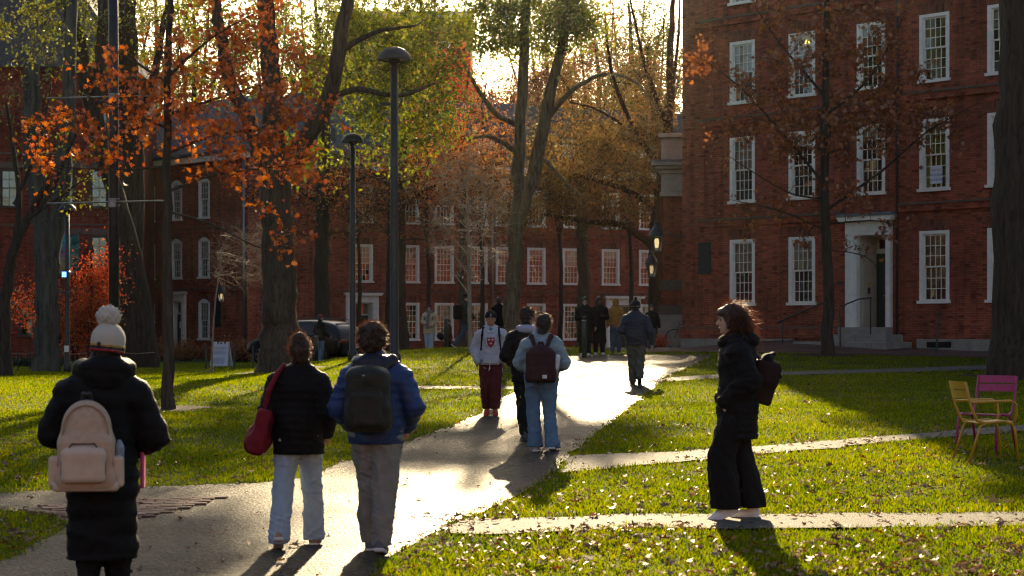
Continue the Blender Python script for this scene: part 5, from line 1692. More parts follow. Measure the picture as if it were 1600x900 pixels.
p.piece(p.thing('water_bottle', 'clear blue bottle tucked in the side of the beige backpack', 'bottle'), 'bottle', [cone((ox+.195, oy, .90), (ox+.195, oy, 1.0), .03, .03), cone((ox+.195, oy, 1.0), (ox+.195, oy, 1.04), .014, .014)], m_plain('bottle_plastic', (.20, .26, .33), .15, .6), .006)
p.piece(p.thing('pink_folder', 'bright pink folder held in front by the woman in the bobble hat', 'folder'), 'cover', [rbox((.24, .16, .86), (.008, .11, .13), .004)], m_plain('pink_plastic', (.62, .05, .22), .4, .5, .08), .006)

# ------------------------------------------------ couple walking away
p = Person('walker with hair in a bun, black puffer jacket and pale jeans', 466, 856, 519, 2, dict(
    head=(.015, .01, 1.585), neck=(.015, 0, 1.44), elL=(-.245, -.04, 1.11), elR=(.262, -.05, 1.10), wrL=(-.20, .12, .98), wrR=(.22, .10, .93), shL=(-.18, 0, 1.385), shR=(.185, 0, 1.385),
    hpL=(-.085, 0, .93), hpR=(.085, 0, .93), knL=(-.115, -.03, .50), knR=(.105, .10, .52), anL=(-.145, -.16, .13), anR=(.125, .14, .085), footL=-28), vox=.011)
p.jacket(BLK, hem=.76, w=.195, wh=.218, sl=(.085, .078, .066), disp=quilt(.062, .0065, 5), collar=.075, shr=.09, neckr=.075)
p.trousers(DENIM, r=(.105, .088, .082, .090), bot=.05)
p.shoes(m_plain('tan_leather', (.35, .20, .12), .5, .4), WSOLE)
hp = p.hp
p.cap_hair(HAIRBR, [ell(hp(-.005, -.045, .125), (.048, .050, .040), None, .03), cone(hp(0, -.03, .08), hp(0, -.04, .11), .04, .035, .03)], strands=1100, sl=(.015, .05), seed=3, spread=1.3)
tb = p.thing('tote_bag', 'dark red tote bag hanging from the shoulder of the walker in black', 'bag')
RED = m_cloth('crimson_canvas', (.20, .012, .022), .2)
p.piece(tb, 'bag_body', [rbox((-.29, .0, .95), (.026, .18, .15), .03, rotm(0, 14, 0)), cone((-.17, -.04, 1.33), (-.265, -.02, 1.05), .022, .05, .06), cone((-.24, -.02, 1.12), (-.31, .0, .93), .05, .085, .06), cone((-.29, -.07, .86), (-.29, .08, .86), .075, .075, .05), ell((-.36, .0, .87), (.075, .17, .09), rotm(0, 30, 0), .06)], RED, .010, wrinkle(.010, 24, 8))
p.piece(tb, 'strap', [cone((-.27, -.08, 1.08), (-.225, -.135, 1.28), .024, .022, .01), cone((-.225, -.135, 1.28), (-.155, -.12, 1.42), .022, .020, .01), cone((-.155, -.12, 1.42), (-.115, -.03, 1.478), .020, .018, .01), cone((-.115, -.03, 1.478), (-.14, .07, 1.42), .018, .014, .01), cone((-.14, .07, 1.42), (-.27, .07, 1.08), .014, .014, .01)], RED, .009)

p = Person('man with curly hair, blue puffer jacket and grey trousers', 588, 864, 509, -2, dict(
    head=(-.03, .0, 1.628), neck=(-.015, 0, 1.47), shL=(-.205, 0, 1.40), shR=(.20, 0, 1.40), elL=(-.285, -.02, 1.12), elR=(.29, -.03, 1.13), wrL=(-.20, .13, .97), wrR=(.22, .12, .97),
    hpL=(-.085, 0, .93), hpR=(.085, 0, .93), knL=(-.055, .06, .52), knR=(.07, -.06, .50), anL=(-.055, .12, .085), anR=(.05, -.12, .10), footR=-14), vox=.011)
p.jacket(m_nylon('blue_nylon', (.016, .045, .15)), hem=.84, w=.215, wh=.215, sl=(.10, .088, .07), disp=quilt(.065, .007, 6), shr=.105, neckr=.09)
p.add('hood', [ell((-.02, -.085, 1.455), (.155, .085, .09), rotm(-15), .05), cone((-.13, -.02, 1.47), (-.08, .09, 1.45), .062, .05, .04), cone((.11, -.02, 1.47), (.07, .09, 1.45), .062, .05, .04), ell((-.025, .02, 1.56), (.07, .085, .09), None, .03, 's')], m_nylon('navy_nylon', (.012, .016, .035)), .011, quilt(.07, .007, 3))
p.trousers(m_cloth('grey_cotton', (.24, .225, .20), .15), r=(.125, .10, .082, .074), seat=.16, disp=wrinkle(.010, 28, 12, (1, 1, .7)))
p.shoes(m_plain('slate_suede', (.12, .13, .15), .8, .2), WSOLE)
hp = p.hp
p.cap_hair(HAIRBR, [ell(hp(0, -.015, .075), (.105, .11, .075), None, .04), ell(hp(0, -.05, .0), (.10, .075, .075), None, .04)], both(wrinkle(.010, 85, 14), wrinkle(.006, 190, 15)), strands=1500, sl=(.012, .04), seed=5, spread=1.6)
bp = p.thing('backpack', 'dark olive backpack with pale blue tag on the man in the blue jacket', 'backpack')
OL = m_nylon('dark_olive_nylon', (.020, .022, .016), .6)
oy = -.265
p.piece(bp, 'pack_body', [rbox((-.035, oy, 1.20), (.105, .065, .16), .06), ell((-.035, oy, 1.36), (.145, .10, .09), None, .06), rbox((-.03, oy-.01, 1.06), (.12, .07, .06), .05, None, .05)], OL, .011, wrinkle(.004, 30, 9))
p.piece(bp, 'front_pocket', [rbox((-.03, oy-.11, 1.12), (.085, .02, .10), .04)], OL, .01, wrinkle(.004, 30, 10))
for sx in (-1, 1): p.piece(bp, 'strap', [cone((-.035+sx*.09, oy+.05, 1.38), (sx*.13, oy+.22, 1.50), .024, .028, .02, .7), cone((sx*.13, oy+.22, 1.50), (sx*.16, oy+.43, 1.28), .028, .026, .02)], OL, .011)
p.piece(bp, 'tag', [rbox((-.055, oy-.118, 1.335), (.008, .004, .042), .003, rotm(8, 0, 0))], m_plain('pale_blue_tag', (.45, .60, .75), .4, .5, .05), .004)

# ------------------------------------------------ man in crest hoodie
p = Person('man in grey crest hoodie, dark red track trousers and black beanie walking forward', 767, 650, 487, 180, dict(
    elL=(-.27, -.03, 1.13), elR=(.27, -.03, 1.13), wrL=(-.23, .09, .93), wrR=(.23, .09, .93), shL=(-.195, 0, 1.405), shR=(.195, 0, 1.405),
    knL=(-.085, .10, .52), knR=(.085, .03, .50), anL=(-.075, .06, .085), anR=(.07, -.07, .10), footR=-12), skin=(.36, .19, .11), vox=.0105, face=True)
GREYH = m_cloth('grey_fleece', (.40, .40, .45), .1, 0.2)
p.jacket(GREYH, hem=.86, w=.205, wh=.195, sl=(.098, .085, .062), disp=wrinkle(.007, 26, 31), shr=.10, neckr=.085, name='hoodie', collar=.0)
p.add('hood', [ell((0, -.075, 1.46), (.13, .07, .075), rotm(-15), .05), cone((-.10, -.01, 1.47), (-.035, .105, 1.395), .048, .035, .04), cone((.10, -.01, 1.47), (.035, .105, 1.395), .048, .035, .04), ell((0, .03, 1.54), (.06, .075, .07), None, .02, 's')], GREYH, .010, wrinkle(.004, 30, 4))
p.add('pouch_pocket', [rbox((0, .155, .945), (.12, .006, .055), .012, rotm(-3))], GREYH, .009)
p.add('drawstring', [cone((.015, .172, .89), (.02, .178, .80), .006, .006), cone((.02, .178, .80), (.035, .17, .76), .006, .005)], WSOLE, .005)
p.add('undershirt', [cone((0, .07, 1.425), (0, .075, 1.45), .045, .042, .02)], m_cloth('teal_cotton', (.05, .22, .22)), .008)
MAR = m_cloth('maroon_polyester', (.085, .012, .014), .2)
p.trousers(MAR, r=(.115, .095, .085, .075), bot=.12, seat=.155)
for s, x in (('L', -1), ('R', 1)):
    J = p.J; kn, an, hpp = V3(*J['kn'+s]), V3(*J['an'+s]), V3(*J['hp'+s])
    p.add('white_piping', [cone(hpp + V3(x*.108, .01, -.1), kn + V3(x*.092, 0, 0), .006, .006), cone(kn + V3(x*.092, 0, 0), an + V3(x*.082, 0, .08), .006, .006)], WSOLE, .006)
p.add('white_mark', [cone((.085, .098, .80), (.125, .088, .815), .005, .003)], WSOLE, .003)
p.shoes(m_plain('red_mesh_shoe', (.50, .03, .02), .6, .4, .12), m_plain('red_rubber', (.42, .03, .02), .6, .4))
hp = p.hp
bn = p.add('beanie', [ell(hp(0, -.015, .045), (.090, .106, .095), p.RH), cone(hp(0, -.012, .03), hp(0, -.012, .05), .095, .095, .02, 1.08), cut(hp(0, 0, .018), V3(0, .12, -1))], m_cloth('black_knit', (.012, .012, .014), .3), .008, wrinkle(.003, 80, 3, (1, 1, .15)))
p.add('emblem', [rbox(hp(0, .104, .062), (.009, .004, .015), .003)], m_plain('emblem_lilac', (.35, .25, .45), .7, .2), .004, parent=bn)
# crest on the chest: shield with three open books
CR = m_plain('crest_crimson', (.28, .018, .03), .8, .2, .1)
cy_ = .170
sh = [(-.062, .075), (-.02, .068), (0, .078), (.02, .068), (.062, .075), (.062, -.01), (.045, -.055), (0, -.092), (-.045, -.055), (-.062, -.01)]
crest = MB().prism([(x, 1.245 + z) for x, z in sh], cy_ - .03, cy_).build('crest', CR, p.o)
crest['label'] = 'dark red shield crest on the hoodie chest'
for bx, bz in ((-.03, .035), (.03, .035), (0, -.028)):
    MB().box(bx-.018, bx-.001, cy_ - .001, cy_ + .003, 1.245 + bz - .013, 1.245 + bz + .013).box(bx+.001, bx+.018, cy_ - .001, cy_ + .003, 1.245 + bz - .013, 1.245 + bz + .013).build('open_book', WSOLE, crest)
for sx in (-1, 1):
    p.add('wreath', [cone((sx*.074, cy_-.012, 1.25), (sx*.070, cy_-.010, 1.20), .006, .006), cone((sx*.070, cy_-.010, 1.20), (sx*.02, cy_-.006, 1.14), .006, .005)], WSOLE, .005, parent=crest)
bp = p.thing('backpack', 'black backpack with thin straps worn over the grey crest hoodie', 'backpack')
p.piece(bp, 'pack_body', [rbox((0, -.23, 1.18), (.11, .05, .17), .05)], BLK, .014)
for sx in (-1, 1): p.piece(bp, 'strap', [cone((sx*.10, -.15, 1.44), (sx*.125, .03, 1.475), .022, .024, .02), cone((sx*.125, .03, 1.475), (sx*.145, .13, 1.36), .022, .018, .02), cone((sx*.145, .13, 1.36), (sx*.165, .12, 1.12), .016, .012, .02), cone((sx*.165, .12, 1.12), (sx*.20, -.10, 1.02), .012, .012, .02)], BLK, .009)

# ------------------------------------------------ pair in mid path
p = Person('man in black jacket with lilac hood walking beside the denim jacket', 822, 690, 482, 4, dict(
    head=(.015, .02, 1.63), hrot=(0, 0, -28), elL=(-.26, .0, 1.13), wrL=(-.15, .20, 1.02), elR=(.26, 0, 1.13), wrR=(.15, .20, 1.02), knL=(-.06, .03, .50), knR=(.10, .10, .53), anL=(-.03, -.07, .09), anR=(.12, .16, .085), footL=-8), skin=(.42, .25, .17), vox=.012)
p.jacket(BLK, hem=.78, w=.205, wh=.20, sl=(.098, .092, .072), disp=wrinkle(.009, 24, 7), shr=.10, neckr=.085, collar=.03)
p.add('hood', [ell((0, -.07, 1.475), (.12, .075, .07), rotm(-12), .04), cone((-.09, .0, 1.485), (-.05, .08, 1.46), .05, .042, .04), cone((.09, .0, 1.485), (.05, .08, 1.46), .05, .042, .04), ell((.01, .03, 1.58), (.065, .08, .08), None, .02, 's')], m_cloth('lilac_fleece', (.34, .33, .45), .1), .011, wrinkle(.005, 30, 4))
p.trousers(BLK2, r=(.10, .078, .062, .06), bot=.09)
p.shoes(BSHOE, BSHOE)
hp = p.hp
p.cap_hair(HAIRB, [ell(hp(-.01, .02, .085), (.085, .10, .055), p.RH, .03)], both(wrinkle(.010, 70, 4), wrinkle(.006, 150, 9)), strands=900, sl=(.02, .055), seed=9, spread=1.0)

p = Person('woman in washed denim jacket and blue flared jeans seen from behind', 846, 706, 489, -3, dict(
    head=(.03, .03, 1.61), hrot=(0, 0, 0), elL=(-.275, .03, 1.12), wrL=(-.17, .20, 1.04), elR=(.285, .02, 1.12), wrR=(.20, .20, 1.06), shL=(-.185, 0, 1.39), shR=(.185, 0, 1.39),
    hpL=(-.10, 0, .93), hpR=(.10, 0, .93), knL=(-.105, .03, .50), knR=(.10, .0, .50), anL=(-.075, .02, .085), anR=(.145, -.12, .11), footR=-16), vox=.0115)
p.jacket(DENIMJ, hem=.87, w=.20, wh=.195, sl=(.098, .088, .065), disp=wrinkle(.009, 30, 17), shr=.095, neckr=.08, collar=.05)
p.trousers(DENIM2, r=(.122, .086, .085, .102), bot=.06, seat=.172, disp=wrinkle(.006, 26, 18, (1, 1, .5)))
p.shoes(m_plain('pale_trainer', (.42, .38, .33), .6, .3, .15, 20.0), WSOLE)
hp = p.hp
p.cap_hair(HAIRB, [ell(hp(0, -.055, -.03), (.075, .065, .085), None, .04), ell(hp(-.035, -.075, -.115), (.060, .052, .050), None, .04)], wrinkle(.006, 50, 8), lift=1.08, strands=1100, sl=(.015, .05), seed=11, spread=1.0, down=.3)
bp = p.thing('backpack', 'maroon school backpack with white label on the woman in denim', 'backpack')
MR = m_cloth('maroon_canvas', (.045, .018, .020), .2)
oy = -.265
p.piece(bp, 'pack_body', [rbox((0, oy, 1.10), (.135, .055, .13), .05), ell((0, oy, 1.24), (.150, .085, .115), None, .06), rbox((0, oy-.01, .955), (.15, .055, .035), .04, None, .04)], MR, .010, wrinkle(.004, 26, 3))
p.piece(bp, 'front_pocket', [rbox((0, oy-.09, .99), (.12, .02, .065), .03)], MR, .009)
p.piece(bp, 'label_patch', [rbox((.055, oy-.142, .955), (.026, .002, .020), .003)], m_plain('white_label', (.62, .60, .57), .8, .2, .06), .004)
p.piece(bp, 'top_handle', [cone((-.035, oy+.03, 1.34), (-.02, oy+.03, 1.375), .010, .010), cone((-.02, oy+.03, 1.375), (.02, oy+.03, 1.375), .010, .010), cone((.02, oy+.03, 1.375), (.035, oy+.03, 1.34), .010, .010)], MR, .007)
for sx in (-1, 1): p.piece(bp, 'strap', [cone((sx*.07, oy+.05, 1.31), (sx*.125, oy+.18, 1.46), .026, .028, .02, .7), cone((sx*.125, oy+.18, 1.46), (sx*.155, oy+.42, 1.30), .028, .026, .02)], MR, .010)
p.piece(p.thing('drink_cup', 'pale plastic cup in the side pocket of the maroon backpack', 'cup'), 'cup', [cone((.195, oy, 1.06), (.205, oy, 1.19), .034, .042, .01)], m_plain('cup_plastic', (.58, .62, .66), .35, .5, .06), .007)

# ------------------------------------------------ man with striped bobble hat going up the walk
p = Person('man in navy jacket, olive trousers and striped grey bobble hat walking uphill', 993, 602, 466, 0, dict(
    head=(.0, .02, 1.575), neck=(0, 0, 1.43), shL=(-.20, 0, 1.37), shR=(.20, 0, 1.37), elL=(-.285, -.02, 1.10), elR=(.285, -.03, 1.09), wrL=(-.20, .16, 1.05), wrR=(.33, .02, .86), chest=(0, 0, 1.24),
    knL=(-.05, .04, .50), knR=(.085, -.02, .50), anL=(-.055, .02, .085), anR=(.07, -.17, .17), footR=-38), vox=.013, hands='R')
p.jacket(m_nylon('navy_jacket', (.022, .026, .040)), hem=.80, w=.215, wh=.20, sl=(.10, .09, .07), disp=quilt(.08, .006, 9), shr=.105, neckr=.085)
p.trousers(m_cloth('olive_cotton', (.085, .080, .058), .2), r=(.125, .10, .085, .08), seat=.165, disp=wrinkle(.010, 26, 22, (1, 1, .8)))
p.shoes(BSHOE, BSHOE)
hp = p.hp
p.cap_hair(HAIRB)
GK = m_cloth('grey_knit', (.16, .16, .17), .25); BK = m_cloth('black_knit', (.012, .012, .014), .3)
hat = p.add('bobble_hat', [ell(hp(0, -.015, .045), (.094, .108, .100), p.RH), cone(hp(0, -.012, .0), hp(0, -.012, .04), .098, .097, .02, 1.08), cut(hp(0, 0, -.02), V3(0, .05, -1))], BK, .009, wrinkle(.003, 70, 3, (1, 1, .2)))
p.add('pompom', [ell(hp(0, -.02, .165), .034)], BK, .008, wrinkle(.006, 120, 4), parent=hat)
for z, rr_ in ((.012, .104), (.062, .098), (.102, .078)):
    p.add('stripe', [cone(hp(0, -.013, z-.004), hp(0, -.013, z+.004), rr_, rr_, .01, 1.08), cut(hp(0, 0, z-.011), V3(0, 0, -1)), cut(hp(0, 0, z+.011), V3(0, 0, 1))], GK, .007, parent=hat)

# ------------------------------------------------ woman striding left
p = Person('woman with sunlit auburn hair striding left in black coat and wide trousers', 1152, 813, 476, 88, dict(
    head=(0, .055, 1.625), hrot=(-2, 0, 0), neck=(0, .01, 1.47), elL=(-.22, -.08, 1.13), wrL=(-.15, .10, .98), elR=(.22, -.08, 1.13), wrR=(.15, .10, .98),
    hpL=(-.085, 0, .93), hpR=(.085, 0, .93), knL=(-.09, .13, .52), knR=(.09, -.03, .50), anL=(-.085, .10, .125), anR=(.085, -.12, .085), footL=-24), skin=(.55, .36, .26), vox=.0105, face=True)
p.jacket(BLK2, hem=.66, w=.20, wh=.205, sl=(.098, .095, .075), flat=.80, disp=both(wrinkle(.008, 22, 19), quilt(.12, .004, 9)), shr=.10, neckr=.095, name='coat', collar=.04)
p.add('hood', [ell((0, -.085, 1.455), (.14, .10, .075), rotm(-8), .05), cone((-.10, .0, 1.46), (-.05, .10, 1.445), .06, .055, .04), cone((.10, .0, 1.46), (.05, .10, 1.445), .06, .055, .04), ell((0, .04, 1.60), (.075, .09, .10), None, .02, 's')], BLK2, .0105, wrinkle(.006, 26, 20))
p.trousers(BLK2, r=(.124, .122, .122, .124), bot=.10, seat=.17, disp=wrinkle(.012, 22, 23, (1, 1, .35)))
p.shoes(m_plain('clean_white_leather', (.80, .79, .77), .5, .4, .05), m_plain('clean_white_rubber', (.80, .79, .77), .6, .4, .05))
hp = p.hp
hair = p.cap_hair(HAIRR, [ell(hp(0, -.06, -.03), (.088, .070, .085), None, .05), ell(hp(0, -.075, -.085), (.085, .060, .060), None, .05), cone(hp(.07, .035, .05), hp(.082, .03, -.06), .022, .016, .03), cone(hp(-.07, .035, .05), hp(-.082, .03, -.06), .022, .016, .03), ell(hp(0, .075, .065), (.062, .028, .035), None, .03)],
                 wrinkle(.005, 60, 6, (1, 1, .4)), lift=1.05)
p.strands(hair, None, 1100, (.05, .14), HAIRR, 21, .55, .6, keep=lambda v: v[:, 1] < .06)
bg = p.thing('shoulder_bag', 'large dark leather shoulder bag on the back of the striding woman', 'bag')
p.piece(bg, 'bag_body', [rbox((.05, -.235, 1.10), (.10, .05, .14), .025, rotm(16)), rbox((.05, -.235, 1.20), (.11, .07, .07), .025, rotm(10), .05)], m_plain('oxblood_leather', (.022, .010, .010), .7, .2), .010)
p.piece(bg, 'flap', [('b', V3(.05, -.285, 1.245), V3(.115, .010, .10), .012, rotm(-30), .01, 'u'), rbox((.05, -.25, 1.325), (.11, .055, .004), .012, rotm(-28), .03)], m_plain('black_saddle_leather', (.016, .018, .026), .9, .06), .009)
p.piece(bg, 'strap', [cone((.06, -.20, 1.30), (.13, -.09, 1.41), .018, .018, .01), cone((.13, -.09, 1.41), (.15, .05, 1.38), .018, .018, .01), cone((.15, .05, 1.38), (.19, .02, 1.15), .016, .016, .01), cone((.19, .02, 1.15), (.12, -.22, 1.0), .016, .016, .01)], BSHOE, .009)

# ------------------------------------------------ figures at the crest of the walk
p = Person('woman in open long black coat holding a phone, left of the pair at the doorway', 914, 557, 465, 176, dict(
    hrot=(-22, 0, 0), elL=(-.27, -.02, 1.12), wrL=(-.31, .02, .88), elR=(.24, -.01, 1.13), wrR=(.06, .22, 1.14), knL=(-.09, .05, .5), knR=(.09, .02, .5)), skin=(.5, .33, .25), vox=.017, hands='LR', face=True, depth=55)
p.jacket(BLK2, hem=.38, w=.20, wh=.24, sl=(.085, .08, .06), disp=wrinkle(.008, 20, 3), name='long_coat')
p.trousers(BLK2); p.shoes(WSHOE, WSOLE); p.cap_hair(HAIRB)
p.piece(p.thing('phone', 'small dark phone in the hand of the woman by the doorway', 'phone'), 'phone_case', [rbox((.02, .30, 1.15), (.034, .07, .004), .004, rotm(30))], BSHOE, .006)
p = Person('woman in long black coat with headscarf, right of the pair at the doorway', 936, 557, 466, 184, dict(
    hrot=(0, 0, 10), elL=(-.24, -.02, 1.13), wrL=(-.10, .20, 1.16), elR=(.26, -.02, 1.12), wrR=(.28, .05, .88)), skin=(.16, .085, .055), vox=.017, hands='LR', face=True, depth=55.6)
p.jacket(BLK2, hem=.34, w=.20, wh=.235, sl=(.088, .08, .06), disp=wrinkle(.008, 20, 5), name='long_coat')
p.trousers(BLK2); p.shoes(WSHOE, WSOLE)
hp = p.hp
p.cap_hair(HAIRB, [cone(hp(.06, -.03, .0), hp(.075, .02, -.22), .055, .05, .04), cone(hp(-.06, -.03, .0), hp(-.075, .02, -.22), .055, .05, .04)], lift=1.1)
p = Person('person in mustard hooded jacket half hidden behind the striped bobble hat', 962, 556, 470, 10, dict(), vox=.018, depth=56.5)
p.jacket(m_cloth('mustard_fleece', (.30, .14, .03)), hem=.84, disp=wrinkle(.008, 20, 6))
p.add('hood', [ell(p.hp(0, -.02, .02), (.10, .115, .12), p.RH), cone(p.hp(0, -.03, -.05), p.J['neck'], .085, .09, .04)], m_cloth('mustard_fleece', (.30, .14, .03)), .015)
p.trousers(DKDENIM); p.shoes(BSHOE, WSOLE)
p = Person('man with dark hair and black jacket standing by the dark trunk near the lanterns', 1018, 553, 483, 170, dict(elR=(.26, 0, 1.12), wrR=(.14, .22, 1.05), elL=(-.26, 0, 1.12), wrL=(-.30, .04, .88)), vox=.018, hands='LR', face=True, depth=60)
p.jacket(BLK, hem=.82, w=.21, wh=.2, disp=quilt(.09, .006, 3), sl=(.1, .09, .07)); p.trousers(DKDENIM); p.shoes(BSHOE, WSOLE); p.cap_hair(HAIRB)
# ------------------------------------------------ figures on the lawn before the far hall
p = Person('woman in beige quilted coat, grey scarf and burgundy beanie near the far windows', 671, 556, 485, 172, dict(
    elL=(-.25, -.02, 1.12), wrL=(-.10, .19, .98), elR=(.25, -.02, 1.12), wrR=(.10, .20, 1.06), knL=(-.09, .10, .52), anL=(-.07, .12, .085), anR=(.08, -.08, .085)), skin=(.5, .32, .24), vox=.016, face=True, depth=70, hands='LR', H=1.70)
p.jacket(m_nylon('beige_nylon', (.46, .36, .22)), hem=.66, w=.215, wh=.235, sl=(.1, .09, .07), disp=quilt(.11, .010, 6), name='quilted_coat')
p.trousers(DENIM, r=(.11, .09, .08, .08)); p.shoes(WSHOE, WSOLE)
hp = p.hp
p.cap_hair(HAIRB, [cone(hp(.065, -.02, 0), hp(.09, .03, -.2), .035, .03, .03), cone(hp(-.065, -.02, 0), hp(-.09, .03, -.2), .035, .03, .03)])
p.add('beanie', [ell(hp(0, -.015, .05), (.09, .105, .09), p.RH), cut(hp(0, 0, .03), V3(0, .1, -1))], m_cloth('burgundy_knit', (.10, .015, .025)), .012)
p.add('scarf', [cone((-.07, .03, 1.47), (.07, .03, 1.47), .075, .075, .03), cone((.0, .12, 1.45), (.05, .17, 1.15), .055, .06, .03), cone((.05, .17, 1.15), (.06, .18, .90), .06, .05, .03)], m_cloth('grey_green_wool', (.16, .18, .16)), .014, wrinkle(.008, 40, 4))
bp = p.thing('backpack', 'black backpack on the woman in the beige coat', 'backpack')
p.piece(bp, 'pack_body', [rbox((0, -.25, 1.15), (.13, .06, .18), .05)], BLK, .016)
for sx in (-1, 1): p.piece(bp, 'strap', [cone((sx*.11, -.18, 1.42), (sx*.13, .02, 1.485), .022, .022, .02), cone((sx*.13, .02, 1.485), (sx*.16, .16, 1.2), .02, .018, .02)], BLK, .014)
p = Person('man in dark green jacket, mask and cap passing behind the bare young tree', 727, 557, 476, -80, dict(
    elL=(-.24, -.05, 1.12), wrL=(-.2, .18, 1.0), elR=(.24, .02, 1.12), wrR=(.2, .24, 1.0), knL=(-.09, .18, .53), anL=(-.09, .14, .10), knR=(.09, -.06, .52), anR=(.09, -.36, .16), footR=-35), skin=(.5, .33, .25), vox=.016, face=True, depth=61, hands='LR', H=1.74)
p.jacket(m_cloth('dark_green_twill', (.030, .036, .026)), hem=.76, w=.215, wh=.21, sl=(.1, .09, .07), disp=wrinkle(.008, 22, 8)); p.trousers(DKDENIM, r=(.11, .085, .07, .07)); p.shoes(BSHOE, WSOLE); p.cap_hair(HAIRB)
hp = p.hp
p.add('mask', [ell(hp(0, .055, -.065), (.056, .05, .048), p.RH)], m_plain('white_mask', (.68, .68, .70), .8, .2, .05), .009)
cp = p.add('cap', [ell(hp(0, -.012, .055), (.086, .10, .085), p.RH), cut(hp(0, 0, .045), V3(0, 0, -1)), rbox(hp(0, .12, .05), (.05, .05, .002), .006)], BLK2, .011)
bp = p.thing('backpack', 'black rucksack on the masked man behind the bare tree', 'backpack')
p.piece(bp, 'pack_body', [rbox((0, -.26, 1.17), (.13, .07, .18), .05)], BLK, .016)
for sx in (-1, 1): p.piece(bp, 'strap', [cone((sx*.11, -.18, 1.42), (sx*.13, .02, 1.485), .022, .022, .02), cone((sx*.13, .02, 1.485), (sx*.16, .16, 1.2), .02, .018, .02)], BLK, .014)
p = Person('small figure in dark plum coat walking right beside the green post', 701, 556, 511, -70, dict(knL=(-.09, .12, .53), anL=(-.09, .16, .1), anR=(.09, -.14, .1)), skin=(.5, .33, .25), vox=.016, face=True, depth=84, H=1.62, hands='LR')
p.jacket(m_cloth('plum_wool', (.06, .022, .022)), hem=.70, w=.2, wh=.21, disp=wrinkle(.008, 22, 4)); p.trousers(BLK2); p.shoes(BSHOE, BSHOE); p.cap_hair(HAIRB)
bp = p.thing('duffel_bag', 'black duffel bag slung behind the figure in the plum coat', 'bag')
p.piece(bp, 'bag_body', [cone((-.1, -.42, .98), (.05, -.36, .92), .16, .17, .03, .8)], BLK, .018, wrinkle(.01, 20, 4))
p.piece(bp, 'strap', [cone((-.06, -.34, 1.08), (-.16, -.02, 1.44), .015, .015, .01), cone((-.16, -.02, 1.44), (.05, .14, 1.1), .015, .015, .01)], BLK, .012)
p = Person('dim hooded figure behind the shoulder of the crest hoodie', 779, 557, 488, 8, dict(), vox=.018, depth=63, H=1.66)
p.jacket(BLK2, hem=.8, w=.205, wh=.2, disp=wrinkle(.008, 22, 4)); p.trousers(BLK2); p.shoes(BSHOE, BSHOE); p.cap_hair(HAIRB, lift=1.08)
p = Person('man in red cap, dark padded jacket and jeans behind the parked car', 500, 566, 492, -50, dict(wrR=(.26, .20, .98), elR=(.27, 0, 1.1), anL=(-.1, .08, .085), anR=(.09, -.1, .085)), skin=(.52, .30, .22), vox=.016, face=True, depth=68, H=1.72, hands='LR')
p.jacket(BLK, hem=.80, w=.215, wh=.21, sl=(.1, .09, .07), disp=quilt(.09, .007, 3)); p.trousers(DENIM2, r=(.11, .085, .075, .075)); p.shoes(BSHOE, WSOLE); p.cap_hair((.05, .045, .04))
hp = p.hp
p.add('cap', [ell(hp(0, -.012, .055), (.086, .10, .085), p.RH), cut(hp(0, 0, .04), V3(0, 0, -1)), rbox(hp(0, .12, .045), (.05, .055, .002), .006)], m_cloth('red_cap_cotton', (.30, .035, .05)), .010)
for i, (px, tp, m, lab, dp) in enumerate(((142, 512, m_cloth('red_wool', (.28, .02, .018)), 'distant figure in red jacket and white cap below the red maple', 83), (117, 517, BLK2, 'distant dark figure right of the emergency lamp post', 84), (86, 517, BLK2, 'distant dark figure left of the emergency lamp post', 86))):
    p = Person(lab, px, 560, tp, 170, dict(), vox=.022, depth=dp, H=1.68)
    p.jacket(m, hem=.82, disp=wrinkle(.008, 20, 3)); p.trousers(BLK2); p.shoes(BSHOE, WSOLE)
    if i == 0: p.add('cap', [ell(p.hp(0, -.012, .045), (.086, .10, .095), p.RH), cut(p.hp(0, 0, .02), V3(0, 0, -1))], WSHOE, .012)
    else: p.cap_hair(HAIRB)
# ================================================================== street furniture and other things
# ---- dome lamps
def dome_lamp(label, base, top_z, r_dome, r_post, mat=GREYM):
    e = empty('dome_lamp', base); tag(e, label, 'street lamp', 'dome lamps along the lawns')
    h = top_z - base.z
    MB().lathe([(r_post*1.9, -.1), (r_post*1.9, .25), (r_post*1.25, .32), (r_post*1.1, h*.5), (r_post, h - r_dome*.9)], (0, 0, 0), 14).build('post', mat, e, True)
    prof = [(r_dome*.97, h-r_dome*.80), (r_dome, h-r_dome*.80)] + [(r_dome*math.cos(a), h - r_dome*.78 + r_dome*.78*math.sin(a)) for a in [i*math.pi/2/9 for i in range(10)]]
    prof[-1] = (.01, prof[-1][1])
    dm = MB().lathe(prof, (0, 0, 0), 28, False, True).build('dome', mat, e, True)
    MB().lathe([(.02, h-r_dome*.74), (r_dome*.96, h-r_dome*.74)], (0, 0, 0), 28, False, False).build('underside', m_plain('lamp_diffuser_grey', (.22, .21, .19), .6, .3), dm)
    MB().lathe([(r_post*1.6, h-r_dome*1.0), (r_post*1.6, h-r_dome*.78)], (0, 0, 0), 14).build('collar', mat, e, True)
    return e, h
b = BD(616, 50); s = 50/FPX
e, h = dome_lamp('tallest dome lamp, on a thick post behind the man in the blue jacket', b, P(616, 73, 50).z, 26*s, 5.6*s)
cz = P(600, 163, 50).z - b.z
c = MB().box(-.16, -.08, -.05, .05, cz-.02, cz+.02).bbox(-.34, -.14, -.09, .09, cz-.03, cz+.06, .02).build('camera_box', GREYM, e)
MB().box(-.36, -.341, -.06, .06, cz-.015, cz+.04).build('lens', BLACKM, c)
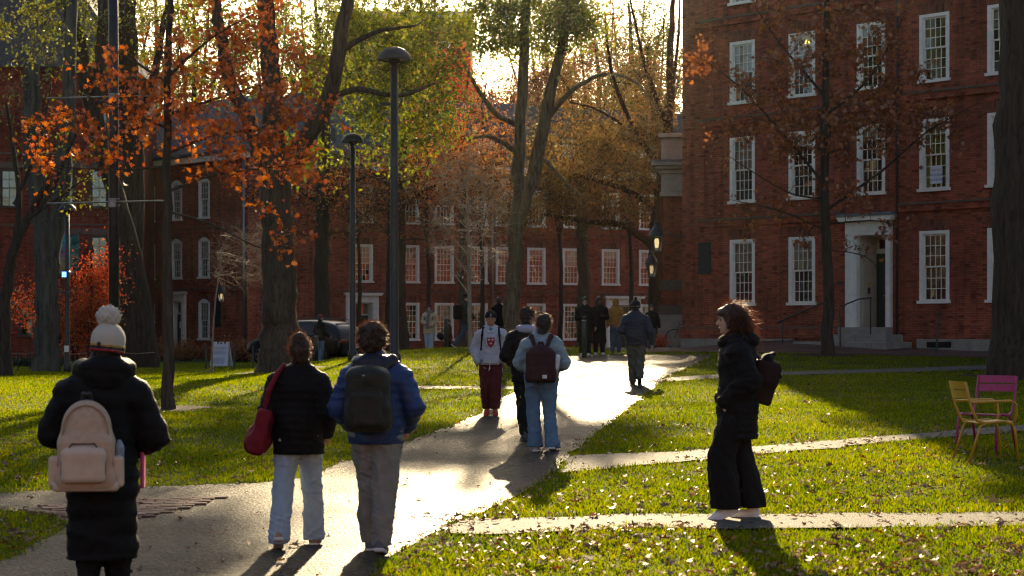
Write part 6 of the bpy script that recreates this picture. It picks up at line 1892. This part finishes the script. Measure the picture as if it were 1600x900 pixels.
MB().box(-.11, -.10, -.115, -.11, P(616, 521, 50).z-b.z-.05, P(616, 521, 50).z-b.z+.05).build('sticker', m_plain('pink_sticker', (.5, .12, .3)), e)
b = BD(551, 55)
dome_lamp('slimmer dome lamp between the elm and the tallest lamp', b, P(551, 208, 55).z, 17.5*55/FPX, 4.0*55/FPX, BLACKM)
b = BD(105, 60)
e, h = dome_lamp('dim dome lamp with blue emergency light at the far left', b, P(105, 318, 60).z, 14*60/FPX, 3.2*60/FPX, BLACKM)
zc = P(101, 429, 60).z - b.z
MB().bbox(-.16, .10, -.13, .05, zc-.11, zc+.11, .02).build('light_box', BLACKM, e)
MB().box(-.13, .0, -.14, -.131, zc-.08, zc+.08).build('blue_light', m_emit('blue_glow', (.12, .42, 1.0), 2.0), e)
MB().bbox(-.18, .06, -.10, .05, zc-.62, zc-.52, .02).build('speaker_box', BLACKM, e)
MB().box(-.07, .07, -.10, -.08, P(105, 550, 60).z-b.z, P(105, 540, 60).z-b.z).build('plate', WHITE, e)

# ---- pole with two crossbars
bp_ = BD(178, 33)
e = empty('metal_pole', bp_); tag(e, 'thick grey pole with two thin crossbars behind the bobble hat', 'pole')
s = 33/FPX
MB().tube([(0, 0, -.2), (0, 0, 4), (-.02, 0, 9.5)], [.088, .086, .080], 18).build('mast', GREYM, e, True)
for py, xl, xr in ((152, 75, 269), (316, 76, 271)):
    z = P(178, py, 33).z - bp_.z
    MB().tube([((xl-178)*s, -.11, z - .03), (0, -.11, z), ((xr-178)*s, -.11, z + .02)], .014, 8).build('crossbar', GALV, e, True)
    cl = MB().bbox(-.06, .06, -.125, -.07, z-.09, z+.06, .01).build('clamp', GALV, e)
    for dz in (-.07, .04):
        MB().lathe([(.096, z+dz), (.096, z+dz+.025)], (0, 0, 0), 18).build('band', GALV, cl, True)

# ---- wall lanterns
def lantern(label, pos, arm, k, lit):
    e = empty('lantern', pos); tag(e, label, 'lantern', 'old street lanterns on brackets')
    def fr(z0, z1, r0, r1, name, mat, inset=0):
        m = MB()
        return m.lathe([(r0-inset, z0), (r1-inset, z1)], (0, 0, 0), 6, True, True).build(name, mat, e)
    K = k
    fr(-.30*K, .12*K, .11*K, .19*K, 'glass', m_glass('lantern_glass', .08, (.9, .88, .8)), .008)
    m = MB()
    for i in range(6):
        a = 2*math.pi*i/6
        m.tube([(.11*K*math.cos(a), .11*K*math.sin(a), -.30*K), (.19*K*math.cos(a), .19*K*math.sin(a), .12*K)], .010*K, 5)
    m.lathe([(.125*K, -.33*K), (.125*K, -.29*K)], (0, 0, 0), 6).lathe([(.205*K, .11*K), (.205*K, .15*K)], (0, 0, 0), 6)
    m.build('cage', BLACKM, e)
    MB().lathe([(.23*K, .15*K), (.16*K, .30*K), (.07*K, .42*K), (.06*K, .47*K), (.075*K, .49*K), (.02*K, .56*K), (.005, .66*K)], (0, 0, 0), 12).build('cap', BLACKM, e, False)
    MB().lathe([(.05*K, -.20*K), (.07*K, -.05*K), (.05*K, .06*K)], (0, 0, 0), 10).build('bulb', m_emit('lantern_bulb', (1, .78, .42), lit), e, True)
    MB().tube([(0, 0, .14*K), (arm[0]*.4, arm[1]*.4, .20*K), arm], .018, 6).tube([(0, 0, -.32*K), (0, 0, -.36*K)], .03, 6).build('bracket', BLACKM, e)
lantern('nearer and larger street lantern hanging at the hall corner', P(1026, 376, 67.5), (1.05, .2, .12), 1.25, .45)
lantern('farther and smaller street lantern below at the hall corner', P(1018, 418, 71), (.62, -.2, .08), 1.1, .25)
lantern('black lantern on the arched hall above the dark plaque', P(346, 461, 96), (0.5, 1.5, .1), 1.0, .3)

# ---- bollard posts
for px, py, y, h, lab in ((913, 556, 53, 56, 'dark green post before the two women in long coats'), (697, 556, 66, 46, 'dark green post beside the figure in the plum coat'), (494, 566, 67, 40, 'dark green post by the car boot')):
    b = BD(px, y)
    e = empty('post', b); tag(e, lab, 'post', 'green posts along the walks')
    H = h/FPX*y
    MB().lathe([(.07, -.1), (.07, H), (.06, H+.02)], (0, 0, 0), 12).build('shaft', DARKGREEN, e, True)
    MB().lathe([(.075, H+.02), (.075, H+.05), (.05, H+.07)], (0, 0, 0), 12).build('cap', GALV, e, True)
for px, py, tp, lean, lab in ((1463, 553, 486, .06, 'leaning dark green metal stake on the right lawn by the hall'), (366, 577, 534, .02, 'dark green metal stake right of the sandwich board'), (322, 577, 540, 0, 'dark green metal stake left of the sandwich board'), (395, 577, 540, 0, 'dark green metal stake beside the car front')):
    b = G(px, py)
    e = empty('stake', b); tag(e, lab, 'stake', 'metal stakes in the lawn')
    H = (py-tp)/FPX*b.y
    MB().box(-.03, .03, -.006, .006, -.1, H).box(-.006, .006, .006, .035, -.1, H).build('stake_bar', DARKGREEN, e)
    e.rotation_euler = (0, lean, .3)

# ---- rope fence at the left
fe = empty('rope_fence', BD(50, 66)); tag(fe, 'low rope fence on thin posts before the dark plant bed', 'fence')
fx = [(-12, 66), (28, 66), (48, 66.5), (92, 67), (137, 66), (180, 66), (243, 65)]
pts = [BD(a, y) - fe.location for a, y in fx]
for q in pts: MB().tube([q + Vector((0, 0, -.1)), q + Vector((0, 0, .62))], .022, 6).build('post', DARKGREEN, fe)
for a, c in zip(pts[:-1], pts[1:]):
    mid = (a + c)/2
    MB().tube([a + Vector((0, 0, .60)), mid + Vector((0, 0, .55)), c + Vector((0, 0, .60))], .014, 5).build('rope', m_plain('rope_fibre', (.28, .25, .20), .9, .1), fe, True)

# ---- sandwich board
b = G(346, 573)
e = empty('sandwich_board', b, R(-12)); tag(e, 'white sandwich board covered in small print on the left lawn', 'sign')
BW = m_plain('white_plastic_board', (.66, .68, .74), .5, .4, .05); INK = m_plain('grey_ink', (.22, .24, .34), .8, .2); INKR = m_plain('red_grey_ink', (.38, .24, .26), .8, .2)
for sgn, nm in ((-1, 'panel'), (1, 'panel')):
    m = MB(); m.M = Matrix.Translation((0, sgn*.30, 0)) @ Matrix.Rotation(R(-sgn*-16), 4, 'X')
    w0, w1, hh = .36, .31, 1.0
    m.prism([(-w0, 0), (w0, 0), (w1, hh-.10), (-w1, hh-.10)], -.02, .02)
    m.prism([(-w1, hh-.10), (-w1+.11, hh-.10), (-w1+.11, hh), (-w1, hh)], -.02, .02); m.prism([(w1-.11, hh-.10), (w1, hh-.10), (w1, hh), (w1-.11, hh)], -.02, .02)
    m.prism([(-.09, hh-.10), (-.06, hh-.10), (-.06, hh-.02), (-.09, hh-.02)], -.02, .02); m.prism([(.06, hh-.10), (.09, hh-.10), (.09, hh-.02), (.06, hh-.02)], -.02, .02); m.prism([(-.09, hh-.02), (.09, hh-.02), (.09, hh+.0), (-.09, hh+.0)], -.02, .02)
    pn = m.build(nm, BW, e)
    if sgn == -1:
        rr = random.Random(8)
        for z0, n_, w_, mt in ((.78, 4, .24, INKR), (.62, 5, .25, INK), (.34, 8, .24, INK)):
            ms = MB(); ms.M = m.M
            for i in range(n_):
                z = z0 - i*.030; x = -w_
                while x < w_ - .03:
                    l = min(rr.uniform(.02, .07), w_ - x)
                    ms.box(x, x+l, -.0235, -.0205, z, z+.013); x += l + .012
            ms.build('print_block', mt, pn)

# ---- painted metal chairs
def chair(label, base, rz, mat, arms):
    e = empty('garden_chair', base, rz); tag(e, label, 'chair', 'painted metal garden chairs')
    # local: front towards +y, seat height .45, width .46
    w = .235
    for sx in (-1, 1):
        x = sx*w
        MB().tube([(x*1.06, .27, -.02), (x, .235, .34), (x, .20, .425), (x, .12, .45)], .0155, 8).build('leg', mat, e, True)
        MB().tube([(x*1.06, -.30, -.02), (x, -.16, .40), (x, -.08, .44)], .0155, 8).build('leg', mat, e, True)
        MB().tube([(x, .12, .45), (x, -.10, .43), (x, -.20, .46), (x, -.27, .62), (x, -.33, .88)], .0155, 8).build('side_rail', mat, e, True)
        if arms: MB().tube([(x, -.27, .66), (x*1.12, -.10, .665), (x*1.14, .17, .675), (x*1.14, .235, .64), (x*1.08, .245, .52), (x, .22, .42)], .0145, 8).build('arm', mat, e, True)
    for i in range(6):
        y0 = .215 - i*.068
        m = MB()
        zt = [.452, .448, .443, .438, .436, .438, .44]
        m.add([(-w, y0, zt[i]), (w, y0, zt[i]), (w, y0-.060, zt[i+1]), (-w, y0-.060, zt[i+1]), (-w, y0, zt[i]-.012), (w, y0, zt[i]-.012), (w, y0-.060, zt[i+1]-.012), (-w, y0-.060, zt[i+1]-.012)],
              [(3,2,1,0)[::-1],(4,5,6,7)[::-1],(0,1,5,4)[::-1],(1,2,6,5)[::-1],(2,3,7,6)[::-1],(3,0,4,7)[::-1]])
        m.build('seat_slat', mat, e)
    for z0, z1 in ((.70, .785), (.80, .885)):
        ys = lambda z: -.275 - (z-.64)*.23
        m = MB(); n = 6
        vs, fs = [], []
        for i in range(n+1):
            x = -w + 2*w*i/n; bow = -.03*(1 - (x/w)**2)
            for z, o in ((z0, 0), (z1, 0), (z1, -.012), (z0, -.012)): vs.append((x, ys(z) + bow + o, z))
        for i in range(n):
            for k in range(4): fs.append((i*4+k, (i+1)*4+k, (i+1)*4+(k+1) % 4, i*4+(k+1) % 4))
        fs += [(0, 1, 2, 3), tuple(n*4+k for k in (3, 2, 1, 0))]
        m.add(vs, fs).build('back_slat', mat, e)
    return e
def m_paint(n, c): return m_plain(n, c, .38, .5, .10, 16.0)
b = G(1541, 721)
e = chair('yellow metal armchair turned sideways on the right lawn', b, R(-82), m_paint('yellow_enamel', (.52, .28, .02)), True)
b2 = G(1540, 707)
e = chair('magenta metal chair standing behind the yellow armchair', b2, R(142), m_paint('magenta_enamel', (.40, .022, .12)), False)

# ---- bicycle leaning behind the hall corner
b = BD(1054, 68.4); b.z += .02
e = empty('bicycle', b, R(4)); tag(e, 'black bicycle wheel and frame showing behind the hall corner', 'bicycle')
RUB = m_plain('tyre_rubber', (.015, .015, .015), .8, .2)
for nm, cx in (('wheel', 0.0), ('wheel', 1.02)):
    m = MB(); m.tube([(cx + .33*math.cos(a), 0, .345 + .33*math.sin(a)) for a in [i*2*math.pi/28 for i in range(29)]], .018, 6, False)
    w_ = m.build(nm, RUB, e, True)
    m = MB(); m.tube([(cx + .305*math.cos(a), 0, .345 + .305*math.sin(a)) for a in [i*2*math.pi/28 for i in range(29)]], .009, 5, False)
    for i in range(14):
        a = 2*math.pi*i/14; m.tube([(cx, 0, .345), (cx + .30*math.cos(a), 0, .345 + .30*math.sin(a))], .002, 3, False)
    m.lathe([(.02, -.03), (.02, .03)], (cx, 0, .345), 8).build('rim', GALV, w_)
fr = MB()
for a, c in (((0, 0, .345), (.18, 0, .90)), ((.18, 0, .85), (.66, 0, .82)), ((.2, 0, .75), (.56, 0, .32)), ((.56, 0, .32), (.68, 0, .88)), ((.56, 0, .32), (1.02, 0, .345)), ((.66, 0, .80), (1.02, 0, .345))): fr.tube([a, c], .015, 6)
fr.build('frame', BLACKM, e)
MB().tube([(.16, -.28, .98), (.18, 0, .93), (.16, .28, .98)], .013, 6).build('handlebar', BLACKM, e)
MB().lathe([(.05, .90), (.075, .93), (.02, .95)], (.69, 0, 0), 10).build('saddle', RUB, e)

# ---- flower pot of red leaves by the lantern trunk
shrub('potted_plant', 'small red-leaved plant at the foot of the trunk near the bicycle', 1031, 64.5, .4, .5, LF_RED, 22, 201, None, (.07, .12), 'plant')

# ---- parked car (rear three-quarter view)
cb = BD(478, 71)
e = empty('parked_car', cb, R(56)); tag(e, 'black estate car parked on the lawn behind the elm, seen from the rear', 'car')
PAINT = NT('black_car_paint'); _p = PAINT.principled((.005, .005, .006), .3, .3); _p.inputs['Coat Weight'].default_value = 0.25; _p.inputs['Coat Roughness'].default_value = .03
PAINTM = PAINT.finish(_p)
CGL = NT('car_glass'); CGLM = CGL.finish(CGL.principled((.006, .008, .011), .08, .5))
# local: length along +y forward, rear at y=-2.3; sections (y, half width, z sill, z belt, z roof, roof half width)
sec = [(-2.32, .78, .48, .92, .94, .70), (-2.26, .88, .36, 1.02, 1.06, .74), (-2.05, .92, .30, 1.06, 1.36, .70), (-1.70, .94, .28, 1.07, 1.56, .66), (-1.0, .95, .26, 1.06, 1.64, .66), (0.0, .95, .26, 1.04, 1.64, .66),
       (.55, .95, .26, 1.03, 1.55, .66), (1.15, .95, .26, 1.02, 1.12, .74), (1.6, .93, .28, .98, 1.02, .74), (2.1, .88, .32, .86, .90, .70), (2.30, .76, .42, .70, .74, .62)]
ring = lambda y, hw, zs, zb, zr, rw: [(-hw*.9, y, zs), (-hw, y, zs+.14), (-hw, y, (zs+zb)/2), (-hw*.965, y, zb), (-rw, y, zr-.05), (-rw*.8, y, zr), (0, y, zr+.02), (rw*.8, y, zr), (rw, y, zr-.05), (hw*.965, y, zb), (hw, y, (zs+zb)/2), (hw, y, zs+.14), (hw*.9, y, zs)]
vs, fs = [], []
for q in sec: vs += ring(*q)
n = 13
for i in range(len(sec)-1):
    for k in range(n-1): fs.append((i*n+k, i*n+k+1, (i+1)*n+k+1, (i+1)*n+k))
    fs.append((i*n+n-1, i*n, (i+1)*n, (i+1)*n+n-1))
fs += [tuple(range(n-1, -1, -1)), tuple((len(sec)-1)*n+k for k in range(n))]
body = MB().add(vs, [f[::-1] for f in fs]).build('body', PAINTM, e, True)
sd = body.modifiers.new('sub', 'SUBSURF'); sd.levels = 1; sd.render_levels = 2
# glazing, a few millimetres proud
def quad(name, pts, mat, th=(0, 0, 0)): return link(name, np_mesh(name, pts, [tuple(range(len(pts)))], mat), e)
quad('rear_window', [(-.60, -2.16, 1.12), (.60, -2.16, 1.12), (.54, -1.82, 1.52), (-.54, -1.82, 1.52)], CGLM)
for sx in (-1, 1):
    quad('side_window', [(sx*.915, -1.75, 1.09), (sx*.925, -.1, 1.07), (sx*.74, -.1, 1.56), (sx*.72, -1.5, 1.52)][::sx], CGLM)
    quad('side_window', [(sx*.925, -.02, 1.07), (sx*.915, .95, 1.06), (sx*.74, .45, 1.52), (sx*.74, -.02, 1.56)][::sx], CGLM)
    MB().bbox(sx*.66-.17, sx*.66+.17, -2.345, -2.25, .80, .93, .02).build('tail_light', m_plain('tail_light_red', (.16, .008, .008), .15, .6), e)
    MB().bbox(sx*1.02-.09, sx*1.02+.09, .78, .92, 1.05, 1.2, .03).build('mirror', PAINTM, e)
    for yw in (-1.42, 1.42):
        m = MB(); m.M = Matrix.Translation((sx*.84, yw, .34)) @ Matrix.Rotation(R(90*sx), 4, 'Y')
        m.lathe([(.20, -.10), (.33, -.10), (.345, -.06), (.345, .10), (.32, .125), (.24, .125)], (0, 0, 0), 28, True, False)
        wh = m.build('wheel', RUB, e, True)
        m2 = MB(); m2.M = m.M
        m2.lathe([(.24, .09), (.235, .115), (.21, .115)], (0, 0, 0), 24, False, False)
        for i in range(5):
            a = 2*math.pi*i/5
            for o in (-.12, .12): m2.tube([(.03*math.cos(a), .03*math.sin(a), .11), (.225*math.cos(a+o), .225*math.sin(a+o), .112)], .016, 5)
        m2.lathe([(.05, .10), (.05, .13)], (0, 0, 0), 12)
        m2.build('rim', GALV, wh)
        m3 = MB(); m3.M = m.M; m3.lathe([(.24, .07), (.01, .07)], (0, 0, 0), 20, False, False).build('rim_backing', BLACKM, wh)
pl = MB().box(-.16, .16, -2.372, -2.36, .62, .79).build('licence_plate', m_plain('plate_white', (.62, .58, .58), .5, .3, .05), e)
MB().box(-.16, .16, -2.375, -2.372, .755, .79).build('plate_band', m_plain('plate_red', (.40, .08, .09)), pl)
ms = MB()
for i in range(6): ms.box(-.13+i*.045, -.10+i*.045, -2.375, -2.372, .66, .73)
ms.build('plate_marks', m_plain('plate_ink', (.30, .05, .07)), pl)
MB().bbox(-.80, .80, -2.40, -2.26, .40, .56, .04).build('bumper', RUB, e)
for sx in (-.62, .62): MB().tube([(sx, -1.5, 1.64), (sx, -1.4, 1.69), (sx, .3, 1.69), (sx, .4, 1.63)], .015, 6).build('roof_rail', BLACKM, e)

# ---- banners on the crimson hall
TEAL = NT('banner_print'); _sp = TEAL.n('ShaderNodeSeparateXYZ'); TEAL.l(TEAL.coord('Generated'), _sp.inputs[0])
TEALM = TEAL.finish(TEAL.principled(TEAL.mix(1.0, TEAL.ramp(_sp.outputs[2], [(0.0, (.16, .26, .10)), (.25, (.30, .26, .14)), (.5, (.22, .10, .22)), (.75, (.05, .30, .32)), (1.0, (.04, .38, .38))]), TEAL.ramp(TEAL.noise(6.0), [(.35, .55), (.65, 1.1)]), 'MULTIPLY'), .8, .2))
TEAL2 = NT('banner_photo'); TEAL2M = TEAL2.finish(TEAL2.principled(TEAL2.ramp(TEAL2.noise(3.2, detail=5), [(.35, (.01, .05, .045)), (.5, (.04, .14, .12)), (.65, (.10, .20, .17))]), .8, .2))
for x0, x1, m, lab in ((94, 108, TEALM, 'narrow teal and violet banner hanging left of the lamp'), (109, 124, TEAL2M, 'narrow dark green banner hanging right of the lamp')):
    c = P((x0+x1)/2, 395, 91.6); wv = (x1-x0)/FPX*91.6/2 - .02; hv = 28/FPX*91.6
    e = empty('banner', c); tag(e, lab, 'banner', 'banners on the crimson hall')
    n = 8; vs, fs = [], []
    for i in range(n+1):
        for sx in (-1, 1):
            for o in (0, .01): vs.append((sx*wv, .03*math.sin(i*.9) + o, hv - 2*hv*i/n))
    for i in range(n):
        a = i*4
        fs += [(a, a+2, a+6, a+4), (a+3, a+1, a+5, a+7), (a+1, a, a+4, a+5), (a+2, a+3, a+7, a+6)]
    MB().add(vs, fs).build('cloth', m, e)
    for z in (hv, -hv): MB().tube([(-wv-.05, .02, z), (wv+.05, .02, z)], .02, 6).build('rod', BLACKM, e)
# ================================================================== low sun haze in the yard
hz = MB().box(-75, 75, -45, 175, -2.5, 34).build('haze', None)
tag(hz, 'thin golden haze hanging in the backlit yard', 'haze', kind='stuff')
_t = NT('haze_air')
_t.t.nodes.remove(_t.out); _t.out = _t.t.nodes.new('ShaderNodeOutputMaterial')
_v = _t.n('ShaderNodeVolumePrincipled', Density=0.00003, Anisotropy=0.9)
_v.inputs['Color'].default_value = (1.0, 0.95, 0.86, 1)
_t.l(_v.outputs[0], _t.out.inputs['Volume'])
hz.data.materials.append(_t.m)
